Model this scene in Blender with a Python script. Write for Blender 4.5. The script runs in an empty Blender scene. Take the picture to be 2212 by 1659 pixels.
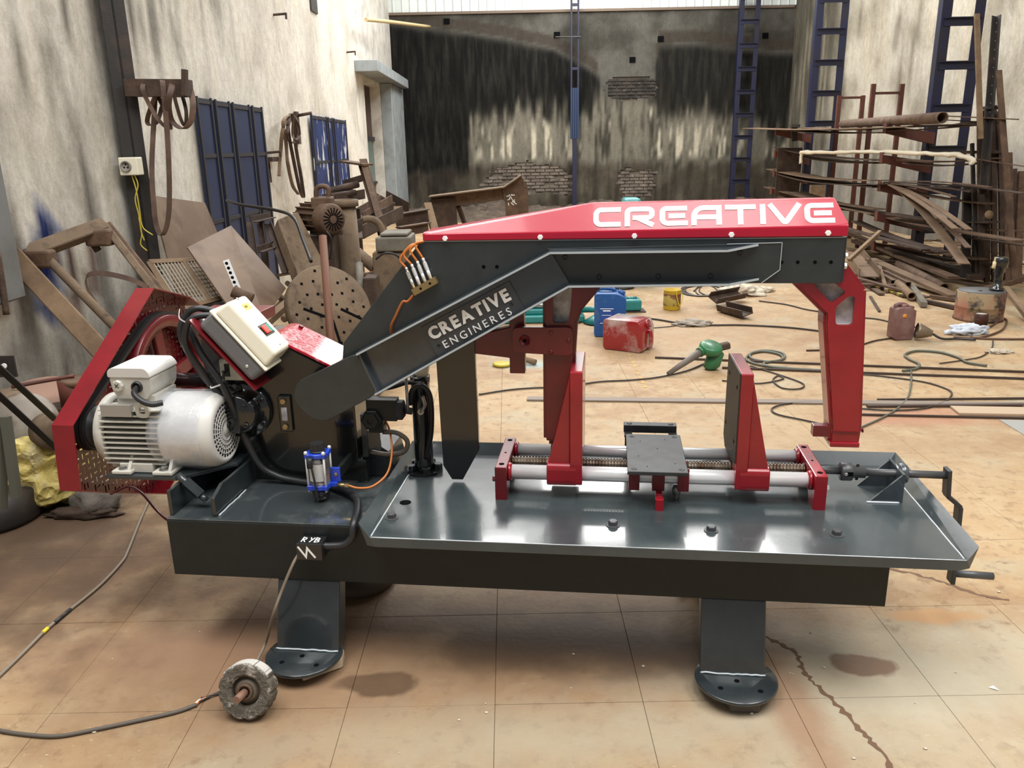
import bpy, bmesh, math, random
from mathutils import Vector, Matrix, noise
random.seed(7)
C = bpy.context.scene.collection
SC = bpy.context.scene
PI = math.pi
# ------------------------------------------------------------------ camera
FPX, CX, CY, CAMH = 1750.0, 1106.0, 829.5, 1.6
PITCH, ROLL = math.atan(515.5/FPX), -.02
FW = Vector((0, math.cos(PITCH), -math.sin(PITCH)))
_r0 = Vector((1, 0, 0)); _d0 = -_r0.cross(FW)
EX = math.cos(ROLL)*_r0 - math.sin(ROLL)*_d0
EY = math.sin(ROLL)*_r0 + math.cos(ROLL)*_d0
CAM = Vector((0, 0, CAMH))
cd = bpy.data.cameras.new('camera'); cam = bpy.data.objects.new('camera', cd); C.objects.link(cam)
cd.sensor_width = 36; cd.lens = 36*FPX/2212; cd.clip_start = .05; cd.clip_end = 200
mw = Matrix.Identity(4)
for i in range(3):
    mw[i][0] = EX[i]; mw[i][1] = -EY[i]; mw[i][2] = -FW[i]; mw[i][3] = CAM[i]
cam.matrix_world = mw
SC.camera = cam
# ------------------------------------------------------------------ world, lights, exposure
W = bpy.data.worlds.new('overcast'); SC.world = W; W.use_nodes = True
bg = W.node_tree.nodes['Background']; bg.inputs[0].default_value = (.93, .97, 1, 1); bg.inputs[1].default_value = .30
SC.view_settings.view_transform = 'Standard'; SC.view_settings.look = 'None'
SC.view_settings.exposure = 0.0; SC.view_settings.gamma = 1.0; SC.view_settings.use_curve_mapping = False
def area(x, y, z, sx, sy, power, col=(1, .98, .95), rot=(0, 0, 0)):
    l = bpy.data.lights.new('skylight_fill', 'AREA'); l.shape = 'RECTANGLE'; l.size = sx; l.size_y = sy
    l.energy = power; l.color = col
    o = bpy.data.objects.new('skylight_fill', l); o.location = (x, y, z); o.rotation_euler = rot; C.objects.link(o); return o
for (x, y, p) in ((-2.3, .8, 330), (.75, .2, 330), (4.1, 1.0, 430), (4.6, 4.4, 20), (-1.5, 7.6, 220), (4.4, 8.8, 80), (-.9, 13.5, 520), (4.2, 13.5, 470), (1.8, 17.4, 560)):  # overhead lamps without a roof; the near ones are added foreground fill
    area(x, y, 7.3, 2.2, 4.2, p)
# ------------------------------------------------------------------ geometry helpers
def ray(px, py): return FW + EX*((px-CX)/FPX) + EY*((py-CY)/FPX)
def at(px, py, y):                       # the point seen at a pixel, y metres into the shed
    r = ray(px, py); return CAM + r*(y/r.y)
def fl(px, py, z=0.0):                   # the point of a level surface seen at a pixel
    r = ray(px, py); return CAM + r*((z-CAMH)/r.z)
def onx(px, py, x):
    r = ray(px, py); return CAM + r*(x/r.x)
def lerp(a, b, t): return a+(b-a)*t
def BM(): return bmesh.new()
def box(bm, a, b):
    x0, y0, z0 = a; x1, y1, z1 = b
    v = [bm.verts.new(p) for p in ((x0,y0,z0),(x1,y0,z0),(x1,y1,z0),(x0,y1,z0),(x0,y0,z1),(x1,y0,z1),(x1,y1,z1),(x0,y1,z1))]
    for f in ((3,2,1,0),(4,5,6,7),(0,1,5,4),(1,2,6,5),(2,3,7,6),(3,0,4,7)): bm.faces.new([v[i] for i in f])
    return v
def bevel(bm, w, seg=2, ang=.5):
    bmesh.ops.recalc_face_normals(bm, faces=bm.faces)
    es = [e for e in bm.edges if len(e.link_faces) == 2 and e.calc_face_angle(0) > ang]
    bmesh.ops.bevel(bm, geom=es, offset=w, segments=seg, affect='EDGES', profile=.5, clamp_overlap=True)
    return bm
def rbox(a, b, w=.004, seg=2):
    bm = BM(); box(bm, a, b); return bevel(bm, w, seg)
def frame_of(d, up=Vector((0, 0, 1))):
    d = d.normalized()
    if abs(d.dot(up)) > .98: up = Vector((0, 1, 0))
    s = d.cross(up).normalized(); return d, s, s.cross(d).normalized()
def beam(bm, a, b, w, h, up=Vector((0, 0, 1))):     # straight bar of rectangular section
    a = Vector(a); b = Vector(b); d, s, u = frame_of(b-a, Vector(up))
    vs = [bm.verts.new(p + s*(w/2*i) + u*(h/2*j)) for p in (a, b) for (i, j) in ((-1,-1),(1,-1),(1,1),(-1,1))]
    for f in ((3,2,1,0),(4,5,6,7),(0,1,5,4),(1,2,6,5),(2,3,7,6),(3,0,4,7)): bm.faces.new([vs[i] for i in f])
def angle_bar(bm, a, b, w, t, up=Vector((0,0,1))):   # L section
    a = Vector(a); b = Vector(b); d, s, u = frame_of(b-a, Vector(up))
    beam(bm, a+u*(w/2), b+u*(w/2), t, w, up); beam(bm, a+s*(w/2), b+s*(w/2), w, t, up)
def channel(bm, a, b, w, h, t, up=Vector((0,0,1))):  # U section, web down
    a = Vector(a); b = Vector(b); d, s, u = frame_of(b-a, Vector(up))
    beam(bm, a, b, w, t, up)
    for k in (-1, 1): beam(bm, a+s*(k*(w-t)/2)+u*(h/2), b+s*(k*(w-t)/2)+u*(h/2), t, h, up)
def ibeam(bm, a, b, w, h, t, up=Vector((0,0,1))):
    a = Vector(a); b = Vector(b); d, s, u = frame_of(b-a, Vector(up))
    beam(bm, a, b, t, h, up)
    for k in (-1, 1): beam(bm, a+u*(k*(h-t)/2), b+u*(k*(h-t)/2), w, t, up)
def cyl(bm, a, b, r, n=16, r2=None, caps=True):
    a = Vector(a); b = Vector(b); d, s, u = frame_of(b-a); r2 = r if r2 is None else r2
    A = [bm.verts.new(a + (s*math.cos(2*PI*i/n)+u*math.sin(2*PI*i/n))*r) for i in range(n)]
    B = [bm.verts.new(b + (s*math.cos(2*PI*i/n)+u*math.sin(2*PI*i/n))*r2) for i in range(n)]
    for i in range(n):
        f = bm.faces.new((A[i], A[(i+1) % n], B[(i+1) % n], B[i])); f.smooth = n > 8
    if caps: bm.faces.new(A[::-1]); bm.faces.new(B)
def pipe(bm, a, b, r, ri, n=18):
    a = Vector(a); b = Vector(b); d = (b-a).normalized()
    lathe(bm, a, d, [(ri, 0), (r, 0), (r, (b-a).length), (ri, (b-a).length), (ri, 0)], n)
def lathe(bm, o, axis, prof, n=24, smooth=True, closed=False):   # prof: (radius, distance along axis)
    o = Vector(o); d, s, u = frame_of(Vector(axis))
    rings = []
    for (r, h) in prof:
        if r < 1e-6: rings.append([bm.verts.new(o+d*h)])
        else: rings.append([bm.verts.new(o+d*h+(s*math.cos(2*PI*i/n)+u*math.sin(2*PI*i/n))*r) for i in range(n)])
    for A, B in zip(rings, rings[1:]):
        for i in range(n):
            j = (i+1) % n
            if len(A) == 1 and len(B) == 1: continue
            if len(A) == 1: f = bm.faces.new((A[0], B[j], B[i]))
            elif len(B) == 1: f = bm.faces.new((A[i], A[j], B[0]))
            else: f = bm.faces.new((A[i], A[j], B[j], B[i]))
            f.smooth = smooth
def crom(pts, k=6):
    P = [Vector(p) for p in pts]
    if len(P) < 3: return P
    out = []
    for i in range(len(P)-1):
        p0 = P[i-1] if i else P[0]*2-P[1]; p1 = P[i]; p2 = P[i+1]; p3 = P[i+2] if i+2 < len(P) else P[-1]*2-P[-2]
        for j in range(k):
            t = j/k
            out.append(.5*((2*p1)+(p2-p0)*t+(2*p0-5*p1+4*p2-p3)*t*t+(3*p1-p0-3*p2+p3)*t**3))
    out.append(P[-1]); return out
def tube(bm, pts, r, n=8, k=6, smooth=True, ribs=0, flat=1.0):
    P = crom(pts, k)
    if ribs:                              # corrugated conduit: resample and ripple the radius
        L = [0]
        for a, b in zip(P, P[1:]): L.append(L[-1]+(b-a).length)
        m = int(L[-1]/ribs*2); Q = []; j = 0
        for i in range(m+1):
            t = L[-1]*i/m
            while j < len(L)-2 and L[j+1] < t: j += 1
            Q.append(P[j].lerp(P[j+1], (t-L[j])/max(L[j+1]-L[j], 1e-9)))
        P = Q
    rings = []; u = None
    for i, p in enumerate(P):
        d = (P[min(i+1, len(P)-1)]-P[max(i-1, 0)]).normalized()
        if u is None: _, s, u = frame_of(d)
        else:
            u = (u-d*u.dot(d)).normalized(); s = d.cross(u)
        rr = r*(1 if not ribs or i % 2 else .86)
        rings.append([bm.verts.new(p+(s*math.cos(2*PI*q/n)+u*math.sin(2*PI*q/n)*flat)*rr) for q in range(n)])
    for A, B in zip(rings, rings[1:]):
        for q in range(n):
            f = bm.faces.new((A[q], A[(q+1) % n], B[(q+1) % n], B[q])); f.smooth = smooth
    bm.faces.new(rings[0][::-1]); bm.faces.new(rings[-1])
def ribbon(bm, pts, w, t, side, k=8, closed=False):   # flat belt: width w along 'side', thickness t
    P = crom(pts, k); side = Vector(side).normalized()
    rings = []
    for i, p in enumerate(P):
        d = (P[min(i+1, len(P)-1)]-P[max(i-1, 0)]).normalized()
        n = d.cross(side)
        n = n.normalized() if n.length > 1e-4 else Vector((0,0,1))
        rings.append([bm.verts.new(p+side*(w/2*a)+n*(t/2*b)) for a, b in ((-1,-1),(1,-1),(1,1),(-1,1))])
    for A, B in zip(rings, rings[1:]):
        for q in range(4): bm.faces.new((A[q], A[(q+1) % 4], B[(q+1) % 4], B[q]))
    bm.faces.new(rings[0][::-1]); bm.faces.new(rings[-1])
def prism(bm, poly, f, d0, d1):           # polygon (a,b) -> f(a,b,d) extruded from d0 to d1
    A = [bm.verts.new(f(a, b, d0)) for a, b in poly]; B = [bm.verts.new(f(a, b, d1)) for a, b in poly]
    n = len(poly)
    bm.faces.new(A[::-1]); bm.faces.new(B)
    for i in range(n): bm.faces.new((A[i], A[(i+1) % n], B[(i+1) % n], B[i]))
def prism_holes(bm, outer, holes, f, d0, d1):
    vs = []; es = []
    for loop in [outer]+holes:
        L = [bm.verts.new(f(a, b, d0)) for a, b in loop]; vs += L
        es += [bm.edges.new((L[i], L[(i+1) % len(L)])) for i in range(len(L))]
    r = bmesh.ops.triangle_fill(bm, use_beauty=True, use_dissolve=False, edges=es)
    fs = [g for g in r['geom'] if isinstance(g, bmesh.types.BMFace)]
    e = bmesh.ops.extrude_face_region(bm, geom=fs)
    off = Vector(f(outer[0][0], outer[0][1], d1))-Vector(f(outer[0][0], outer[0][1], d0))
    bmesh.ops.translate(bm, vec=off, verts=[g for g in e['geom'] if isinstance(g, bmesh.types.BMVert)])
def rpoly(pts, r, n=4):                   # round the corners of a polygon
    out = []; m = len(pts)
    for i in range(m):
        p = Vector(pts[i]); a = Vector(pts[i-1]); b = Vector(pts[(i+1) % m])
        da = (a-p); db = (b-p); q = min(r, da.length*.45, db.length*.45)
        s = p+da.normalized()*q; e = p+db.normalized()*q
        for j in range(n+1):
            t = j/n; out.append(tuple(s.lerp(p, t).lerp(p.lerp(e, t), t)))
    return out
def hexhead(bm, o, axis, r, h, washer=0):
    o = Vector(o); a = Vector(axis).normalized()
    if washer: cyl(bm, o, o+a*washer, r*1.5, 14); o = o+a*washer
    lathe(bm, o, a, [(0, 0), (r, 0), (r, h*.85), (r*.86, h), (0, h)], 6, False)
def stroke(bm, pts, w, f, d0, d1):        # a thick mitred pen stroke, extruded
    P = [Vector((p[0], p[1])) for p in pts]; L = []; R = []
    for i, p in enumerate(P):
        a = (p-P[i-1]).normalized() if i else None; b = (P[i+1]-p).normalized() if i+1 < len(P) else None
        if a is None: a = b
        if b is None: b = a
        na = Vector((-a.y, a.x)); nb = Vector((-b.y, b.x)); m = (na+nb).normalized(); k = w/2/max(.35, m.dot(na))
        L.append(p+m*k); R.append(p-m*k)
    for i in range(len(P)-1): prism(bm, [tuple(R[i]), tuple(R[i+1]), tuple(L[i+1]), tuple(L[i])], f, d0, d1)
def arc(cx, cy, r, a0, a1, n=6): return [(cx+r*math.cos(math.radians(a0+(a1-a0)*i/n)), cy+r*math.sin(math.radians(a0+(a1-a0)*i/n))) for i in range(n+1)]
def text_bm(body, size, f, depth, bold=0.0):   # built-in font glyphs laid flat: f(x, y, d)
    cu = bpy.data.curves.new('t', 'FONT'); cu.body = body; cu.size = size; cu.extrude = depth/2; cu.offset = bold; cu.resolution_u = 3
    o = bpy.data.objects.new('t', cu); C.objects.link(o)
    me = bpy.data.meshes.new_from_object(o.evaluated_get(bpy.context.evaluated_depsgraph_get()))
    bm = BM(); bm.from_mesh(me)
    xs = [v.co.x for v in bm.verts]
    bpy.data.objects.remove(o); bpy.data.curves.remove(cu); bpy.data.meshes.remove(me)
    x0, x1 = (min(xs), max(xs)) if xs else (0, 0)
    if f is not None:
        for v in bm.verts: v.co = Vector(f(v.co.x-x0, v.co.y, v.co.z+depth/2))
    return bm, x1-x0
# ------------------------------------------------------------------ objects
ORG = {}
def link(name, me, m, parent=None):
    o = bpy.data.objects.new(name, me); C.objects.link(o)
    if m is not None and not me.materials: me.materials.append(m)
    if parent is not None: o.parent = parent
    return o
def obj(name, bm, m, parent=None, label=None, kind=None):      # bm in world (or machine) coordinates
    bmesh.ops.recalc_face_normals(bm, faces=bm.faces)
    org = ORG.get(parent.name, Vector()) if parent is not None else Vector()
    me = bpy.data.meshes.new(name)
    if parent is None:
        xs = [v.co for v in bm.verts]
        lo = Vector([min(c[i] for c in xs) for i in range(3)]); hi = Vector([max(c[i] for c in xs) for i in range(3)])
        org = Vector(((lo.x+hi.x)/2, (lo.y+hi.y)/2, lo.z))
    for v in bm.verts: v.co -= org
    bm.to_mesh(me); bm.free()
    o = link(name, me, m, parent)
    if parent is None: o.location = org
    ORG[o.name] = org
    if label: o['label'] = label
    if kind: o['kind'] = kind
    return o
def tag(o, label, cat, group=None):
    o['label'] = label; o['category'] = cat
    if group: o['group'] = group
    return o
def thing(name, label, cat, loc, group=None):
    o = bpy.data.objects.new(name, None); C.objects.link(o); o.location = loc; o.empty_display_size = .1
    ORG[o.name] = Vector(loc); return tag(o, label, cat, group)
def struct(name, bm, m):
    o = obj(name, bm, m); o['kind'] = 'structure'; return o
def dupe(o, parent=None, loc=None, rot=None):
    c = o.copy(); C.objects.link(c)
    if parent is not None: c.parent = parent
    if loc is not None: c.location = loc
    if rot is not None: c.rotation_euler = rot
    return c
# ------------------------------------------------------------------ materials
def NT(name):
    m = bpy.data.materials.new(name); m.use_nodes = True; nt = m.node_tree
    return m, nt, nt.nodes['Principled BSDF']
def nd(nt, t, **k):
    n = nt.nodes.new(t)
    for a, b in k.items():
        if a in n.inputs.keys(): n.inputs[a].default_value = b
        else: setattr(n, a, b)
    return n
def posn(nt, scale=(1, 1, 1)):
    g = nt.nodes.new('ShaderNodeTexCoord'); mp = nt.nodes.new('ShaderNodeMapping'); mp.inputs['Scale'].default_value = scale
    geo = nt.nodes.new('ShaderNodeNewGeometry'); nt.nodes.remove(g)
    nt.links.new(geo.outputs['Position'], mp.inputs['Vector']); return mp.outputs['Vector']
def noise_fac(nt, scale, lo, hi, stretch=(1, 1, 1), detail=5, rough=.6):
    n = nd(nt, 'ShaderNodeTexNoise', Scale=scale, Detail=detail, Roughness=rough)
    nt.links.new(posn(nt, stretch), n.inputs['Vector'])
    r = nt.nodes.new('ShaderNodeMapRange'); r.inputs['From Min'].default_value = lo; r.inputs['From Max'].default_value = hi
    nt.links.new(n.outputs['Fac'], r.inputs['Value']); return r.outputs['Result'], n
def mixc(nt, fac, a, b):
    m = nt.nodes.new('ShaderNodeMix'); m.data_type = 'RGBA'
    for s, v in ((m.inputs[6], a), (m.inputs[7], b)):
        if isinstance(v, tuple): s.default_value = (*v, 1)
        else: nt.links.new(v, s)
    if isinstance(fac, float): m.inputs[0].default_value = fac
    else: nt.links.new(fac, m.inputs[0])
    return m.outputs[2]
def mat(name, col, rough=.5, metal=0.0, coat=0.0, var=None, layers=(), bump=0.0, bscale=60.0, spec=.5):
    """layers: (colour, noise scale, lo, hi, stretch)"""
    m, nt, p = NT(name)
    p.inputs['Roughness'].default_value = rough; p.inputs['Metallic'].default_value = metal
    p.inputs['Coat Weight'].default_value = coat; p.inputs['Coat Roughness'].default_value = .06
    p.inputs['Specular IOR Level'].default_value = spec
    c = col
    for (c2, sc, lo, hi, *st) in layers:
        f, _ = noise_fac(nt, sc, lo, hi, st[0] if st else (1, 1, 1)); c = mixc(nt, f, c, c2)
    if isinstance(c, tuple): p.inputs['Base Color'].default_value = (*c, 1)
    else: nt.links.new(c, p.inputs['Base Color'])
    if bump:
        n = nd(nt, 'ShaderNodeTexNoise', Scale=bscale, Detail=4); nt.links.new(posn(nt), n.inputs['Vector'])
        b = nt.nodes.new('ShaderNodeBump'); b.inputs['Strength'].default_value = bump; b.inputs['Distance'].default_value = .01
        nt.links.new(n.outputs['Fac'], b.inputs['Height']); nt.links.new(b.outputs['Normal'], p.inputs['Normal'])
    return m
slate = mat('slate_paint', (.019, .025, .028), .28, coat=.5, layers=(((.032, .040, .044), 9, .4, .75), ((.011, .014, .015), 4, .5, .8)), bump=.05, bscale=25)
slate_m = mat('slate_satin', (.0135, .0165, .017), .42, coat=.0, layers=(((.018, .021, .021), 14, .35, .8),), bump=.04, bscale=60, spec=.3)
slate_b = mat('slate_bow', (.024, .029, .030), .34, coat=.15, layers=(((.034, .040, .041), 14, .35, .8),), bump=.04, bscale=60)
arm_g = mat('slate_reflect_tint', (.040, .050, .058), .22, coat=.6, layers=(((.075, .09, .105), 5, .5, .72), ((.02, .025, .028), 3, .52, .8)), bump=.12, bscale=22)  # paler blue-grey tone and patches paint bright reflections into the colour
black_p = mat('black_gloss', (.008, .009, .01), .18, coat=.6)
black_r = mat('black_rubber', (.009, .009, .010), .45)
edge_m = mat('bright_edge', (.42, .47, .50), .4, metal=.0, coat=.3)
red = mat('red_paint', (.31, .006, .016), .28, coat=.4, layers=(((.23, .004, .012), 7, .4, .7),), bump=.05, bscale=30)
red_d = mat('dark_red_paint', (.15, .005, .010), .34, coat=.3, layers=(((.10, .004, .008), 9, .35, .7),), bump=.05, bscale=30)
red_hood = mat('hood_red', (.42, .003, .026), .27, coat=.3, bump=.05, bscale=18)
red_wrap = mat('wrapped_red', (.34, .004, .018), .22, coat=.35, layers=(((.66, .25, .30), 20, .60, .70, (1, 3.5, 1)),), bump=1.0, bscale=26, spec=.4)
shaft_m = mat('shaft_grey', (.085, .087, .092), .4, metal=.3)
white_p = mat('white_paint', (.95, .95, .93), .5)
chrome = mat('ground_steel', (.80, .80, .81), .24, metal=.35)
steel = mat('dull_steel', (.34, .34, .33), .35, metal=.8)
zinc = mat('zinc_bolt', (.72, .71, .67), .3, metal=.8)
thread = mat('screw_thread', (.23, .19, .15), .4, metal=.9, layers=(((.10, .06, .04), 20, .4, .65),))
black_plate = mat('black_oxide', (.045, .047, .052), .5, metal=.3, layers=(((.03, .028, .025), 20, .4, .7),))
serr = mat('scored_black', (.02, .018, .015), .55, layers=(((.035, .028, .02), 60, .4, .6, (1, 1, 4)),), bump=.4, bscale=120)
primer = mat('bare_casting', (.62, .61, .62), .6, layers=(((.16, .15, .17), 12, .35, .65),), bump=.3, bscale=60)
cream = mat('cream_enamel', (.80, .76, .62), .35, coat=.3)
gray_pl = mat('grey_plastic', (.15, .15, .155), .5)
motor_c = mat('motor_cream', (.56, .545, .49), .4, layers=(((.42, .40, .35), 12, .45, .7),))
cowl_w = mat('white_cowl', (.62, .61, .58), .38)
hole_b = mat('dark_hole', (.004, .004, .005), .9, spec=.05)
grille_b = mat('cowl_hole', (.02, .022, .035), .7)
brass = mat('brass', (.40, .30, .15), .38, metal=.9)
orange = mat('orange_hose', (.55, .17, .03), .4)
blue_pl = mat('blue_plastic', (.015, .06, .55), .35, coat=.3)
copper = mat('amber_oil', (.11, .035, .010), .15)
belt_m = mat('belt_rubber', (.022, .021, .022), .5)
yellow_l = mat('yellow_label', (.75, .60, .13), .5)
red_b = mat('red_button', (.75, .05, .03), .4)
green_b = mat('green_button', (.01, .25, .17), .4)
dark_pl = mat('dark_plastic', (.02, .02, .022), .4)
weld = mat('weld_bead', (.50, .55, .58), .25, coat=.6)
def glass_mat(name, tint, alpha, rough=.08):
    m, nt, p = NT(name)
    out = nt.nodes['Material Output']; nt.nodes.remove(p)
    tr = nt.nodes.new('ShaderNodeBsdfTransparent'); tr.inputs[0].default_value = (*tint, 1)
    gl = nt.nodes.new('ShaderNodeBsdfGlossy'); gl.inputs['Roughness'].default_value = rough; gl.inputs[0].default_value = (.95, .97, 1, 1)
    df = nt.nodes.new('ShaderNodeBsdfDiffuse'); df.inputs[0].default_value = (.85, .88, .95, 1)
    m1 = nt.nodes.new('ShaderNodeMixShader'); m1.inputs[0].default_value = .6
    nt.links.new(gl.outputs[0], m1.inputs[1]); nt.links.new(df.outputs[0], m1.inputs[2])
    mx = nt.nodes.new('ShaderNodeMixShader')
    f, n = noise_fac(nt, 18, .35, .75, (1, 1, 1)); mu = nt.nodes.new('ShaderNodeMath'); mu.operation = 'MULTIPLY'; mu.inputs[1].default_value = alpha
    nt.links.new(f, mu.inputs[0]); ad = nt.nodes.new('ShaderNodeMath'); ad.operation = 'ADD'; ad.inputs[1].default_value = alpha*.3
    nt.links.new(mu.outputs[0], ad.inputs[0]); nt.links.new(ad.outputs[0], mx.inputs[0])
    nt.links.new(tr.outputs[0], mx.inputs[1]); nt.links.new(m1.outputs[0], mx.inputs[2]); nt.links.new(mx.outputs[0], out.inputs[0])
    b = nt.nodes.new('ShaderNodeBump'); b.inputs['Strength'].default_value = .5; b.inputs['Distance'].default_value = .01
    nt.links.new(n.outputs['Fac'], b.inputs['Height']); nt.links.new(b.outputs['Normal'], gl.inputs['Normal'])
    return m
film = glass_mat('clear_film', (.97, .98, 1), .42)
clear = glass_mat('clear_acrylic', (.93, .9, .85), .12)
# ================================================================== setting (floor slabs, walls)
def floor_mat():
    m, nt, p = NT('worn_concrete')
    f1, _ = noise_fac(nt, 1.1, .40, .62, (1, 1, 1), 8, .62); f2, _ = noise_fac(nt, 4.5, .42, .70, (1, 1, 1), 8, .65); f3, _ = noise_fac(nt, 16, .52, .70, (1, 1, 1), 6, .7); f4, _ = noise_fac(nt, 2.0, .52, .66, (1, 1, 1), 6)
    c = mixc(nt, f1, (.40, .272, .148), (.28, .170, .085)); c = mixc(nt, f2, c, (.44, .335, .20)); c = mixc(nt, f4, c, (.38, .325, .22)); c = mixc(nt, f3, c, (.22, .13, .07))
    f5, _ = noise_fac(nt, 38, .60, .68, (1, 1.6, 1), 8, .75); c = mixc(nt, f5, c, (.56, .46, .31)); f6, _ = noise_fac(nt, 26, .62, .72, (1.5, 1, 1), 8, .8); c = mixc(nt, f6, c, (.17, .10, .06))
    geo = nt.nodes.new('ShaderNodeNewGeometry')
    def stain(c, x, y, rx, ry, col, hard=.35, amt=1.0):
        mp = nt.nodes.new('ShaderNodeMapping'); mp.vector_type = 'TEXTURE'; mp.inputs['Location'].default_value = (x, y, 0); mp.inputs['Scale'].default_value = (rx, ry, 1)
        nt.links.new(geo.outputs['Position'], mp.inputs['Vector'])
        n = nd(nt, 'ShaderNodeTexNoise', Scale=5, Detail=5); nt.links.new(geo.outputs['Position'], n.inputs['Vector'])
        ln = nt.nodes.new('ShaderNodeVectorMath'); ln.operation = 'LENGTH'; nt.links.new(mp.outputs[0], ln.inputs[0])
        ad = nt.nodes.new('ShaderNodeMath'); ad.operation = 'MULTIPLY_ADD'; ad.inputs[1].default_value = 2.0; nt.links.new(n.outputs['Fac'], ad.inputs[0]); nt.links.new(ln.outputs['Value'], ad.inputs[2])
        r = nt.nodes.new('ShaderNodeMapRange'); r.inputs['From Min'].default_value = 2.0+hard; r.inputs['From Max'].default_value = 2.0-hard; r.inputs['To Max'].default_value = amt
        nt.links.new(ad.outputs[0], r.inputs['Value']); return mixc(nt, r.outputs['Result'], c, col)
    for s in STAINS_AND_SHADE: c = stain(c, *s)
    nt.links.new(c, p.inputs['Base Color']); p.inputs['Roughness'].default_value = .62; p.inputs['Specular IOR Level'].default_value = .35
    n = nd(nt, 'ShaderNodeTexNoise', Scale=45, Detail=6); nt.links.new(geo.outputs['Position'], n.inputs['Vector'])
    b = nt.nodes.new('ShaderNodeBump'); b.inputs['Strength'].default_value = .25; b.inputs['Distance'].default_value = .008
    nt.links.new(n.outputs['Fac'], b.inputs['Height']); nt.links.new(b.outputs['Normal'], p.inputs['Normal'])
    return m
oil = (.11, .065, .036)  # oil dirt, deepened with the shade under the machine
STAINS_AND_SHADE = [(*fl(1080, 1400).xy, 1.15, .42, (.21, .125, .072), .9, .85), (*fl(560, 1440).xy, .6, .28, (.25, .155, .09), .9, .75), (*fl(1960, 1500).xy, .55, .30, (.46, .42, .32), .8, .75), (*fl(1150, 1600).xy, .5, .12, (.40, .355, .26), .8, .6), (*fl(1700, 960).xy, 1.6, .5, (.34, .25, .155), .9, .5), (*fl(1300, 720).xy, 2.6, .9, (.31, .20, .115), .9, .55), (*fl(1260, 1385).xy, .46, .14, oil, .5, .95), (*fl(1120, 1400).xy, .22, .09, oil, .5, .9), (*fl(1010, 1340).xy, .30, .06, (.12, .07, .04), .5, .8), (*fl(1400, 1420).xy, .2, .08, (.13, .08, .05), .5, .8),  # under-machine browns include painted shade; broad mid-floor ones tone the floor down
          (*fl(815, 1475).xy, .12, .06, oil, .15, .95), (*fl(760, 1330).xy, .35, .12, (.16, .09, .05), .6, .8), (*fl(1870, 1440).xy, .10, .06, (.19, .115, .07), .1, .95), (*fl(2000, 1330).xy, .20, .05, (.42, .24, .11), .2, .9),
          (*fl(1720, 1530).xy, .07, .3, (.30, .18, .11), .4, .8), (*fl(480, 1400).xy, .45, .18, (.24, .14, .085), .7, .8), (*fl(100, 1220).xy, .8, .42, (.15, .085, .048), .7, .95), (*fl(20, 1120).xy, .8, 1.0, (.09, .055, .034), .6, .95),
          (*fl(1130, 788).xy, .22, .12, (.33, .42, .40), .4, .8), (*fl(1600, 600).xy, 1.2, .5, (.28, .19, .12), .7, .6), (*fl(1990, 900).xy, .5, .15, (.36, .16, .10), .5, .6)]
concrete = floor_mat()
X0, SX, Y0, SY = -.07, .442, 2.05, .484
bm = BM(); box(bm, (-6, -3, -.16), (12, 26, -.0065)); floor = struct('floor', bm, mat('floor_joint', (.22, .15, .09), .8))
i0, i1, j0, j1 = -6, 8, -1, 8          # slabs near enough for their joints to be seen
bm = BM(); box(bm, (-SX/2+.0006, -SY/2+.0006, -.0065), (SX/2-.0006, SY/2-.0006, 0)); bevel(bm, .0008, 1)
slab = None; rs = random.Random(3)
for i in range(i0, i1):
    for j in range(j0, j1):
        cx, cy = X0+SX*(i+.5), Y0+SY*(j+.5)
        if slab is None:
            slab = obj('slab', bm, concrete); slab.parent = floor
            slab.location = Vector((0, 0, 0))
            for v in slab.data.vertices: v.co.z += -.0065
            o = slab
        else: o = dupe(slab, floor)
        o.location = Vector((cx, cy, rs.uniform(-.0007, 0)))-Vector(floor.location); o.rotation_euler = (0, 0, rs.uniform(-.0003, .0003))
gx0, gx1, gy0, gy1 = X0+SX*i0, X0+SX*i1, Y0+SY*j0, Y0+SY*j1
def pour(a, b):
    bm = BM(); box(bm, (*a, -.0065), (*b, 0)); o = obj('poured_floor', bm, concrete, floor)
    return o
ORG[floor.name] = Vector(floor.location)
pour((-6, gy1), (12, 26)); pour((-6, -3), (gx0, gy1)); pour((gx1, -3), (12, gy1)); pour((gx0, -3), (gx1, gy0))
# ---- walls carrying painted-in stains and tones as vertex colour (albedo only)
def wall_grid(P0, du, dv, nu, nv, thick, colf, holes=None, jag=0.0):
    """front sheet of plaster as a grid, with holes left where the plaster has come off"""
    bm = BM(); cl = bm.loops.layers.color.new('stain'); nrm = du.cross(dv).normalized()
    vs = {}
    def V(i, j):
        if (i, j) not in vs:
            p = P0+du*i+dv*j+nrm*(.012*noise.noise((P0+du*i+dv*j)*.9))
            if holes and jag: p += du*noise.noise(p*3.1)*jag+dv*noise.noise(p*2.7+Vector((5, 5, 5)))*jag
            vs[(i, j)] = bm.verts.new(p)
        return vs[(i, j)]
    cc = {}
    for i in range(nu):
        for j in range(nv):
            c = P0+du*(i+.5)+dv*(j+.5)
            if holes and holes(c): continue
            f = bm.faces.new((V(i, j), V(i+1, j), V(i+1, j+1), V(i, j+1))); f.smooth = True
            for l in f.loops:
                k = l.vert.index if 0 else l.vert
                if k not in cc: q = colf(l.vert.co); cc[k] = (*q, 1)
                l[cl] = cc[k]
    return bm
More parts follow.
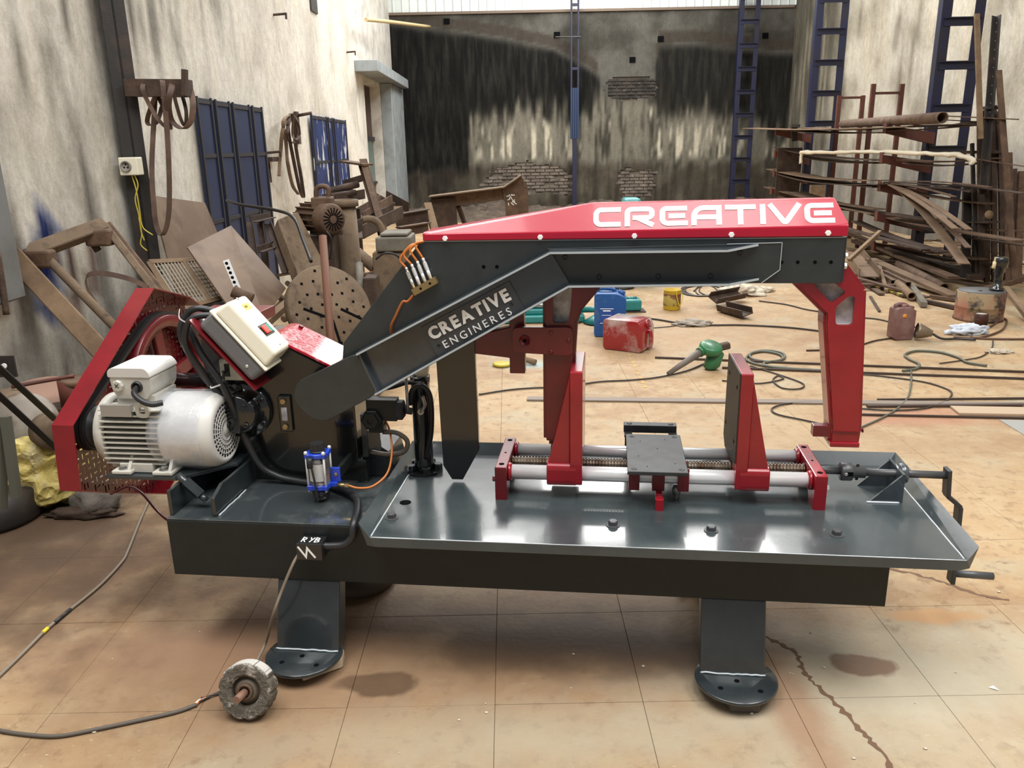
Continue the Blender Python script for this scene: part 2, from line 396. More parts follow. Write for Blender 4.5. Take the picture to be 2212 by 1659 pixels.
def wall_mat(name, streak, rough=.85, vs=(1, 1, .12)):
    m, nt, p = NT(name)
    p.inputs['Specular IOR Level'].default_value = .2
    a = nt.nodes.new('ShaderNodeVertexColor'); a.layer_name = 'stain'
    f, _ = noise_fac(nt, 9, .45, .75, vs, 6); c = mixc(nt, f, a.outputs['Color'], streak)
    mu = nt.nodes.new('ShaderNodeMix'); mu.data_type = 'RGBA'; mu.inputs[0].default_value = .34
    nt.links.new(a.outputs['Color'], mu.inputs[6]); nt.links.new(c, mu.inputs[7])
    f2, n2 = noise_fac(nt, 13, .42, .62, (1, 1, .6), 12, .85)
    sc = nt.nodes.new('ShaderNodeMix'); sc.data_type = 'RGBA'; sc.blend_type = 'MULTIPLY'; sc.inputs[7].default_value = (.72, .70, .66, 1)
    nt.links.new(f2, sc.inputs[0]); nt.links.new(mu.outputs[2], sc.inputs[6]); nt.links.new(sc.outputs[2], p.inputs['Base Color'])
    p.inputs['Roughness'].default_value = rough
    b = nt.nodes.new('ShaderNodeBump'); b.inputs['Strength'].default_value = .5; b.inputs['Distance'].default_value = .015
    n3 = nd(nt, 'ShaderNodeTexNoise', Scale=24, Detail=8, Roughness=.75); nt.links.new(posn(nt), n3.inputs['Vector'])
    nt.links.new(n3.outputs['Fac'], b.inputs['Height']); nt.links.new(b.outputs['Normal'], p.inputs['Normal'])
    return m
def ss(a, b, x): t = max(0, min(1, (x-a)/(b-a))); return t*t*(3-2*t)
def cm(a, b, t): return tuple(a[i]+(b[i]-a[i])*t for i in range(3))
def fbm(p, o=4):
    s = 0; a = .5
    for i in range(o): s += a*noise.noise(p); p = p*2.03; a *= .5
    return s
XL, YB, XR = -2.72, 20.6, 6.8
KL, KB = .9067, .9035
def pw(x, tab):
    for (a, b), (c, d) in zip(tab, tab[1:]):
        if x <= c: return b+(d-b)*max(0, (x-a)/(c-a))
    return tab[-1][1]
TOPL = [(-3, 4.75), (0, 4.30), (1.3, 4.02), (2.2, 3.55), (2.6, 3.2), (3.9, 3.0), (4.0, 4.10), (5.0, 4.1), (7.0, 3.85), (9, 3.8)]
LOWL = [(-3, .4), (-2.2, .6), (-1.9, -1), (-1.15, -1), (-1.0, 2.35), (.3, 2.4), (1.2, 2.6), (1.9, 2.2), (2.4, 2.6), (3.9, 2.6), (4.2, 2.25), (6, 2.3), (7, 1.9), (9, 2)]
def back_col(p):
    x, z = p.x/KB, 1.6+(p.z-1.6)/KB; n = fbm(Vector((x*1.3, 3, z*1.3))); st = fbm(Vector((x*5, 7, z*.5)))
    c = cm((.36, .355, .335), (.24, .235, .215), ss(-.2, .3, n))
    st = st+.35*noise.noise(Vector((x*13, 2, z*.9))); lo = cm((.47, .455, .41), (.19, .185, .16), ss(-.15, .3, st+.4*n)); c = cm(c, lo, ss(3.1, 2.4, z+.4*st))
    wht = ss(.06, .30, st-.15*abs(n)+.12*math.cos((x-.4)*1.3))*ss(2.6, 2.35, z+.3*n)*ss(.95, 1.35, z+.2*n); c = cm(c, (.80, .775, .70), wht*.95)
    top, low = pw(x, TOPL), pw(x, LOWL)
    dk = ss(top+.02, top-.25, z+.12*n)*ss(low-.35, low+.35, z+.9*st+.3*n)
    c = cm(c, cm((.020, .020, .016), (.06, .058, .046), ss(-.2, .35, n+st)), dk*(.95 if x < 2.4 else .78)*(0.25 if 2.5 < x < 3.9 else 1))
    band = ss(top-.02, top+.03, z)*ss(top+.32, top+.24, z)*(0 if 2.4 < x < 3.95 else 1); c = cm(c, (.235, .21, .185), band*.8)
    br = ss(1.15, .85, z+.35*n+.15*st); c = cm(c, cm((.22, .19, .155), (.36, .335, .285), ss(-.1, .3, n)), br*.7)
    return c
patch = [((2.66, 2.70), (4.02, 3.27)), ((-.55, .25), (1.75, 1.12)), ((3.05, .15), (4.0, .95))]
def in_patch(x, z, g=0):
    x, z = x/KB, 1.6+(z-1.6)/KB
    for k, ((a, b), (c, d)) in enumerate(patch):
        cx_, cz_ = (a+c)/2, (b+d)/2
        q = ((x-cx_)/((c-a)/2))**4+((z-cz_)/((d-b)/2))**4 + (.5 if k == 0 else 2.2)*fbm(Vector((x*1.7, k, z*2.2)))
        if q < 1-g: return True
    return False
G = .055
plaster_b = wall_mat('mould_stained_plaster', (.07, .066, .055))
bm = wall_grid(Vector((XL-.4, YB-.03, -.02)), Vector((G, 0, 0)), Vector((0, 0, G)), 195, 84, 0, back_col, lambda c: in_patch(c.x, c.z), .03)
wb = struct('wall_back', bm, plaster_b)
bm = BM(); box(bm, (XL-.4, YB+.012, -.1), (XR+.9, YB+.25, 4.62)); obj('brick_core', bm, mat('mortar', (.12, .10, .08), .9), wb)
ORG[wb.name] = Vector(wb.location)
brick_m = mat('old_brick', (.15, .12, .095), .9, layers=(((.085, .07, .058), 3, .42, .62), ((.25, .215, .17), 7, .5, .72)), bump=.6, bscale=30)
brick_d = mat('sooty_brick', (.045, .038, .032), .9, layers=(((.016, .015, .013), 4, .42, .62), ((.10, .08, .06), 7, .55, .75)), bump=.6, bscale=30)
bl, bh = .232, .078; first = None; rb = random.Random(5); nb = 0
for k, ((a, b), (c, d)) in enumerate(patch):
    a, c = a*KB, c*KB; b, d = 1.6+(b-1.6)*KB, 1.6+(d-1.6)*KB
    row = 0; z = b-.02
    while z < d:
        x = a-.1+(.116 if row % 2 else 0)
        while x < c+.1:
            if in_patch(x, z, -.12) and nb < 290 and (k == 0 or rb.random() < .93):
                if first is None:
                    bm = BM(); box(bm, (-bl/2+.008, -.03, -bh/2+.007), (bl/2-.008, .02, bh/2-.007)); bevel(bm, .006, 1)
                    first = obj('brick', bm, None); first.data.materials.append(None); first.material_slots[0].link = 'OBJECT'; first.parent = wb
                    for v in first.data.vertices: v.co += Vector((0, -.005, -.03))
                    o = first
                else: o = dupe(first, wb)
                o.location = Vector((x, YB+.006+rb.uniform(-.012, .008), z))-Vector(wb.location); o.rotation_euler = (rb.uniform(-.03, .03), rb.uniform(-.02, .02), rb.uniform(-.02, .02)); nb += 1; o.material_slots[0].link = 'OBJECT'; o.material_slots[0].material = brick_m if k else brick_d
            x += bl
        z += bh; row += 1
for (px, py) in ((965, 46), (1203, 75), (1427, 84), (1366, 129), (1653, 77)):     # putlog holes
    q = at(px, py, YB-.035); bm = BM(); box(bm, (q.x-.07, YB-.055, q.z-.06), (q.x+.07, YB-.035, q.z+.06)); obj('putlog_hole', bm, hole_b, wb)
# corrugated translucent sheets above the wall
sheet_m = mat('weathered_sheet', (.72, .78, .76), .4, layers=(((.55, .60, .57), 1.2, .4, .7, (1, 1, .3)),))
rust_line = mat('sheet_rust', (.16, .12, .09), .8)
def sheet(x0, x1):
    bm = BM(); n = int(round((x1-x0)/.02)); prev = None
    for i in range(n+1):
        x = x0+(x1-x0)*i/n; ph = (x/.20) % 1.0; y = YB-.02-(.022 if ph < .12 else 0)
        cur = [bm.verts.new((x, y, z)) for z in (4.615, 6.1)]
        if prev: bm.faces.new((prev[0], cur[0], cur[1], prev[1]))
        prev = cur
    return bm
for k in range(9):
    x0 = XL+1.07*k; o = obj('sheet_panel', sheet(x0, x0+1.08), sheet_m, wb); o.location.y -= .006*(k % 2)
bm = BM(); box(bm, (XL, YB-.075, 4.555), (6.75, YB-.03, 4.612)); obj('sheet_rail', bm, rust_line, wb)
# left wall
BLU = [(at(100, 470, 4.9), .12), (onx(98, 520, XL), .14), (onx(105, 640, XL), .12), (onx(100, 590, XL), .12)]
REDS = [onx(155, 560, XL), onx(200, 590, XL), onx(160, 610, XL)]
def left_col(p):
    y, z = p.y, p.z; n = fbm(Vector((2, y*1.1, z*1.1))); st = fbm(Vector((9, y*4.5, z*.45)))
    c = cm((.86, .845, .81), (.75, .73, .69), ss(-.15, .3, n))
    c = cm(c, (.27, .255, .23), ss(.08, .40, st+.35*n+.16*ss(1.8, 2.8, z))*.8*ss(10, 6, y)); c = cm(c, (.84, .82, .77), ss(.05, .25, -st)*.7)
    c = cm(c, (.56, .56, .54), ss(.9, .4, z)*.7*ss(8, 6, y))
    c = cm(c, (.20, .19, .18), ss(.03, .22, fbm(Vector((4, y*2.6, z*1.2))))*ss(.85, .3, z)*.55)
    for q, r in BLU[1:]:
        d = math.hypot((y-q.y)/r/1.3, (z-q.z)/r/1.7)+.9*fbm(Vector((1, y*7, z*3))); c = cm(c, (.015, .09, .33), ss(1.0, .45, d)*.95)
    for q in REDS:
        d = math.hypot((y-q.y)/.10, (z-q.z)/.30)+1.2*fbm(Vector((6, y*9, z*2.5))); c = cm(c, (.20, .075, .055), ss(.9, .4, d)*.6)
    return c
plaster_l = wall_mat('whitewashed_plaster', (.50, .48, .44), .85)
bm = wall_grid(Vector((XL, 15.6, -.02)), Vector((0, -.085, 0)), Vector((0, 0, .085)), 172, 70, 0, left_col)
wl = struct('wall_left', bm, plaster_l)
ORG[wl.name] = Vector(wl.location)
bm = BM(); box(bm, (XL-.3, 15.6, -.02), (XL, 16.5, 5.9)); box(bm, (XL-.3, 18.4, -.02), (XL+.02, 20.6, 5.9)); box(bm, (XL-.3, 16.5, 2.85), (XL, 18.4, 5.9)); box(bm, (XL-.3, 1.0, -.02), (XL-.02, 15.6, 5.9)); obj('wall_return', bm, mat('grey_white_plaster', (.62, .59, .53), .85, layers=(((.40, .38, .34), 3, .45, .7),)), wl)
# right wall
def right_col(p):
    y, z = p.y, p.z; n = fbm(Vector((12, y*1.2, z*1.2))); st = fbm(Vector((5, y*4, z*.5)))
    c = cm((.76, .74, .69), (.62, .595, .54), ss(-.2, .3, n)); c = cm(c, (.33, .30, .25), ss(.10, .42, st+.3*n)*.6); c = cm(c, (.20, .19, .155), ss(17.0, 18.6, y+.6*n)*.75)  # last mix darkens the wall towards the far corner
    c = cm(c, (.42, .42, .41), ss(1.6, .9, z+.5*n)*.6); c = cm(c, (.74, .70, .62), ss(.0, .3, -st)*.5)
    return c
plaster_r = wall_mat('grimy_plaster', (.25, .225, .18), .85)
bm = wall_grid(Vector((XR, -1.8, -.02)), Vector((0, .12, 0)), Vector((0, 0, .12)), 190, 50, 0, right_col)
struct('wall_right', bm, plaster_r)

rc = random.Random(9)
for pts in (((1650, 1375), (1690, 1392), (1722, 1415), (1732, 1440), (1752, 1468), (1785, 1500), (1830, 1545), (1870, 1590), (1905, 1625), (1935, 1680)), ((1920, 1228), (1985, 1243), (2040, 1258), (2100, 1280), (2180, 1296))):
    P_ = crom([fl(p[0], p[1]) for p in pts], 6); bm = BM(); L = []
    for i, p in enumerate(P_):
        d = (P_[min(i+1, len(P_)-1)]-P_[max(i-1, 0)]).normalized(); s_ = Vector((-d.y, d.x, 0)); w = rc.uniform(.003, .011); o_ = s_*rc.uniform(-.006, .006)
        L.append([bm.verts.new(p+o_+s_*w+Vector((0, 0, .0006))), bm.verts.new(p+o_-s_*w+Vector((0, 0, .0006)))])
    for A, B in zip(L, L[1:]): bm.faces.new((A[0], B[0], B[1], A[1]))
    obj('dirt_crack', bm, mat('crack_dirt', (.15, .085, .05), .9), floor)
# ================================================================== the power hacksaw
YAW = .125
hs = thing('power_hacksaw', 'large slate grey and red hydraulic hacksaw machine with a red hood, filling the foreground', 'machine', (-.779, 2.279, 0))
hs.rotation_euler = (0, 0, -YAW); ORG[hs.name] = Vector((0, 0, 0))
def uw(a, b, d): return (a, d, b)
def vw(a, b, d): return (d, a, b)
def uv(a, b, d): return (a, b, d)
def MW(u, v, w):                          # machine coordinates to the shed's
    c, s = math.cos(YAW), math.sin(YAW); return Vector((-.779+c*u+s*v, 2.279-s*u+c*v, w))
def P(name, bm, m, parent=hs, label=None, kind=None): return obj(name, bm, m, parent, label, kind)
def prm(poly, f, a, b, bev=0):
    bm = BM(); prism(bm, poly, f, a, b)
    if bev: bevel(bm, bev)
    return bm
# ---- bed
def ibm(v0, v1):
    bm = BM(); box(bm, (-.352, v0, .27), (1.876, v0+.014, .465)); box(bm, (-.352, v0+.014, .27), (1.876, v1, .282)); box(bm, (-.352, v0+.014, .453), (1.876, v1, .465))
    return bevel(bm, .003, 2)
P('side_beam', ibm(.06, .15), slate_m); P('side_beam', ibm(.56, .65), slate_m)
bm = BM(); box(bm, (-.346, .151, .272), (-.332, .559, .452)); P('end_plate', bm, slate_m)
bm = BM(); box(bm, (1.858, .151, .272), (1.872, .559, .452)); P('end_plate', bm, slate_m)
bed_plate = P('bed_plate', rbox((-.352, .062, .4655), (.342, .65, .4705), .002), mat('bed_gloss', (.04, .048, .052), .10, coat=.9, layers=(((.10, .11, .11), 6, .5, .7),), bump=.06, bscale=20))
def leg(u0, u1, front, rearflip=False):
    if not rearflip: poly = [(.0, .052), (.075, .052), (.125, .268), (.065, .268)]
    else: poly = [(.61, .052), (.715, .052), (.655, .268), (.555, .268)]
    bm = BM(); prism(bm, poly, vw, u0, u1); bevel(bm, .004)
    lg = P('leg', bm, slate)
    vc = -.014 if not rearflip else .67
    uc = .098 if u0 < .5 else 1.448
    bm = BM(); lathe(bm, (uc, vc, .04), (0, 0, 1), [(0, 0), (.118, 0), (.122, .003), (.122, .010), (.119, .0125), (0, .0125)], 48)
    fp = P('foot_plate', bm, slate, lg)
    for (du, dv) in ((-.052, -.056), (.0, -.018), (.062, -.060)):
        bm = BM(); cyl(bm, (uc+du, vc+dv, .0522), (uc+du, vc+dv, .0535), .008, 14); P('bolt_hole', bm, hole_b, lg)
    bm = BM(); r = random.Random(int(u0*100)); y0 = poly[0][0]-.003
    tube(bm, [(lerp(u0, u1, i/14), y0+r.uniform(-.0015, .0015), .055+r.uniform(-.001, .001)) for i in range(15)], .003, 6, 2); P('weld_bead', bm, weld, lg)
    return lg, uc, vc
l1 = leg(.0, .207, 0); l2 = leg(1.344, 1.536, 0); l3 = leg(.0, .2, 0, True); l4 = leg(1.344, 1.536, 0, True)
# ---- coolant tray
TZ = .472
def tray_mesh():
    bm = BM()
    fl_ = [(.345, -.022), (2.045, -.022), (2.045, .665), (.345, .665)]
    def quad(*ps): bm.faces.new([bm.verts.new(p) for p in ps])
    quad(*[(a, b, TZ) for a, b in fl_])
    quad((.345, -.022, TZ), (.345, .665, TZ), (.305, .70, .512), (.305, .01, .503))          # left flange leaning out
    quad((2.045, -.022, TZ), (2.082, .005, .503), (2.082, .70, .512), (2.045, .665, TZ))      # right
    quad((.345, .665, TZ), (2.045, .665, TZ), (2.082, .70, .512), (.305, .70, .512))          # back
    quad((.345, -.022, TZ), (.365, -.026, .448), (2.025, -.026, .448), (2.045, -.022, TZ))    # front lip, bent down
    quad((.345, -.022, TZ), (.305, .01, .503), (.34, -.020, .449), (.365, -.026, .448))
    quad((2.045, -.022, TZ), (2.025, -.026, .448), (2.052, -.018, .452), (2.082, .005, .503))
    bmesh.ops.remove_doubles(bm, verts=bm.verts, dist=.0005)
    bmesh.ops.recalc_face_normals(bm, faces=bm.faces)
    g = bmesh.ops.solidify(bm, geom=list(bm.faces), thickness=.005)
    return bm
tray_m = mat('tray_paint', (.036, .048, .052), .24, coat=.3, layers=(((.055, .068, .07), 5, .4, .75), ((.028, .036, .038), 3, .5, .8)), bump=.04, bscale=14)
tray = P('coolant_tray', tray_mesh(), tray_m, label='shallow slate coolant tray with turned up rims')
for (a, b) in (((.350, -.02, .4785), (.350, .66, .4785)), ((2.038, -.02, .4785), (2.038, .66, .4785)), ((.350, -.0255, .4765), (2.042, -.0255, .4765))):  # last tube is no weld: it paints the bright line of the front fold
    bm = BM(); tube(bm, [lerp(Vector(a), Vector(b), i/20)+Vector((0, 0, random.uniform(-.0006, .0006))) for i in range(21)], .0022, 6, 2); P('weld_bead', bm, weld, tray)
for u, v in ((.38, .11), (1.074, .113), (1.367, .10), (1.73, .103)):
    bm = BM(); hexhead(bm, (u, v, .4772), (0, 0, 1), .0145, .014, .003); P('hex_bolt', bm, shaft_m, tray)
bm = BM(); lathe(bm, (.395, .225, .4774), (0, 0, 1), [(0, 0), (.019, 0), (.019, .0008), (0, .0008)], 24); P('drain_hole', bm, hole_b, tray)
# ---- vise
vise = P('rear_guide_bar', (lambda b: (cyl(b, (.70, .508, .566), (1.735, .508, .566), .021, 28), b)[1])(BM()), chrome)
P('front_guide_bar', (lambda b: (cyl(b, (.70, .322, .558), (1.735, .322, .558), .0245, 32), b)[1])(BM()), chrome)
for (u0, u1) in ((.688, .727), (1.70, 1.738)):
    bm = BM(); prism(bm, [(.27, TZ), (.33, TZ), (.36, .52), (.46, .52), (.50, TZ), (.555, TZ), (.555, .592), (.27, .592)], vw, u0, u1); bevel(bm, .003)
    b = P('guide_block', bm, red_d if u0 < 1 else red)
    uc = (u0+u1)/2
    for v, r in ((.302, .009), (.528, .009), (.405, .004)):
        bm = BM(); lathe(bm, (uc, v, .5921), (0, 0, 1), [(0, 0), (r, 0), (r, .0008), (0, .0008)], 16); P('bolt_hole', bm, hole_b, b)
    s = 1 if u0 < 1 else -1; e = u1 if u0 < 1 else u0
    for v, w, r in ((.322, .558, .031), (.508, .566, .028)):
        bm = BM(); lathe(bm, (e, v, w), (s, 0, 0), [(.024, 0), (r, 0), (r*1.02, .006), (r*.9, .012), (.0248, .013)], 24); P('collar', bm, red, b)
    bm = BM(); hexhead(bm, (u0 if u0 < 1 else u1, .29, .545), (-s, 0, 0), .010, .010); P('hex_bolt', bm, red_d if s > 0 else zinc, b)
def screw_bm():
    bm = BM(); prof = []; n = 92
    for i in range(n):
        h = .727+(1.70-.727)*i/n; p = (1.70-.727)/n
        prof += [(.0165, h), (.0175, h+p*.2), (.0205, h+p*.35), (.0205, h+p*.65), (.0165, h+p*.85)]
    lathe(bm, (0, .415, .555), (1, 0, 0), prof, 14, False); return bm
P('vise_screw', screw_bm(), thread)
bm = BM(); cyl(bm, (1.738, .415, .555), (1.815, .415, .555), .0125, 18); cyl(bm, (1.885, .415, .552), (2.145, .415, .549), .0125, 18); P('crank_shaft', bm, shaft_m)
bm = BM(); lathe(bm, (1.812, .415, .5525), (1, 0, 0), [(0, 0), (.028, 0), (.030, .004), (.030, .034), (.026, .038), (.020, .040), (.020, .078), (0, .08)], 28); cp = P('shaft_coupling', bm, shaft_m)
bm = BM(); box(bm, (1.820, .3835, .549), (1.846, .387, .562)); P('slot', bm, hole_b, cp)
bm = BM(); hexhead(bm, (1.823, .384, .556), (0, -1, 0), .006, .004); P('set_screw', bm, zinc, cp)
for s_ in (1, -1):
    bm = BM(); hexhead(bm, (1.867, .415, .5525+.02*s_), (0, 0, s_), .005, .008); P('set_screw', bm, black_plate, cp)
# bracket of the crank shaft: rear plate, two gussets, bearing ring
bm = BM(); box(bm, (1.985, .345, TZ), (1.993, .485, .575)); prism(bm, [(1.885, TZ), (1.985, TZ), (1.985, .572)], uw, .345, .353); prism(bm, [(1.885, TZ), (1.985, TZ), (1.985, .572)], uw, .477, .485)
bk = P('shaft_bracket', bm, arm_g)
bm = BM(); lathe(bm, (1.993, .415, .551), (1, 0, 0), [(.0128, 0), (.034, 0), (.034, .018), (.030, .026), (.0128, .026)], 28); P('bearing_ring', bm, arm_g, bk)
for w in (.50, .523):
    bm = BM(); hexhead(bm, (1.993, .375, w), (1, 0, 0), .007, .007); P('hex_bolt', bm, zinc, bk)
bm = BM()
tube(bm, [(1.882+.1*i/10, .342, .479) for i in range(11)], .0035, 6, 1); P('weld_bead', bm, weld, bk)
bm = BM(); pl = [(2.145, .415, .572), (2.152, .415, .48), (2.195, .415, .445), (2.205, .415, .20), (2.205, .415, .165)]
for a, b in zip(pl, pl[1:]): beam(bm, a, b, .044, .013, (1, 0, 0))
bevel(bm, .002); ch = P('crank_handle', bm, black_plate)
bm = BM(); cyl(bm, (2.205, .415, .197), (2.335, .415, .192), .0125, 18); P('grip', bm, shaft_m, ch)
# moving jaws
def jaw(u0, u1, rib, side, m, md):
    bm = BM(); prism(bm, rpoly([(.285, .53), (.345, .53), (.36, .60), (.52, .585), (.565, .62), (.55, .916), (.285, .916)], .004, 1), vw, u0, u1); bevel(bm, .003)
    j = P('vise_jaw', bm, m)
    e = u0 if rib < u0 else u1
    ru = .862 if rib < u0 else 1.560
    bm = BM(); prism(bm, [(e, .905), (e, .600), (ru, .600)], uw, .296, .345); prism(bm, [(e, .905), (e, .600), (ru+(.03 if rib < u0 else -.03), .600)], uw, .46, .50)
    bevel(bm, .003); P('gusset', bm, m, j)
    a, b = (.857, .954) if rib < u0 else (1.471, 1.565)
    bm = BM(); prism(bm, rpoly([(.284, .524), (.362, .524), (.362, .604), (.284, .604)], .022, 5), vw, a, b); bevel(bm, .003); P('slide_bush', bm, m, j)
    bm = BM(); prism(bm, rpoly([(.475, .534), (.545, .534), (.545, .602), (.475, .602)], .02, 5), vw, a, b); bevel(bm, .003); P('slide_bush', bm, m, j)
    bm = BM(); box(bm, (a+.01, .362, .53), (b-.01, .475, .578)); P('screw_nut', bm, md, j)
    return j
jaw(.933, .973, .86, 0, red, red_d)
j2 = jaw(1.4575, 1.495, 1.56, 0, red, red_d)
bm = BM(); prism(bm, [(.288, .62), (.34, .606), (.52, .592), (.563, .622), (.549, .915), (.288, .915)], vw, 1.4535, 1.4575); fp = P('jaw_face', bm, serr, j2, 'black scored jaw face')
for v, w in ((.33, .86), (.50, .86), (.33, .68), (.52, .68)):
    bm = BM(); cyl(bm, (1.4528, v, w), (1.4536, v, w), .007, 12); P('bolt_hole', bm, hole_b, j2)
# work support
bm = BM(); box(bm, (1.117, .225, .598), (1.306, .572, .610)); bevel(bm, .002); tb = P('support_table', bm, black_plate, label='flat black oxide steel work support plate')
for u, v in ((1.138, .248), (1.286, .25), (1.138, .545), (1.284, .548)):
    bm = BM(); lathe(bm, (u, v, .6101), (0, 0, 1), [(0, .0003), (.004, .0003), (.0041, .0008), (.009, .0008), (.0092, 0)], 16); P('socket_screw', bm, dark_pl, tb)
for u, v in ((1.165, .5), (1.22, .43), (1.27, .3), (1.18, .27), (1.25, .52), (1.155, .36)):
    bm = BM(); lathe(bm, (u, v, .6101), (0, 0, 1), [(0, 0), (.0022, 0), (.0022, .0004), (0, .0004)], 10); P('bolt_hole', bm, hole_b, tb)
bm = BM(); box(bm, (1.11, .612, .600), (1.297, .652, .628)); bevel(bm, .002); rb = P('rear_stop_bar', bm, black_plate)
for u in (1.13, 1.277):
    bm = BM(); lathe(bm, (u, .632, .6281), (0, 0, 1), [(0, 0), (.009, 0), (.009, .001), (0, .001)], 16); P('socket_screw', bm, dark_pl, rb)
bm = BM(); box(bm, (1.112, .572, .596), (1.14, .63, .604)); box(bm, (1.27, .572, .596), (1.298, .63, .604)); P('stop_bar', bm, black_plate)
for u in (1.115, 1.27):
    bm = BM(); box(bm, (u, .60, TZ), (u+.025, .64, .60)); P('stop_post', bm, black_plate)
for u0, u1 in ((1.123, 1.158), (1.198, 1.238), (1.28, 1.315)):
    bm = BM(); box(bm, (u0, .285, .519), (u1, .295, .598)); box(bm, (u0, .35, .519), (u1, .36, .598)); box(bm, (u0, .295, .519), (u1, .35, .531)); bevel(bm, .002); P('table_clamp', bm, red_d)
bm = BM(); box(bm, (1.207, .225, TZ), (1.233, .255, .517)); box(bm, (1.209, .255, .50), (1.231, .29, .522)); bevel(bm, .003); P('table_stem', bm, red)
bm = BM(); lathe(bm, (1.28, .33, .473), (0, 0, 1), [(0, .05), (.011, .047), (.015, .036), (.013, .02), (.009, .01), (.014, 0), (0, 0)], 18); P('knob', bm, steel)
# ---- bow: slide plates, channel arm, hood
main = [(.46, 1.316), (1.742, 1.321), (1.740, 1.183), (.92, 1.183), (.40, .90), (.17, .90), (.182, .985)]
slp = P('bow_plate', prm(main, uw, .356, .370, .0015), slate_b)
P('bow_plate', prm([(.46, 1.316), (1.752, 1.321), (1.750, 1.183), (.92, 1.183), (.40, .88), (.17, .88), (.182, .985)], uw, .482, .496, .0015), slate_m)
bm = BM(); box(bm, (1.742, .372, 1.185), (1.752, .480, 1.319)); P('bow_end_plate', bm, slate_b)
bm = BM(); box(bm, (.60, .371, 1.295), (1.741, .481, 1.303)); P('bow_web', bm, slate_b)
for w in (1.213, 1.243):
    bm = BM(); hexhead(bm, (1.752, .378, w+.02), (1, 0, 0), .010, .008); P('hex_bolt', bm, zinc)
bm = BM(); prism(bm, [(.86, 1.292), (1.56, 1.307), (1.559, 1.226), (1.508, 1.186), (.90, 1.186)], uw, .344, .356); bevel(bm, .0015); P('arm_plate', bm, slate_b)
for u in (1.565, 1.612, 1.662, 1.708):
    bm = BM(); cyl(bm, (u, .3552, 1.247), (u, .3562, 1.247), .0055, 14); P('bolt_hole', bm, hole_b, slp)
for u, w in ((1.02, 1.205), (1.20, 1.207), (1.357, 1.208), (1.44, 1.276), (.915, 1.265)):
    bm = BM(); lathe(bm, (u, .3438, w), (0, -1, 0), [(0, -.001), (.004, -.001), (.0042, .002), (.0085, .002), (.009, 0)], 14); P('socket_screw', bm, dark_pl, slp)
for u, w in ((.70, 1.235), (.658, 1.235)):
    bm = BM(); cyl(bm, (u, .3552, w), (u, .3562, w), .006, 14); P('bolt_hole', bm, hole_b, slp)
# channel: web and two flanges with pale strips painting their edge highlights
ul = [(.245, .958), (.872, 1.282), (1.396, 1.286)]; ll = [(.297, .832), (.928, 1.188), (1.405, 1.194)]
bm = BM(); prism(bm, [ul[0], ul[1], ll[1], ll[0]], uw, .332, .345); arm = P('channel_arm', bm, arm_g, label='sloping channel arm carrying the cast nameplate')
def flange(line, tip, off, m):
    bm = BM()
    for i in range(2):
        a, b = line[i], line[i+1]
        poly = [(a[0], a[1]), (b[0], b[1]), (b[0]-(off*.25 if i == 0 else 0), b[1]+off), (a[0]-off*.4*(1 if i == 0 else .5), a[1]+off)]
        prism(bm, poly, uw, .288, .346)
    a, b = line[2], tip
    A = [bm.verts.new(p) for p in ((a[0], .288, a[1]), (b[0], .338, b[1]), (b[0], .346, b[1]), (a[0], .346, a[1]))]
    B = [bm.verts.new(p.co+Vector((0, 0, off))) for p in A]
    bm.faces.new(A); bm.faces.new(B[::-1])
    for i in range(4): bm.faces.new((A[i], A[(i+1) % 4], B[(i+1) % 4], B[i]))
    fl0 = P('flange', bm, m, arm)
    bm = BM()
    for q in ([(line[0][0], .2875, line[0][1]+off/2), (line[1][0], .2875, line[1][1]+off/2)], [(line[1][0], .2875, line[1][1]+off/2), (line[2][0], .2875, line[2][1]+off/2), (tip[0], .3375, tip[1]+off/2)]):
        for a, b in zip(q, q[1:]): beam(bm, a, b, .003, .0062, (0, 0, 1))
    P('edge_highlight', bm, edge_m, arm)
flange(ul, (1.490, 1.297), .008, arm_g); flange(ll, (1.498, 1.203), -.008, slate)  # upper flange gets the paler slate to paint its reflection
bm = BM()
for p, q in (((1.40, 1.3035), (1.56, 1.3072)), ((1.56, 1.3072), (1.559, 1.226)), ((1.559, 1.226), (1.508, 1.1865))): beam(bm, (p[0], .3435, p[1]), (q[0], .3435, q[1]), .0022, .0026, (0, -1, 0))
P('edge_highlight', bm, edge_m, slp)  # pale strips paint the bright edge highlights of the plates
bm = BM(); beam(bm, (.47, .3555, 1.3155), (1.741, .3555, 1.3205), .0022, .0022, (0, -1, 0)); P('edge_highlight', bm, edge_m, slp)
bm = BM(); prism(bm, rpoly([(.028, .862), (.245, .966), (.300, .826), (.115, .725), (.058, .742), (.012, .80)], .03, 5), uw, .300, .314); bevel(bm, .002); P('pivot_plate', bm, slate_b)
bm = BM(); prism(bm, [(.246, .960), (.252, .963), (.305, .830), (.299, .828)], uw, .3005, .344); P('end_web', bm, arm_g, arm)
bm = BM(); cyl(bm, (.15, .31, .84), (.15, .50, .84), .06, 28); P('pivot_shaft', bm, black_p)
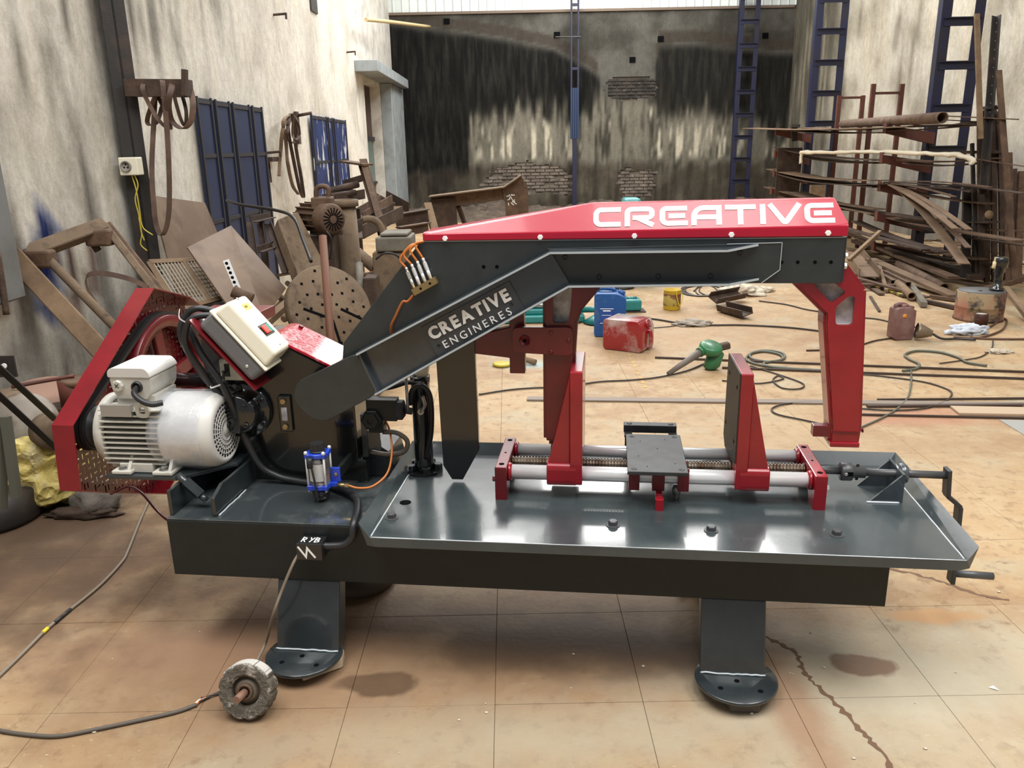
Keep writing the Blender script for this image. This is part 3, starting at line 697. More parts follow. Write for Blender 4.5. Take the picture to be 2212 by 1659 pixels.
# nameplate on the channel arm (basis along the arm)
e1 = Vector((.872-.245, 0, 1.282-.958)).normalized(); e2 = Vector((-e1.z, 0, e1.x))
n0 = Vector((.505, .332, .946))
def np_(x, y, d): return n0 + e1*x + e2*y + Vector((0, -d, 0))
bm = BM(); prism(bm, [(0, 0), (.325, 0), (.325, .112), (0, .112)], np_, 0, .006); bevel(bm, .001); npl = P('nameplate', bm, mat('nameplate_paint', (.045, .053, .062), .32, coat=.3, bump=.15, bscale=60), arm, 'cast nameplate with raised white lettering')
def lettering(text, size, bold, x0, y0, x1, f, depth, m, parent):
    ws = [text_bm(c, size, None, depth, bold)[1] for c in text]
    gap = (x1-x0-sum(ws))/(len(text)-1); x = x0
    for c, w in zip(text, ws):
        bm, _ = text_bm(c, size, (lambda a, b, d, X=x: f(X+a, y0+b, d)), depth, bold); P('letter', bm, m, parent); x += w+gap
lettering('CREATIVE', .054, .0022, .012, .060, .305, lambda x, y, d: np_(x, y, .006+d), .005, white_p, arm)
lettering('ENGINERES', .036, .0, .038, .016, .285, lambda x, y, d: np_(x, y, .006+d), .004, white_p, arm)
for x, y in ((.022, .034), (.297, .045)):
    bm = BM(); lathe(bm, np_(x, y, .006), (0, -1, 0), [(0, 0), (.003, 0), (.0032, .0015), (.0055, .0015), (.006, 0)], 12); P('socket_screw', bm, dark_pl, arm)
# hood
def hood_bm():
    bm = BM(); st = [(.468, 1.338, 1.343, .003), (.49, 1.339, 1.346, .018), (.996, 1.343, 1.424, .052), (1.715, 1.354, 1.431, .052), (1.748, 1.355, 1.362, .008)]
    rings = []
    for u, c, t, ins in st:
        b = lerp(1.3175, 1.3235, (u-.468)/1.28); vf, vb = .350, .502
        rings.append([bm.verts.new(p) for p in ((u, vf, b), (u, vf, c), (u, vf+ins, t), (u, vb-ins, t), (u, vb, c), (u, vb, b))])
    for A, B in zip(rings, rings[1:]):
        for i in range(5): bm.faces.new((A[i], A[i+1], B[i+1], B[i]))
        bm.faces.new((A[5], A[0], B[0], B[5]))
    bm.faces.new(rings[0][::-1]); bm.faces.new(rings[-1])
    return bevel(bm, .004, 3, .15)
hood = P('hood', hood_bm(), red_hood, label='glossy red sheet metal hood lettered in white')
for u, w in ((.540, 1.325), (.838, 1.327), (1.125, 1.329), (1.412, 1.331), (1.690, 1.334)):
    bm = BM(); hexhead(bm, (u, .3498, w), (0, -1, 0), .0085, .007); P('hex_bolt', bm, white_p, hood)
# hood lettering: square pen strokes on the sloping face
h0 = Vector((1.0, .350, 1.3445)); hx = Vector((1.69-1.0, 0, .0075)).normalized(); hy = Vector((0, .052, .0785)).normalized(); hn = hx.cross(hy)
if hn.y > 0: hn = -hn
def hf(x, y, d): return h0+hx*x+hy*y+hn*d
HB, HH, TW = .0125, .066, .0160
def cap(x, w, kind):
    y0, y1, ym = HB+TW/2, HB+HH-TW/2, HB+HH/2; r = .016; L = x+TW/2; R = x+w-TW/2; o = []
    if kind == 'C': o = [[(x+w, y1)]+arc(L+r, y1-r, r, 90, 180)+arc(L+r, y0+r, r, 180, 270)+[(x+w, y0)]]
    if kind == 'E': o = [[(x+w-.002, y1)]+arc(L+r*.8, y1-r*.8, r*.8, 90, 180)+arc(L+r, y0+r, r, 180, 270)+[(x+w, y0)], [(x+TW*1.7, ym), (x+w-.008, ym)]]
    if kind == 'R': o = [[(L, HB), (L, y1)] if 0 else [(L, HB)]+arc(L+r*.8, y1-r*.8, r*.8, 180, 90)+arc(R-r*.75, y1-r*.75, r*.75, 90, 0)+arc(R-r*.75, ym-.004+r*.75, r*.75, 0, -90)+[(x+TW*1.5, ym-.004)], [(x+w*.42, ym-.004), (x+w-.004, HB+.003)]]
    if kind == 'A': o = [[(L, HB)]+arc(L+r*1.8, y1-r*1.8, r*1.8, 180, 90)+[(R, y1), (R, HB)], [(L+TW/2, ym-.006), (R-TW/2, ym-.006)]]
    if kind == 'T': o = [[(x, y1), (x+w, y1)], [(x+w/2, y1-TW/2), (x+w/2, HB)]]
    if kind == 'I': o = [[(L, HB+HH), (L, HB)]]
    if kind == 'V': o = [[(L-.004, HB+HH)]+arc(x+w/2, HB+.012, .006, 215, 325, 4)+[(R+.004, HB+HH)]]
    bm = BM()
    for q, s in enumerate(o): stroke(bm, s, TW, hf, .0004, .0016-.0004*q)
    P('letter', bm, white_p, hood)
for k, x, w in (('C', .0, .083), ('R', .095, .090), ('E', .200, .084), ('A', .294, .090), ('T', .394, .090), ('I', .496, .0135), ('V', .520, .095), ('E', .624, .086)): cap(x, w, k)
# ---- red blade arms
def blade_arm(outer, holes, v0, v1, m):
    bm = BM(); prism_holes(bm, outer, holes, uw, v0, v0+.014)
    a = P('blade_arm', bm, m, label=None)
    bm = BM(); n = len(outer)
    for i in range(n):
        p, q = outer[i], outer[(i+1) % n]; d = (Vector(q)-Vector(p)).normalized(); s = Vector((-d.y, d.x))*.010
        prism(bm, [p, q, tuple(Vector(q)+s), tuple(Vector(p)+s)], uw, v0+.0145, v1)
    P('side_wall', bm, m, a)
    for h in holes:
        c = Vector((sum(p[0] for p in h)/len(h), sum(p[1] for p in h)/len(h)))
        big = [tuple(c+(Vector(p)-c)*1.08) for p in h]
        P('pocket', prm(big, uw, v0+.026, v0+.034), primer, a, 'bare grey casting in the pocket')
        bm = BM()
        for i in range(len(h)):
            p, q = h[i], h[(i+1) % len(h)]; d = (Vector(q)-Vector(p)).normalized(); s = Vector((-d.y, d.x))*.003
            prism(bm, [p, q, tuple(Vector(q)-s), tuple(Vector(p)-s)], uw, v0+.015, v0+.026)
        P('pocket_wall', bm, primer, a)
    return a
ra = [(1.610, 1.190), (1.720, 1.086), (1.7205, 1.053), (1.768, .722), (1.768, .668), (1.845, .664), (1.848, .72), (1.819, 1.155), (1.757, 1.232), (1.70, 1.25)]
ra = ra[::-1]
rh1 = rpoly([(1.664, 1.182), (1.727, 1.118), (1.768, 1.152), (1.728, 1.182)], .012, 3)
rh2 = rpoly([(1.745, 1.050), (1.796, 1.050), (1.794, 1.140), (1.775, 1.140), (1.740, 1.105)], .012, 3)
arm_r = blade_arm(ra, [rh1, rh2], .380, .462, red)
bm = BM(); prism(bm, [(1.7165, 1.05), (1.7195, 1.05), (1.7665, .745), (1.7635, .745)], uw, .398, .462); P('bare_side', bm, mat('bare_brown', (.22, .14, .085), .6), arm_r, 'unpainted brown side of the arm')
bm = BM(); box(bm, (1.762, .372, .652), (1.852, .47, .668)); bevel(bm, .003); P('end_shoe', bm, red, arm_r)
bm = BM(); box(bm, (1.709, .385, .682), (1.757, .42, .719)); box(bm, (1.7575, .40, .664), (1.7665, .435, .742)); bevel(bm, .002); P('blade_clamp', bm, red_d, arm_r)
bm = BM(); beam(bm, (1.77, .3785, .703), (1.845, .3785, .701), .003, .004); cyl(bm, (1.848, .40, .702), (1.866, .40, .702), .003, 8); lathe(bm, (1.862, .40, .702), (1, 0, 0), [(0, 0), (.007, 0), (.008, .004), (0, .006)], 8); P('tension_screw', bm, red_d, arm_r)
la = [(.850, 1.19), (.849, .652), (.935, .652), (.936, .95), (.942, 1.05), (.957, 1.095), (1.01, 1.160), (1.03, 1.19)]
la = la[::-1]
lh = rpoly([(.872, 1.05), (.921, 1.05), (.930, 1.10), (.935, 1.17), (.874, 1.165)], .012, 3)
lh = lh[::-1] if 0 else lh
arm_l = blade_arm([tuple(p) for p in la][::-1] if 0 else la, [lh], .385, .465, red_d)
bm = BM(); box(bm, (.857, .40, .63), (.905, .44, .651)); P('blade_clamp', bm, red_d, arm_l)
bm = BM(); prism(bm, rpoly([(.742, .955), (.936, .945), (.936, 1.04), (.742, 1.038)], .018, 3), uw, .366, .3845); bevel(bm, .002); pv = P('link_plate', bm, red_d)
for u, w, r in ((.783, .995, .018), (.868, 1.022, .008), (.925, .996, .008), (.868, .958, .008)):
    bm = BM(); lathe(bm, (u, .366, w), (0, -1, 0), [(r*.4, -.001), (r*.4, .004), (r, .004), (r, .006), (r*1.05, 0)] if r > .01 else [(0, .003), (r*.8, .003), (r, 0)], 16); P('pivot_pin', bm, red_d, pv)
bm = BM(); cyl(bm, (.783, .364, .995), (.783, .366, .995), .006, 10); P('bolt_hole', bm, hole_b, pv)
bm = BM(); prism(bm, [(.55, .945), (.727, .925), (.727, .872), (.778, .872), (.778, 1.04), (.775, 1.15), (.735, 1.15), (.728, 1.03), (.55, .985)], uw, .41, .45); bevel(bm, .003); P('connecting_rod', bm, red_d)
# ---- hanging guide plate, lift cylinder
bm = BM(); prism(bm, [(.481, .93), (.489, .54), (.518, .489), (.556, .489), (.616, .60), (.616, .70), (.612, 1.03), (.50, .95)], uw, .400, .424); bevel(bm, .002); P('guide_plate', bm, black_p)
bm = BM(); lathe(bm, (.398, .50, .49), (0, 0, 1), [(.0, 0), (.036, 0), (.036, .02), (.033, .03), (.033, .315), (.035, .32), (.035, .345), (.026, .345), (.026, .33)], 28); cylp = P('lift_cylinder', bm, black_p)
bm = BM(); cyl(bm, (.402, .50, .81), (.425, .50, .93), .0215, 22); P('piston_rod', bm, cream, cylp, 'cream wrapped piston rod')
bm = BM()
for k in range(5):
    a = 2*PI*k/5; p = Vector((.398+math.cos(a)*.05, .50+math.sin(a)*.045, .488)); hexhead(bm, p, (0, 0, 1), .016, .02)
lathe(bm, (.398, .5, .474), (0, 0, 1), [(0, 0), (.066, 0), (.066, .014), (0, .014)], 10, False); P('cylinder_foot', bm, black_p, cylp)
# ---- gear housing
hp = [(-.30, .4715), (.218, .4715), (.218, .553), (.190, .558), (.190, .845), (.125, .878), (-.062, .974), (-.16, .985), (-.27, .90), (-.31, .70)]
hous = P('gear_housing', prm(hp, uw, .392, .625, .004), mat('housing_black', (.007, .0085, .0085), .2, coat=.5, layers=(((.012, .0125, .0115), 3, .4, .7),)), label='black gear housing behind the motor')
bm = BM(); prism(bm, [(.192, .4715), (.305, .4715), (.285, .565), (.192, .625)], uw, .45, .62); bevel(bm, .003); P('housing_foot', bm, slate, hous)
bm = BM(); prism(bm, [(-.075, .985), (.142, .876), (.147, .885), (-.07, .994)], uw, .386, .612); prism(bm, [(-.069, .994), (-.075, .985), (-.10, .985), (-.10, .994)], uw, .386, .612); bevel(bm, .003); cv = P('sloping_cover', bm, red_wrap, hous, 'red sloping cover still under wrinkled film')
bm = BM(); hexhead(bm, (-.05, .58, .985), (.45, 0, .9), .009, .008); P('hex_bolt', bm, red_d, hous)
bm = BM(); box(bm, (-.42, .55, .70), (-.27, .70, 1.0)); P('rear_box', bm, black_p, hous)
bm = BM(); box(bm, (-.44, .545, 1.0005), (-.20, .72, 1.04)); bevel(bm, .002); P('rear_lid', bm, red_d, hous)
# output flange
HC = Vector((-.205, .392, .735))
bm = BM(); lathe(bm, HC, (0, -1, 0), [(0, 0), (.098, 0), (.100, .004), (.100, .018), (.096, .022), (.074, .023), (.072, .05), (.068, .066), (.060, .072), (0, .074)], 40); hub = P('bearing_flange', bm, black_p, hous)
for k in range(6):
    a = PI/6+PI/3*k; bm = BM(); lathe(bm, HC+Vector((math.cos(a)*.085, -.021, math.sin(a)*.085)), (0, -1, 0), [(0, .004), (.005, .004), (.0052, .012), (.0095, .012), (.010, 0)], 14); P('socket_screw', bm, dark_pl, hous)
for k in range(4):
    a = PI/4+PI/2*k; bm = BM(); lathe(bm, HC+Vector((math.cos(a)*.048, -.073, math.sin(a)*.048)), (0, -1, 0), [(0, .003), (.004, .003), (.0042, .008), (.008, .008), (.0085, 0)], 12); P('socket_screw', bm, dark_pl, hous)
# oil level window
bm = BM(); box(bm, (-.079, .378, .658), (-.033, .391, .79)); bevel(bm, .005); sg = P('level_gauge', bm, black_p, hous)
bm = BM(); box(bm, (-.067, .3765, .70), (-.047, .3778, .748)); P('gauge_window', bm, primer, hous)
for w in (.678, .77):
    bm = BM(); hexhead(bm, (-.057, .3778, w), (0, -1, 0), .0105, .008); P('hex_bolt', bm, brass, hous)
# hydraulic valve on the right of the housing
bm = BM(); box(bm, (.205, .40, .565), (.225, .43, .72)); box(bm, (.226, .402, .59), (.27, .41, .66)); P('valve_bracket', bm, slate, hous)
bm = BM(); lathe(bm, (.248, .395, .706), (0, -1, 0), [(0, 0), (.038, 0), (.038, .012), (.036, .014), (.030, .016), (.028, .024), (.012, .024), (.011, .02), (0, .02)], 6, False); box(bm, (.23, .396, .70), (.335, .44, .775)); box(bm, (.232, .40, .655), (.285, .44, .70)); vb = P('hydraulic_valve', bm, slate_m)
bm = BM(); lathe(bm, (.3355, .418, .735), (1, 0, 0), [(0, 0), (.036, 0), (.036, .018), (.03, .022), (0, .022)], 6, False); cyl(bm, (.357, .418, .733), (.385, .418, .73), .012, 14); P('hex_nut', bm, black_plate, vb)
bm = BM(); cyl(bm, (.372, .412, .728), (.372, .412, .86), .0055, 10); P('lever', bm, steel, vb)
bm = BM(); tube(bm, [(.28, .41, .655), (.33, .405, .655), (.365, .405, .625), (.35, .405, .585), (.29, .41, .572), (.225, .415, .578)], .0085, 10); P('hydraulic_hose', bm, mat('hose_brown', (.10, .08, .06), .4), vb)
bm = BM(); tube(bm, [(.37, .45, .745), (.385, .44, .80), (.42, .44, .815), (.445, .445, .77), (.44, .455, .65), (.415, .46, .54)], .0095, 10); tube(bm, [(.255, .47, .79), (.31, .48, .80), (.36, .48, .815), (.42, .46, .815)], .0085, 10); P('hydraulic_hose', bm, black_r, vb)
bm = BM(); cyl(bm, (.405, .455, .715), (.405, .468, .715), .011, 12); tube(bm, [(.405, .46, .715), (.42, .455, .74), (.415, .45, .775)], .007, 8); P('hose_fitting', bm, steel, cylp)
# ---- oil lubricator
LB = Vector((.106, .235, .482))
lub = P('oil_lubricator', (lambda b: (lathe(b, LB, (0, 0, 1), [(0, 0), (.024, 0), (.028, .006), (.029, .035), (0, .036)], 24), b)[1])(BM()), mat('smoke_bowl', (.012, .012, .014), .15, coat=.7), label='blue and clear oil lubricator in front of the housing')
def lobes(w0, w1):
    bm = BM(); p = []
    for k in range(48):
        a = 2*PI*k/48; r = .037+.012*max(0, math.cos(2*(a-PI/4)*2))**4*1.0; p.append((LB.x+math.cos(a)*r, LB.y+math.sin(a)*r))
    prism(bm, p, uv, w0, w1); return bevel(bm, .0015, 1)
P('clamp_ring', lobes(.520, .536), blue_pl, lub); P('clamp_ring', lobes(.632, .646), blue_pl, lub)
bm = BM(); lathe(bm, LB+Vector((0, 0, .055)), (0, 0, 1), [(.035, 0), (.035, .095), (.033, .095), (.033, 0), (.035, 0)], 28); P('clear_cup', bm, clear, lub)
bm = BM(); lathe(bm, LB+Vector((0, 0, .0545)), (0, 0, 1), [(0, 0), (.0325, 0), (.0325, .03), (0, .03)], 24); P('oil_fill', bm, copper, lub)
bm = BM(); lathe(bm, LB+Vector((0, 0, .085)), (0, 0, 1), [(0, 0), (.0315, 0), (.0315, .064), (0, .064)], 24); P('dark_column', bm, mat('smoked_inside', (.07, .05, .035), .4), lub)
bm = BM(); lathe(bm, LB+Vector((0, 0, .1645)), (0, 0, 1), [(0, 0), (.026, 0), (.026, .004), (.022, .006), (0, .006)], 20); P('cap_base', bm, dark_pl, lub)
bm = BM(); n = 40; pr = [(LB.x+math.cos(2*PI*i/n)*(.0225+(.0014 if i % 2 else -.0008)), LB.y+math.sin(2*PI*i/n)*(.0225+(.0014 if i % 2 else -.0008))) for i in range(n)]; prism(bm, pr, uv, .6525, .676); P('screw_cap', bm, dark_pl, lub)
for a in (PI/4, 3*PI/4, 5*PI/4, 7*PI/4):
    x, y = LB.x+math.cos(a)*.042, LB.y+math.sin(a)*.042
    bm = BM(); cyl(bm, (x, y, .515), (x, y, .655), .0038, 10); lathe(bm, (x, y, .646), (0, 0, 1), [(0, 0), (.0065, 0), (.0065, .006), (.004, .010), (0, .011)], 10); P('tie_rod', bm, chrome, lub)
bm = BM(); prism(bm, [(LB.x-.024, .552), (LB.x+.024, .552), (LB.x+.024, .612), (LB.x-.024, .612)], lambda a, b, d: (a, LB.y-math.sqrt(max(.0356**2-(a-LB.x)**2, 0))-d, b), 0, .0006)
bmesh.ops.subdivide_edges(bm, edges=[e for e in bm.edges if abs(e.verts[0].co.x-e.verts[1].co.x) > .01], cuts=6)
for v in bm.verts: v.co.y = LB.y-math.sqrt(.0360**2-(v.co.x-LB.x)**2)-(0 if v.index % 2 else 0)
P('paper_label', bm, white_p, lub)
bm = BM(); tube(bm, [(LB.x-.012, LB.y-.044, .634), (LB.x-.006, LB.y-.047, .60), (LB.x+.0, LB.y-.045, .54), (LB.x+.002, LB.y-.042, .485)], .0035, 8); cyl(bm, (LB.x-.013, LB.y-.044, .605), (LB.x-.013, LB.y-.044, .640), .010, 14); P('breather_hose', bm, dark_pl, lub)
bm = BM(); box(bm, (LB.x+.036, LB.y+.005, .536), (LB.x+.068, LB.y+.014, .588)); box(bm, (LB.x+.03, LB.y-.004, .522), (LB.x+.058, LB.y+.014, .538)); bevel(bm, .003); P('mount_lug', bm, blue_pl, lub)
bm = BM(); box(bm, (LB.x+.05, LB.y+.0145, .545), (LB.x+.064, .391, .58)); P('mount_bracket', bm, slate_m, lub)
bm = BM(); hexhead(bm, (LB.x+.055, LB.y+.005, .565), (0, -1, 0), .006, .005); cyl(bm, (LB.x+.058, LB.y-.002, .530), (LB.x+.086, LB.y-.002, .529), .006, 10); cyl(bm, (LB.x+.084, LB.y-.002, .529), (LB.x+.098, LB.y-.002, .529), .0075, 6); P('hose_fitting', bm, brass, lub)
bm = BM(); tube(bm, [(LB.x+.095, LB.y-.002, .529), (.235, .24, .517), (.275, .27, .513), (.312, .32, .54), (.318, .37, .60), (.30, .42, .66), (.27, .44, .71), (.262, .45, .75)], .0038, 8); P('oil_hose', bm, orange, lub)
# ---- oil distributor on the bow plate
d1 = Vector((.512-.436, 0, 1.190-1.150)).normalized(); d2 = Vector((-d1.z, 0, d1.x)); D0 = Vector((.436, .336, 1.146))
def df(x, y, d): return D0+d1*x+d2*y+Vector((0, -d, 0))
bm = BM(); prism(bm, [(0, 0), (.088, 0), (.088, .022), (0, .022)], df, -.019, .004); bevel(bm, .001); dis = P('oil_distributor', bm, brass, label='brass oil distributor with four fittings')
for x in (.03, .065):
    bm = BM(); cyl(bm, df(x, .011, .004), df(x, .011, .0052), .004, 10); P('bolt_hole', bm, hole_b, dis)
ends = [Vector((.452, .36, 1.307)), Vector((.456, .362, 1.309)), Vector((.462, .364, 1.311)), Vector((.466, .366, 1.312))]
up = Vector((-.33, 0, .94))
for i, x in enumerate((.010, .031, .052, .073)):
    b = df(x, .023, -.006); t = b+up*.055
    bm = BM(); cyl(bm, b, b+up*.03, .0055, 10); cyl(bm, b+up*.03, t, .0065, 6); cyl(bm, t, t+up*.014, .0045, 10); P('quick_fitting', bm, chrome if i else zinc, dis)
    bm = BM(); s = t+up*.012; tube(bm, [s, s+up*(.03+.005*i)+Vector((-.008-.004*i*(i < 2), 0, .0)), lerp(s, ends[i], .7)+Vector((-.012+.004*i, -.01, .018)), ends[i]], .0036, 8); P('oil_hose', bm, orange, dis)
bm = BM(); tube(bm, [df(-.004, .004, -.006), df(-.03, -.005, -.0), (.395, .335, 1.125), (.370, .335, 1.08), (.352, .34, 1.045), (.345, .36, 1.0)], .0045, 8); P('oil_hose', bm, mat('orange_dark', (.35, .10, .02), .4), dis)
# ---- motor bracket box and motor
bm = BM(); box(bm, (-.350, .082, .471), (-.338, .44, .5575)); box(bm, (-.338, .43, .471), (-.2, .44, .5575)); mb = P('motor_bracket', bm, slate)
bm = BM(); prism(bm, [(.084, .471), (.44, .471), (.44, .5575), (.20, .5575), (.15, .56), (.084, .535)], vw, -.205, -.192); bevel(bm, .002); P('bracket_cheek', bm, slate, mb)
bm = BM(); tube(bm, [(-.186, .09+.2*i/10, .473+random.uniform(-.001, .002)) for i in range(11)], .0032, 6, 2); P('weld_bead', bm, weld, mb)
bm = BM(); prism(bm, [(-.61, .160), (-.36, .160), (-.21, .30), (-.21, .46), (-.61, .46)], uv, .558, .5695); bevel(bm, .0015); P('motor_plate', bm, slate, mb)
bm = BM(); cyl(bm, (-.345, .15, .585), (-.292, .15, .532), .0125, 14); cyl(bm, (-.322, .15, .562), (-.275, .15, .515), .018, 6); cyl(bm, (-.275, .15, .515), (-.255, .15, .495), .011, 12); P('adjusting_screw', bm, slate, mb)
MV, MZ = .235, .722
def ml(name, prof, m, parent, n=36, **k):
    bm = BM(); lathe(bm, (0, MV, MZ), (1, 0, 0), prof, n); return P(name, bm, m, parent, **k)
mdk = mat('fin_gap_shade', (.075, .07, .06), .7)  # barrel colour darkened to paint the shade between the fins
mo = ml('electric_motor', [(0, -.62), (.100, -.62), (.104, -.60), (.104, -.36), (0, -.36)], mdk, hs, label='cream finned electric motor with film round its fan cowl')
ml('drive_end_shield', [(0, -.655), (.05, -.655), (.07, -.645), (.108, -.637), (.122, -.628), (.122, -.598), (.106, -.596)], motor_c, mo)
for k in range(11):
    w = -.088+.0185*k; r = .1035
    x = math.sqrt(max(r*r-w*w, 0)); X = .119 if abs(w) < .075 else .112
    bm = BM(); box(bm, (-.600, MV-X, MZ+w-.0022), (-.372, MV+X, MZ+w+.0022)); P('cooling_fin', bm, motor_c, mo)
bm = BM(); box(bm, (-.60, MV-.085, MZ-.115), (-.40, MV+.085, MZ-.09)); box(bm, (-.545, MV-.12, MZ-.1175), (-.42, MV-.085, MZ-.085)); bevel(bm, .003)
P('motor_foot', bm, motor_c, mo)
for u in (-.53, -.375):
    bm = BM(); box(bm, (u-.035, .092, .6045), (u+.04, .17, .618)); bevel(bm, .004); P('foot_pad', bm, motor_c, mo)
    bm = BM(); hexhead(bm, (u, .118, .618), (0, 0, 1), .013, .010, .002); P('hex_bolt', bm, steel, mo)
    bm = BM(); prism(bm, [(.10, .618), (.16, .618), (.15, .66), (.13, .66)], vw, u+.022, u+.034); P('foot_rib', bm, motor_c, mo)
bm = BM(); box(bm, (-.585, MV-.118, MZ+.078), (-.47, MV-.100, MZ+.118)); P('rating_plate', bm, mat('rating_plate', (.42, .41, .38), .4, metal=.5), mo)
bm = BM(); prism_holes(bm, rpoly([(-.455, MZ+.075), (-.405, MZ+.075), (-.405, MZ+.125), (-.455, MZ+.125)], .02, 4), [rpoly([(-.442, MZ+.088), (-.442, MZ+.112), (-.418, MZ+.112), (-.418, MZ+.088)], .011, 4)], uw, MV-.115, MV-.10); P('lifting_eye', bm, motor_c, mo)
# terminal box
bm = BM(); box(bm, (-.545, MV-.075, MZ+.098), (-.40, MV+.06, MZ+.14)); P('box_neck', bm, motor_c, mo)
tbx = BM(); prism(tbx, rpoly([(-.552, MZ+.158), (-.535, MZ+.130), (-.425, MZ+.128), (-.408, MZ+.155), (-.402, MZ+.203), (-.558, MZ+.203)], .008, 3), uw, MV-.082, MV+.085); bevel(tbx, .004); tbo = P('terminal_box', tbx, motor_c, mo)
bm = BM(); prism(bm, rpoly([(-.562, MZ+.2035), (-.398, MZ+.2035), (-.405, MZ+.222), (-.42, MZ+.236), (-.545, MZ+.236), (-.56, MZ+.226)], .008, 3), uw, MV-.086, MV+.089); bevel(bm, .004); P('terminal_lid', bm, cowl_w, mo)
bm = BM(); lathe(bm, (-.525, MV-.082, MZ+.176), (0, -1, 0), [(0, 0), (.020, 0), (.020, .008), (.017, .012), (0, .012)], 8, False); P('gland_plug', bm, motor_c, mo)
bm = BM(); beam(bm, (-.532, MV-.0945, MZ+.183), (-.518, MV-.0945, MZ+.171), .002, .0018); beam(bm, (-.532, MV-.0945, MZ+.171), (-.518, MV-.0945, MZ+.185), .002, .0018); P('cross_slot', bm, dark_pl, mo)
bm = BM(); lathe(bm, (-.455, MV-.082, MZ+.172), (0, -1, 0), [(0, .002), (.014, .002), (.014, .010), (.019, .010), (.020, 0)], 18); P('cable_gland', bm, dark_pl, mo)
bm = BM(); tube(bm, [(-.455, MV-.085, MZ+.172), (-.445, MV-.12, MZ+.160), (-.41, MV-.135, MZ+.140), (-.378, MV-.13, MZ+.128), (-.35, MV-.11, MZ+.128)], .0105, 10, 8, ribs=.007); P('motor_conduit', bm, dark_pl, mo)
# fan cowl and grille
ml('fan_cowl', [(.106, -.385), (.128, -.380), (.130, -.37), (.130, -.235), (.126, -.212), (.114, -.192), (.100, -.184), (.098, -.186), (.098, -.19)], cowl_w, mo, 48)
ml('cowl_inside', [(0, -.192), (.0985, -.192), (.0985, -.196), (0, -.196)], grille_b, mo)
bm = BM()
for r in (.022, .037, .052, .067, .082, .0965): lathe(bm, (-.1925, MV, MZ), (1, 0, 0), [(r-.0018, .003), (r+.0018, .003), (r+.0018, .006), (r-.0018, .006), (r-.0018, .003)], 48)
for k in range(30):
    a = 2*PI*k/30; d = Vector((0, math.cos(a), math.sin(a))); s = Vector((-.1895, MV, MZ)); tw = Vector((0, -math.sin(a), math.cos(a)))
    beam(bm, s+d*.022, s+d*.05+tw*.006, .0026, .003, (1, 0, 0)); beam(bm, s+d*.05+tw*.006, s+d*.098+tw*.006, .0034, .003, (1, 0, 0))
lathe(bm, (-.1925, MV, MZ), (1, 0, 0), [(0, 0), (.0225, 0), (.0225, .006), (0, .006)], 24)
P('fan_grille', bm, cowl_w, mo)
bm = BM(); lathe(bm, (0, MV, MZ), (1, 0, 0), [(.118, -.43), (.128, -.415), (.134, -.40), (.137, -.36), (.1365, -.30), (.137, -.26), (.1345, -.225)], 64)
bmesh.ops.subdivide_edges(bm, edges=bm.edges, cuts=1)
for v in bm.verts:
    r = Vector((0, v.co.y-MV, v.co.z-MZ)); k = 1+.028*noise.noise(v.co*38)+.012*noise.noise(v.co*95); v.co.y = MV+r.y*max(k, .985); v.co.z = MZ+r.z*max(k, .985)
for f in bm.faces: f.smooth = True
P('stretch_film', bm, film, mo, 'clear stretch film round the cowl')
PV, PZ = .31, .688
def settle(o):                            # bring the motor to its final size and seat on the plate
    for v in o.data.vertices: v.co = Vector((-.455+(v.co.x+.42)*.93, PV+v.co.y-MV, PZ+v.co.z-MZ))
    for c in o.children: settle(c)
bpy.context.view_layer.update(); settle(mo)
bm = BM(); lathe(bm, (0, PV, PZ), (1, 0, 0), [(0, -.752), (.073, -.752), (.075, -.747), (.066, -.738), (.075, -.729), (.075, -.726), (.066, -.717), (.075, -.709), (.075, -.706), (.02, -.704), (.02, -.66)], 36); P('motor_pulley', bm, dark_pl, mo)
# ---- flywheel, belts, guard
WC = Vector((-.727, .80, .715)); WR = .265
bm = BM(); lathe(bm, WC, (1, 0, 0), [(WR-.045, -.026), (WR-.004, -.026), (WR, -.023), (WR, .026), (WR-.004, .03), (WR-.045, .03), (WR-.05, .02), (WR-.05, -.02), (WR-.045, -.026)], 56); wh = P('flywheel', bm, red_d)
bm = BM(); lathe(bm, WC, (1, 0, 0), [(0, -.026), (.055, -.026), (.06, 0), (.055, .04), (0, .04)], 28); P('wheel_hub', bm, red_d, wh)
for k in range(4):
    a = PI/2+.12+PI/2*k; d = Vector((0, math.cos(a), math.sin(a))); bm = BM(); beam(bm, WC+d*.04, WC+d*(WR-.045), .060, .022, (1, 0, 0)); bevel(bm, .006); P('spoke', bm, red_d, wh)
bm = BM(); cyl(bm, WC+Vector((.03, 0, 0)), (-.41, WC.y-.0, WC.z), .03, 18); P('wheel_shaft', bm, black_p, wh)
def belt(u):
    r1, r2 = .078, WR+.006; c1 = Vector((PV, PZ)); c2 = Vector((WC.y, WC.z)); d = c2-c1; L = d.length; a = math.atan2(d.y, d.x); b = math.acos((r1-r2)/L)
    pts = [(c1.x+r1*math.cos(a+b+(2*PI-2*b)*i/14), c1.y+r1*math.sin(a+b+(2*PI-2*b)*i/14)) for i in range(15)]
    pts += [(c2.x+r2*math.cos(a-b+2*b*i/30), c2.y+r2*math.sin(a-b+2*b*i/30)) for i in range(31)]
    bm = BM(); pts.append(pts[0])
    ribbon(bm, [(u, y, z) for y, z in pts], .016, .012, (1, 0, 0), 1); P('drive_belt', bm, belt_m, wh)
belt(-.738); belt(-.717)
GA = [(.745, 1.10), (.156, .745), (.137, .520), (.30, .44), (.625, .290), (1.10, .50), (1.08, .97), (1.0, 1.02)]
bm = BM(); n = len(GA)
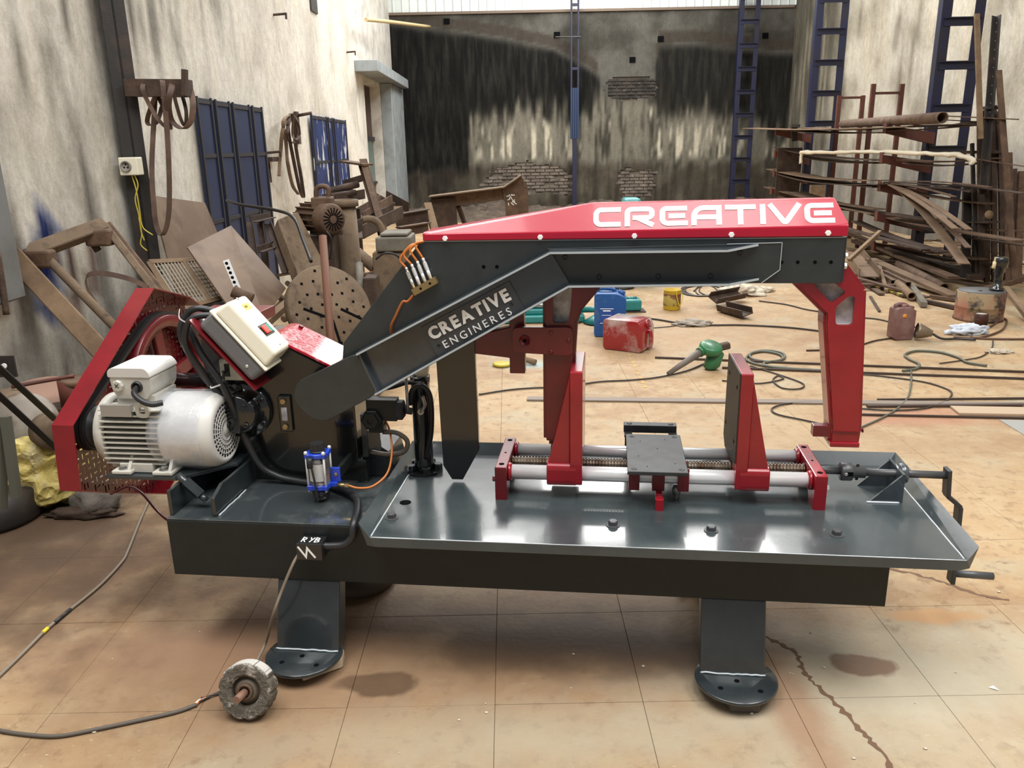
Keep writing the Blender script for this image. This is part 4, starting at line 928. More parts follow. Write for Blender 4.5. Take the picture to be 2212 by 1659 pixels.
for i in range(n):
    p, q = Vector(GA[i]), Vector(GA[(i+1) % n]); d = (q-p).normalized(); s = Vector((-d.y, d.x))*.004
    if i == 5: continue
    prism(bm, [tuple(p), tuple(q), tuple(q+s), tuple(p+s)], vw, -.765, -.690)
gd = P('belt_guard', bm, mat('guard_red', (.21, .004, .010), .27, coat=.45, layers=(((.15, .003, .008), 7, .4, .7),), bump=.05, bscale=30), label='red belt guard with a perforated back sheet')
def inside(p):
    c = False; j = n-1
    for i in range(n):
        (xi, yi), (xj, yj) = GA[i], GA[j]
        if (yi > p[1]) != (yj > p[1]) and p[0] < (xj-xi)*(p[1]-yi)/(yj-yi)+xi: c = not c
        j = i
    return c
bm = BM(); S = .027; U0 = -.758
for i in range(40):
    for k in range(40):
        a0 = .12+S*i; b0 = .28+S*k
        if not all(inside(q) for q in ((a0, b0), (a0+S, b0), (a0+S, b0+S), (a0, b0+S))): continue
        hx_, hy_ = (.010, .0032) if (i+k) % 2 else (.0032, .0105); cx_, cy_ = a0+S/2, b0+S/2
        O = [bm.verts.new((U0, a0+x*S, b0+y*S)) for x, y in ((0, 0), (1, 0), (1, 1), (0, 1))]
        I = [bm.verts.new((U0, cx_+x*hx_, cy_+y*hy_)) for x, y in ((-1, -1), (1, -1), (1, 1), (-1, 1))]
        for q in range(4): bm.faces.new((O[q], O[(q+1) % 4], I[(q+1) % 4], I[q]))
bmesh.ops.remove_doubles(bm, verts=bm.verts, dist=.0004)
bmesh.ops.solidify(bm, geom=list(bm.faces), thickness=.002)
P('perforated_sheet', bm, red_d, gd)
bm = BM(); cxy = Vector((.56, .70))
prism_holes(bm, [tuple(cxy+(Vector(p)-cxy)*.995) for p in GA], [[tuple(cxy+(Vector(p)-cxy)*.90) for p in GA]], vw, -.7625, -.7605)
P('sheet_border', bm, red_d, gd)
bm = BM(); tube(bm, [(-.70, .30, .437), (-.67, .36, .44), (-.62, .36, .415), (-.55, .33, .36), (-.47, .28, .345), (-.40, .26, .37), (-.37, .26, .40)], .007, 8, flat=.6); P('rubber_strip', bm, red_d, gd)
# ---- starter box on its bracket
bA = Vector((.645, 0, -.764)); bN = Vector((.764, 0, .645)); B0 = Vector((-.275, .27, 1.058))
def bf(x, v, d): return B0+bA*x+Vector((0, v, 0))+bN*d
def bbox(x0, x1, v0, v1, d0, d1, bev, seg=3):
    bm = BM(); prism(bm, [(x0, v0), (x1, v0), (x1, v1), (x0, v1)], bf, d0, d1); return bevel(bm, bev, seg)
sb = P('starter_box', bbox(0, .25, 0, .148, .0, .066, .016), gray_pl, label='cream and grey motor starter box with red and green buttons')
P('box_rim', bbox(-.006, .256, -.005, .153, .0665, .076, .006), cream, sb)
bm = BM(); A = [(.004, .0), (.246, .0), (.246, .148), (.004, .148)]; Bq = [(.012, .010), (.238, .010), (.238, .135), (.012, .135)]
va = [bm.verts.new(bf(x, v, .0762)) for x, v in A]; vb_ = [bm.verts.new(bf(x, v, .137)) for x, v in Bq]
bm.faces.new(va[::-1]); bm.faces.new(vb_)
for i in range(4): bm.faces.new((va[i], va[(i+1) % 4], vb_[(i+1) % 4], vb_[i]))
bevel(bm, .012, 4); P('cover', bm, cream, sb)
P('button_frame', bbox(.128, .172, .038, .106, .1372, .139, .001), dark_pl, sb); P('stop_button', bbox(.134, .166, .044, .074, .1392, .146, .003), red_b, sb); P('start_button', bbox(.134, .166, .0745, .100, .1392, .142, .002), green_b, sb)
bm = BM(); prism(bm, [(.040, .058), (.064, .058), (.064, .104), (.040, .104)], bf, .1372, .138); P('yellow_label', bm, yellow_l, sb)
for v in (.066, .074, .08):
    bm = BM(); beam(bm, bf(.048, v, .1383), bf(.056, v, .1383), .0028, .0006, bN); P('label_mark', bm, hole_b, sb)
for x in (.008, .222):
    bm = BM(); lathe(bm, bf(.016 if x < .1 else .214, .07, .1372), bN, [(0, .001), (.004, .001), (.005, 0)], 12); P('cover_screw', bm, zinc, sb)
bm = BM(); lathe(bm, bf(.202, -.0, .03), (0, -1, 0), [(0, .003), (.005, .002), (.006, 0)], 12); P('side_screw', bm, zinc, sb)
bm = BM(); prism(bm, [(-.03, -.004), (.278, -.004), (.278, .128), (-.03, .128)], bf, -.010, -.004); prism(bm, [(.0, .12), (.24, .12), (.24, .126), (.0, .126)], bf, -.09, -.010); bevel(bm, .001); P('box_bracket', bm, red_d, sb)
# limit switch
bm = BM(); box(bm, (-.262, .355, .848), (-.165, .390, .922)); bevel(bm, .006); ls = P('limit_switch', bm, mat('pale_enamel', (.55, .56, .46), .4), label='pale green grey limit switch box')
bm = BM(); box(bm, (-.243, .354, .863), (-.225, .3549, .908)); P('black_label', bm, dark_pl, ls)
bm = BM(); cyl(bm, (-.215, .372, .922), (-.215, .372, .936), .018, 16); P('switch_plunger', bm, dark_pl, ls)
for u, w in ((-.254, .856), (-.254, .915), (-.175, .856)):
    bm = BM(); hexhead(bm, (u, .3549, w), (0, -1, 0), .004, .002); P('cover_screw', bm, zinc, ls)
# conduits between starter box, motor and bed
def conduit(name, pts, r, ribs=.007): bm = BM(); tube(bm, pts, r, 10, 8, ribs=ribs); return P(name, bm, dark_pl)
c0 = conduit('conduit', [bf(-.002, .10, .035), (-.305, .345, 1.10), (-.345, .34, 1.08), (-.37, .33, 1.02), (-.345, .33, .94), (-.30, .33, .86), (-.25, .33, .80)], .012)
conduit('conduit', [bf(.0, .06, .035), (-.295, .31, 1.08), (-.325, .30, 1.055), (-.34, .30, .98), (-.305, .32, .89), (-.27, .34, .80)], .0115)
conduit('conduit', [(-.345, .34, 1.04), (-.30, .32, .95), (-.24, .31, .86), (-.215, .315, .78), (-.20, .34, .68), (-.16, .35, .55), (-.10, .36, .50), (-.02, .355, .485), (.06, .34, .483), (.125, .31, .485), (.185, .27, .489), (.235, .21, .488), (.262, .13, .487), (.272, .07, .485), (.272, .046, .47), (.268, .040, .44), (.245, .032, .418), (.20, .03, .412), (.17, .03, .412)], .0125)
bm = BM(); tube(bm, [(-.225, .30, .862), (-.24, .34, .88), (-.262, .37, .875)], .005, 8); P('switch_cable', bm, dark_pl)
for p, q in (((-.325, .30, 1.06), (-.345, .30, 1.105)), ((-.235, .30, .85), (-.27, .295, .845))):
    bm = BM(); ribbon(bm, [p, lerp(Vector(p), Vector(q), .5)+Vector((0, -.025, 0)), q], .005, .0015, (.3, 0, .9)); P('cable_tie', bm, white_p)
# junction box with hand painted marks
bm = BM(); box(bm, (.100, .002, .375), (.182, .059, .431)); bevel(bm, .002); jb = P('junction_box', bm, mat('jbox_black', (.014, .014, .016), .3, coat=.3), label='small black junction box with white hand painted letters')
def jm(name, strokes, f, w=.0045):
    bm = BM()
    for s in strokes: stroke(bm, s, w, f, .0004, .0012)
    P(name, bm, white_p, jb)
ft = lambda x, y, d: (.100+x, .002+y, .431+d)
for ch_, x in (('R', .013), ('Y', .036), ('B', .055)):
    g = {'R': [[(0, .012), (0, .042), (.010, .038), (.010, .03), (.001, .027)], [(.003, .027), (.012, .012)]], 'Y': [[(0, .042), (.006, .028)], [(.013, .042), (.003, .012)]], 'B': [[(0, .012), (0, .042), (.010, .038), (.010, .031), (.002, .028), (.012, .023), (.012, .016), (.0, .012)]]}[ch_]
    jm('letter', [[(x+a, b) for a, b in s] for s in g], ft, .0036)
jm('zigzag_mark', [[(.006, .046), (.030, .012), (.036, .042), (.060, .010)]], lambda x, y, d: (.100+x, .002-d, .375+y), .006)
bm = BM(); hexhead(bm, (.19, .059, .40), (0, -1, 0), .005, .006); P('hex_bolt', bm, black_plate, jb)
# ================================================================== along the left wall and at the back
def T1(name, bm, m, label, cat, group=None): return tag(obj(name, bm, m), label, cat, group)
def slabp(bm, pts, t):                    # flat sheet through points, thickness t along its normal
    P_ = [Vector(p) for p in pts]; n = (P_[1]-P_[0]).cross(P_[-1]-P_[0]).normalized()*t
    A = [bm.verts.new(p) for p in P_]; B = [bm.verts.new(p+n) for p in P_]; k = len(P_)
    bm.faces.new(A[::-1]); bm.faces.new(B)
    for i in range(k): bm.faces.new((A[i], A[(i+1) % k], B[(i+1) % k], B[i]))
def blob(bm, c, r, amp, sc, seed, sub=4, flat=True):
    bmesh.ops.create_icosphere(bm, subdivisions=sub, radius=1)
    for v in bm.verts:
        p = v.co.copy(); k = 1+amp*(noise.noise(p*sc+Vector((seed, 0, 0)))+.5*noise.noise(p*sc*2.3+Vector((seed, 3, 0))))
        v.co = Vector((c[0]+p.x*r[0]*k, c[1]+p.y*r[1]*k, c[2]+p.z*r[2]*k))
        if flat and v.co.z < .003: v.co.z = .003+.004*noise.noise(p*9)
    for f in bm.faces: f.smooth = True
rust = mat('rust_brown', (.085, .047, .027), .75, layers=(((.15, .09, .052), 9, .4, .7), ((.06, .032, .02), 5, .48, .72)), bump=.3, bscale=50)
rust_d = mat('dark_rust', (.042, .024, .016), .75, layers=(((.085, .05, .031), 8, .45, .7),), bump=.3, bscale=50)
rust_r = mat('red_oxide', (.12, .034, .022), .6, layers=(((.07, .026, .018), 5, .42, .7),), bump=.1)
dust = mat('dusty_iron', (.135, .092, .056), .85, layers=(((.19, .135, .087), 6, .4, .65), ((.07, .045, .028), 12, .5, .7)), bump=.2)
tan_s = mat('brown_sheet', (.14, .088, .053), .6, layers=(((.19, .125, .078), 2.5, .4, .65), ((.08, .047, .028), 4, .52, .75)), bump=.05)
wood = mat('dusty_plank', (.21, .138, .078), .8, layers=(((.13, .08, .046), 10, .4, .7, (1, .2, 1)),), bump=.2)
grey_c = mat('grey_casting', (.17, .155, .125), .75, layers=(((.10, .085, .065), 6, .4, .7),), bump=.1)
blk_s = mat('black_steel', (.022, .019, .017), .55, layers=(((.06, .036, .025), 5, .5, .75),), bump=.1)
navy = mat('navy_column_paint', (.010, .012, .042), .5, layers=(((.02, .016, .02), 3, .5, .75),))
door_bl = mat('scraped_blue', (.010, .022, .070), .55, layers=(((.008, .016, .06), 3, .40, .70), ((.40, .42, .46), 9, .72, .76, (1, 1, .3))))
door_b2 = mat('scuffed_blue', (.012, .03, .13), .5, layers=(((.008, .016, .06), 3, .40, .70), ((.50, .52, .55), 7, .57, .63, (1, 1, .35))))
door_fr = mat('door_frame_iron', (.014, .013, .017), .7)
concrete_g = mat('grey_blue_concrete', (.27, .30, .31), .8, layers=(((.18, .19, .18), 4, .45, .7),))
# ---- canopy, door recess and pillar at the far end of the left wall
cz = onx(800, 150, XL+.001)
a, b = at(838, 133, 15.6), at(900, 181, 20.3)
bm = BM(); box(bm, (XL+.003, 15.6, 2.93), (XL+.42, 20.3, 3.12)); bevel(bm, .006, 1); T1('canopy', bm, concrete_g, 'grey concrete canopy slab over the doorway at the far end of the left wall', 'canopy')
bm = BM(); box(bm, (XL+.022, 18.42, 0), (XL+.26, 20.5, 2.925)); bevel(bm, .01, 1); T1('door_pillar', bm, concrete_g, 'pale grey pillar under the canopy beyond the doorway', 'pillar')
d1_ = BM(); box(d1_, (XL-.25, 16.5, 0), (XL-.2, 18.4, 2.85)); dd = struct('door_3', d1_, mat('door_brown', (.055, .028, .02), .7)); 
bm = BM(); box(bm, (XL-.195, 17.3, .9), (XL-.19, 18.38, 1.75)); obj('pane', bm, mat('green_view', (.05, .10, .09), .3), dd)
bm = BM(); box(bm, (XL-.19, 17.25, 1.75), (XL-.15, 18.4, 1.83)); box(bm, (XL-.19, 17.25, .86), (XL-.15, 18.4, .9)); obj('glazing_bar', bm, door_fr, dd, kind='stuff')
# ---- blue steel folding doors
def leaves(name, edges, ztop, rails, label=None):
    root = bpy.data.objects.new(name, None); C.objects.link(root); root['kind'] = 'structure'; root.location = (XL, edges[0], 0); ORG[root.name] = Vector(root.location)
    for k in range(len(edges)-1):
        y0, y1 = edges[k], edges[k+1]-.03; x = XL+.03+.012*k; zt = ztop-.004*k
        bm = BM(); box(bm, (x, y0, .03), (x+.012, y1, zt)); lf = obj('leaf', bm, door_bl if name == 'door_1' else door_b2, root)
        bm = BM()
        for yy in (y0, y1-.05): box(bm, (x+.0125, yy+.01, .02), (x+.026, yy+.045, zt+.01))
        for z in rails+[zt-.03, .05]: box(bm, (x+.0125, y0+.05, z-.015), (x+.022, y1-.05, z+.02))
        obj('frame', bm, door_fr, lf)
    return root
E1 = [onx(p, 215, XL+.03).y for p in (418, 455, 490, 530, 555)]
leaves('door_1', E1, 2.05, [1.56, .98])
E2 = [onx(p, 250, XL+.03).y for p in (669, 703, 714, 741)]
leaves('door_2', E2, 2.05, [1.42, .86])
# ---- steel column, bracket, socket, hanging belts
bm = BM(); ibeam(bm, (XL+.085, 5.95, 0), (XL+.085, 5.95, 5.9), .15, .16, .014, (.5, -1, 0)); T1('steel_column', bm, blk_s, 'black steel column standing against the left wall, with a socket on it', 'column')
yb = 5.85
br = thing('wall_bracket', 'dark bracket arm sticking out from the black column, hung with belts', 'bracket', at(280, 190, yb))
bm = BM(); A, B = at(276, 190, yb), at(411, 191, yb); beam(bm, A, B, .11, .11); obj('arm', bm, rust_d, br)
bm = BM(); beam(bm, at(399, 207, yb-.07), at(399, 150, yb-.07), .045, .03, (1, 0, 0)); obj('upright', bm, rust_d, br)
def hang(name, pts, y, m, label, w=.04, t=.006, side=(.86, .5, 0), cat='belt', grp=None):
    bm = BM(); ribbon(bm, [at(p[0], p[1], y+(p[2] if len(p) > 2 else 0)) for p in pts], w, t, side); return T1(name, bm, m, label, cat, grp)
belt_b = mat('old_belt', (.085, .05, .035), .7, layers=(((.15, .09, .06), 9, .45, .7),))
hang('drive_belt', [(350, 176), (352, 185, -.08), (362, 300, -.06), (366, 420, -.05), (362, 480, -.05), (350, 508, -.05), (338, 488, -.05), (332, 440, -.05), (328, 360, -.02), (333, 250, .02), (336, 200, .07), (345, 176, .07), (350, 176)], 5.85, belt_b, 'long brown belt loop hanging almost to the floor from the bracket', .034)
hang('drive_belt', [(375, 173), (368, 200, -.08), (364, 230, -.06), (372, 262), (395, 278), (412, 262), (417, 225), (410, 190, .06), (398, 174, .07), (375, 173)], 5.83, belt_b, 'short wide belt loop at the outer end of the bracket', .04)
hang('drive_belt', [(385, 178), (375, 195, -.08), (388, 250, -.04), (400, 272), (402, 240), (392, 200, .06), (385, 178)], 5.86, rust_d, 'narrow belt loop inside the short wide one on the bracket', .024)
hang('drive_belt', [(318, 173), (308, 190, -.08), (322, 225, -.05), (345, 262, -.04), (368, 278), (350, 225, .03), (328, 190, .07), (318, 173)], 5.85, belt_b, 'belt loop crossed over at the inner end of the bracket', .03)
hang('drive_belt', [(365, 176), (340, 200, -.08), (325, 235, -.05), (318, 262), (326, 271), (340, 262), (352, 225, .04), (372, 185, .07), (365, 176)], 5.89, belt_b, 'twisted belt loop in the middle of the bracket', .03)
so = thing('wall_socket', 'cream industrial socket box screwed to the black column', 'socket', at(283, 375, 5.8))
bm = BM(); c = at(284, 359, 5.8); box(bm, (c.x-.065, c.y-.05, c.z-.06), (c.x+.065, c.y+.04, c.z+.06)); bevel(bm, .008); obj('box', bm, cream, so)
bm = BM(); lathe(bm, (c.x-.015, c.y-.05, c.z), (0, -1, 0), [(0, .002), (.028, .002), (.03, .014), (.036, .014), (.038, 0)], 20); obj('socket_ring', bm, mat('socket_grey', (.25, .23, .2), .6), so)
for q in range(3):
    a_ = PI/2+q*2.09; bm = BM(); cyl(bm, (c.x-.015+math.cos(a_)*.014, c.y-.0535, c.z+math.sin(a_)*.014), (c.x-.015+math.cos(a_)*.014, c.y-.0525, c.z+math.sin(a_)*.014), .006, 8); obj('pin_hole', bm, hole_b, so)
yw = mat('yellow_wire', (.55, .45, .05), .5)
for k, pts in enumerate(([(290, 376), (298, 400), (292, 430), (300, 465), (305, 500), (312, 520)], [(284, 376), (294, 410), (301, 450), (308, 490), (330, 508)], [(300, 470), (306, 505), (304, 528), (318, 542)])):
    bm = BM(); tube(bm, [at(*p, 5.78) for p in pts], .0042, 6); T1('loose_wire', bm, yw, ['thin yellow wire hanging straight below the cream socket', 'yellow wire curling right below the cream socket', 'short yellow wire end lowest on the black column'][k], 'wire')
# hoses hanging on the wall between the doors
yh = onx(630, 260, XL+.06).y
hk = thing('hose_rack', 'dark iron hook plate on the wall between the two blue doors', 'hook', onx(640, 300, XL+.01))
bm = BM(); p0 = onx(640, 250, XL+.02); box(bm, (XL+.004, p0.y-.06, p0.z-.35), (XL+.04, p0.y+.06, p0.z+.05)); obj('plate', bm, rust_d, hk)
bm = BM(); cyl(bm, (XL+.03, p0.y, p0.z), (XL+.22, p0.y, p0.z+.03), .02, 10); obj('hook', bm, rust_d, hk)
for k, (pts, w, lb) in enumerate(([([(628, 246), (612, 275), (606, 330), (603, 380)], .05, 'tan belt end leftmost on the wall hook'), ([(630, 246), (612, 262), (618, 310), (622, 355), (632, 400), (645, 420)], .05, 'tan strap hanging on the wall hook left of the loops'), ([(628, 246), (622, 275), (634, 345), (648, 410), (656, 425), (650, 380), (638, 310), (632, 246)], .05, 'long dark belt hanging down the wall between the doors'), ([(630, 246), (620, 285), (624, 303), (634, 308), (640, 290), (632, 246)], .045, 'short round belt loop on the wall hook'), ([(634, 248), (645, 270), (647, 292), (638, 302), (632, 290), (634, 248)], .03, 'thin belt loop at the right of the wall hook')])):
    bm = BM(); ribbon(bm, [onx(a, b, XL+.12+.015*k+.05*(i % 2)) for i, (a, b) in enumerate(pts)], w, .012, (.8, -.5, 0)); T1('drive_belt', bm, [tan_s, tan_s, rust_d, rust_d, belt_b][k], lb, 'belt')
c = onx(590, 350, XL+.06); bm = BM(); beam(bm, c+Vector((0, -.16, .03)), c+Vector((0, .16, .03)), .08, .05); beam(bm, c+Vector((-.05, 0, 0)), c+Vector((-.03, -.05, -.22)), .02, .02); T1('wall_clamp', bm, rust_d, 'small rusty clamp fixed to the wall left of the hanging belts', 'clamp')
bm = BM(); tube(bm, [at(791, 42, 15.4), at(850, 48, 17.5), at(928, 58, 20.4)], .035, 8); T1('bamboo_pole', bm, mat('bamboo', (.55, .42, .22), .6), 'yellow bamboo pole slanting across the top left corner of the back wall', 'pole')
for k, (px, py, lb) in enumerate(((590, 32, 'iron peg high on the left wall'), (748, 113, 'iron peg left of the grey canopy'), (577, 330, 'small peg right of the first blue door'))):
    q = onx(px, py, XL); bm = BM(); cyl(bm, q, q+Vector((.16, .0, .01)), .014, 8); beam(bm, q+Vector((.15, 0, -.05)), q+Vector((.15, 0, .02)), .02, .02); T1('wall_peg', bm, rust_d, lb, 'peg')
q = onx(676, 10, XL); bm = BM(); box(bm, (XL-.05, q.y-.2, q.z-.1), (XL+.02, q.y+.2, q.z+.5)); T1('vent_grille', bm, blk_s, 'black vent at the top of the left wall', 'vent')
bm = BM(); yq = onx(20, 440, XL+.12).y; box(bm, (XL+.015, 2.2, onx(54, 643, XL+.12).z), (XL+.12, yq, 2.9)); bevel(bm, .01, 1); tl = struct('trim_1', bm, mat('grey_plinth', (.16, .165, .162), .85, layers=(((.12, .12, .115), 4, .45, .7),)))
# ---- leaning rusty bow frame
bf_ = thing('rusty_bow_frame', 'dusty rusted steel bow frame leaning against the left wall', 'frame', Vector((-2.4, 4.3, .02)))
def fb(name, a, b, w, h, m=dust, bev=.006): bm = BM(); beam(bm, a, b, w, h, (.2, -.9, .5)); bevel(bm, bev, 1); return obj(name, bm, m, bf_)
fb('top_bar', at(26, 560, 4.55), at(226, 487, 5.05), .085, .07); fb('long_bar', at(28, 553, 4.5), at(28, 553, 4.5)+(at(300, 845, 4.15)-at(28, 553, 4.5))*1.21, .105, .08, mat('dust_dark', (.12, .075, .04), .8, layers=(((.22, .14, .08), 5, .45, .7),)))
fb('side_bar', at(226, 487, 5.05), at(345, 640, 4.75), .045, .05); fb('side_bar', at(236, 484, 5.09), at(357, 635, 4.8), .03, .05, rust)
bm = BM(); cyl(bm, at(100, 556, 4.6), at(262, 720, 4.35), .026, 12); obj('inner_rod', bm, dust, bf_)
for px, py, y in ((220, 512, 5.0), (93, 558, 4.62)):
    bm = BM(); c = at(px, py, y); box(bm, (c.x-.075, c.y-.07, c.z-.05), (c.x+.075, c.y+.02, c.z+.05)); bevel(bm, .015); obj('collar', bm, rust, bf_)
    bm = BM(); cyl(bm, c+Vector((-.09, -.03, .05)), c+Vector((-.02, -.03, -.08)), .022, 10); obj('bolt', bm, rust_d, bf_)
hang('thin_belt', [(246, 702), (215, 665), (192, 630), (186, 600), (205, 590), (245, 594), (290, 606), (320, 622)], 4.75, belt_b, 'thin brown belt looped behind the red belt guard', .03, .004, (.2, .3, .9))
# ---- sheets, mesh, slab
bm = BM(); slabp(bm, [at(326, 422, 6.0), at(443, 438, 6.75), at(472, 508, 6.7), at(500, 640, 6.5), at(385, 640, 5.8)], .012); T1('metal_sheet', bm, tan_s, 'tan dusty sheet leaning on the wall behind the black column', 'sheet')
bm = BM(); slabp(bm, [at(405, 534, 5.5), at(499, 487, 6.05), at(618, 623, 5.85), at(572, 690, 5.3), Vector((at(560, 700, 5.25).x, 5.05, .004)), at(520, 700, 5.2)], .012); T1('metal_sheet', bm, tan_s, 'tilted brown sheet in front of the first blue door', 'sheet')
q = at(400, 668, 5.15); bm = BM(); box(bm, (q.x-.30, 5.08, .003), (q.x+.25, 5.55, q.z-.03)); bevel(bm, .01, 1); T1('added_dark_crate', bm, rust_d, 'added dark crate under the wire mesh panel, darkening the gap behind the belt guard', 'crate')  # added unseen prop; its dark colour stands in for shade behind the guard
ws = thing('wire_mesh_panel', 'tan framed wire mesh panel left of the tilted brown sheet', 'panel', at(400, 660, 5.2))
A, B, Cc, D = at(322, 566, 5.35), at(430, 561, 5.75), at(486, 642, 5.5), at(386, 668, 5.15)
bm = BM()
for i in range(1, 15): beam(bm, lerp(A, B, i/15), lerp(D, Cc, i/15), .0065, .0065)
for i in range(1, 10): beam(bm, lerp(A, D, i/10), lerp(B, Cc, i/10), .0065, .0065)
obj('wire_mesh', bm, mat('mesh_wire', (.30, .26, .20), .6), ws, kind='stuff')
for p, q in ((A, B), (B, Cc), (Cc, D), (D, A), (lerp(A, B, .66), lerp(D, Cc, .66))): bm = BM(); beam(bm, p, q, .03, .02, (.3, -.9, .5)); obj('frame_bar', bm, wood, ws)
bm = BM(); slabp(bm, [at(599, 473, 5.95), at(644, 456, 6.15), at(700, 565, 5.9), at(655, 650, 5.6), at(640, 580, 5.6)], .10); bevel(bm, .012); T1('concrete_slab', bm, dust, 'thick dusty slab leaning left of the rusted motor', 'slab')
pl_ = thing('perforated_strip', 'pale perforated steel strip standing behind the starter box', 'strip', at(515, 640, 5.0))
A, B = at(488, 562, 4.6), at(520, 640, 4.55); B = B+(B-A)*(B.z/(A.z-B.z))*.995
bm = BM(); beam(bm, A, B, .035, .012, (.3, -.9, .3)); obj('strip', bm, mat('pale_steel', (.55, .54, .52), .4, metal=.5), pl_)
for i in range(7):
    p = lerp(A, at(520, 640, 4.55), .08+.13*i); bm = BM(); cyl(bm, p+Vector((0, -.011, 0)), p+Vector((0, -.009, 0)), .009, 10); obj('hole', bm, hole_b, pl_)
bm = BM(); c = at(524, 640, 4.53); cyl(bm, c+Vector((-.05, 0, .03)), c+Vector((.05, 0, -.02)), .035, 12); cyl(bm, c+Vector((-.02, -.03, 0)), c+Vector((-.02, .05, 0)), .025, 10); obj('clamp', bm, rust, pl_, kind='stuff')
# ---- drilled faceplate
fn = Vector((.60, -.66, .45)).normalized(); fc = at(716, 664, 5.05); fs = fn.cross(Vector((0, 0, 1))).normalized()*-1; fu = fs.cross(fn)*1
if fu.z < 0: fu = -fu
fpl = thing('drilled_faceplate', 'large round dusty faceplate drilled with holes and slots', 'plate', fc-fu*.27)
bm = BM(); lathe(bm, fc-fn*.075, fn, [(0, 0), (.27, 0), (.285, .01), (.285, .066), (.278, .075), (0, .075)], 56); obj('disc', bm, dust, fpl)
rr = random.Random(11)
for k in range(34):
    a_ = 2.4*k+.3; r = .26*math.sqrt((k+1)/35)
    p = fc+fs*(math.cos(a_)*r)+fu*(math.sin(a_)*r); bm = BM(); beam(bm, p+fn*.0003, p+fn*.0012, .017, .017, fu+fs*.4); obj('hole', bm, hole_b, fpl)
for (x0, y0, x1, y1) in ((-.19, .02, -.05, -.06), (.06, -.02, .20, -.12), (-.02, -.08, -.02, -.24), (.03, .12, .03, .24)):
    bm = BM(); beam(bm, fc+fs*x0+fu*y0+fn*.001, fc+fs*x1+fu*y1+fn*.001, .018, .0015, fn); obj('slot', bm, hole_b, fpl)
bm = BM(); ra_, rb_ = at(697, 510, 4.85), at(716, 750, 4.55); cyl(bm, ra_, ra_+(rb_-ra_)*(ra_.z/(ra_.z-rb_.z))*.998, .0235, 14); T1('rusty_rod', bm, mat('rod_rust', (.12, .045, .022), .65), 'orange brown rusty rod standing in front of the round faceplate', 'rod')
# ---- pipe column, rusted motor
pc = thing('flanged_pipe', 'thick upright dusty pipe with a flanged top', 'pipe', fl(745, 640))
t0 = at(741, 440, 6.4); b0 = Vector((t0.x+.03, 6.4, 0))
bm = BM(); pipe(bm, b0, t0, .095, .08, 28); obj('pipe', bm, dust, pc)
bm = BM(); pipe(bm, t0+Vector((0, 0, -.02)), t0+Vector((0, 0, .03)), .118, .08, 28); obj('flange', bm, dust, pc)
rm = thing('rusted_motor', 'rust brown electric motor with a slotted fan end, beside the upright pipe', 'motor', at(700, 500, 6.1))
m0, m1 = at(655, 468, 6.3), at(720, 474, 6.02); ax = (m1-m0).normalized(); L = (m1-m0).length
def rl(name, prof, m=rust, n=24): bm = BM(); lathe(bm, m0, ax, prof, n); return obj(name, bm, m, rm)
bd = rl('body', [(0, 0), (.07, 0), (.09, .02), (.09, L-.1), (0, L-.1)])
for k in range(9):
    a_ = -.9+k*.42; d_, s_, u_ = frame_of(ax); v_ = s_*math.cos(a_)+u_*math.sin(a_); bm = BM(); beam(bm, m0+ax*.03+v_*.1, m0+ax*(L-.11)+v_*.1, .028, .007, v_.cross(ax)); obj('cooling_fin', bm, rust, rm)
rl('fan_cowl', [(.1, L-.12), (.112, L-.11), (.113, L-.02), (.10, L), (0, L)], rust, 30)
d_, s_, u_ = frame_of(ax)
for k in range(18):
    a_ = 2*PI*k/18; v_ = s_*math.cos(a_)+u_*math.sin(a_); bm = BM(); beam(bm, m0+ax*(L+.001)+v_*.03, m0+ax*(L+.001)+v_*.085, .009, .002, ax); obj('vent_slot', bm, hole_b, rm)
bm = BM(); c = at(698, 440, 6.15); box(bm, (c.x-.075, c.y-.07, c.z-.09), (c.x+.075, c.y+.07, c.z+.05)); bevel(bm, .012); obj('terminal_box', bm, rust, rm)
bm = BM(); tube(bm, [at(683, 432, 6.15), at(684, 408, 6.15), at(697, 402, 6.15), at(709, 408, 6.15), at(709, 430, 6.15)], .018, 8); obj('lifting_eye', bm, rust, rm)
bm = BM(); beam(bm, at(690, 500, 6.2), at(720, 505, 6.05), .16, .03); obj('foot', bm, rust_d, rm)
bm = BM(); c = at(700, 560, 6.2); box(bm, (c.x-.12, 6.1, 0), (c.x+.10, 6.35, at(700, 507, 6.2).z-.005)); T1('motor_block', bm, rust_d, 'dark rusty block under the rusted motor', 'block')
# ---- angle iron frame, castings, scrap channels
af = thing('angle_iron_frame', 'open dark angle iron frame under the first blue door', 'frame', fl(575, 590))
for p, q in (((541, 480, 6.4), (585, 470, 6.8)), ((545, 480, 6.4), (562, 590, 6.2)), ((566, 476, 6.6), (584, 600, 6.4)), ((584, 484, 6.7), (622, 590, 6.3)), ((557, 545, 6.3), (600, 530, 6.6))): bm = BM(); angle_bar(bm, at(*p), at(*q), .045, .008); obj('angle', bm, rust_d, af)
def casting(name, px0, px1, py0, py1, y, dep, m, label, cat, taper=.0):
    A = at(px0, py1, y); B = at(px1, py0, y); bm = BM(); v = box(bm, (A.x, y, A.z), (B.x, y+dep, B.z))
    for q in v[4:]: q.co.x = lerp(q.co.x, (A.x+B.x)/2, taper); q.co.y = lerp(q.co.y, y+dep/2, taper)
    bevel(bm, .012, 2); return T1(name, bm, m, label, cat)
casting('iron_casting', 808, 878, 545, 690, 6.0, .35, dust, 'tall brown box casting right of the upright pipe', 'casting', .12)
casting('iron_casting', 812, 886, 512, 544.6, 6.0, .34, grey_c, 'squat grey casting on top of the box casting', 'casting', .0)
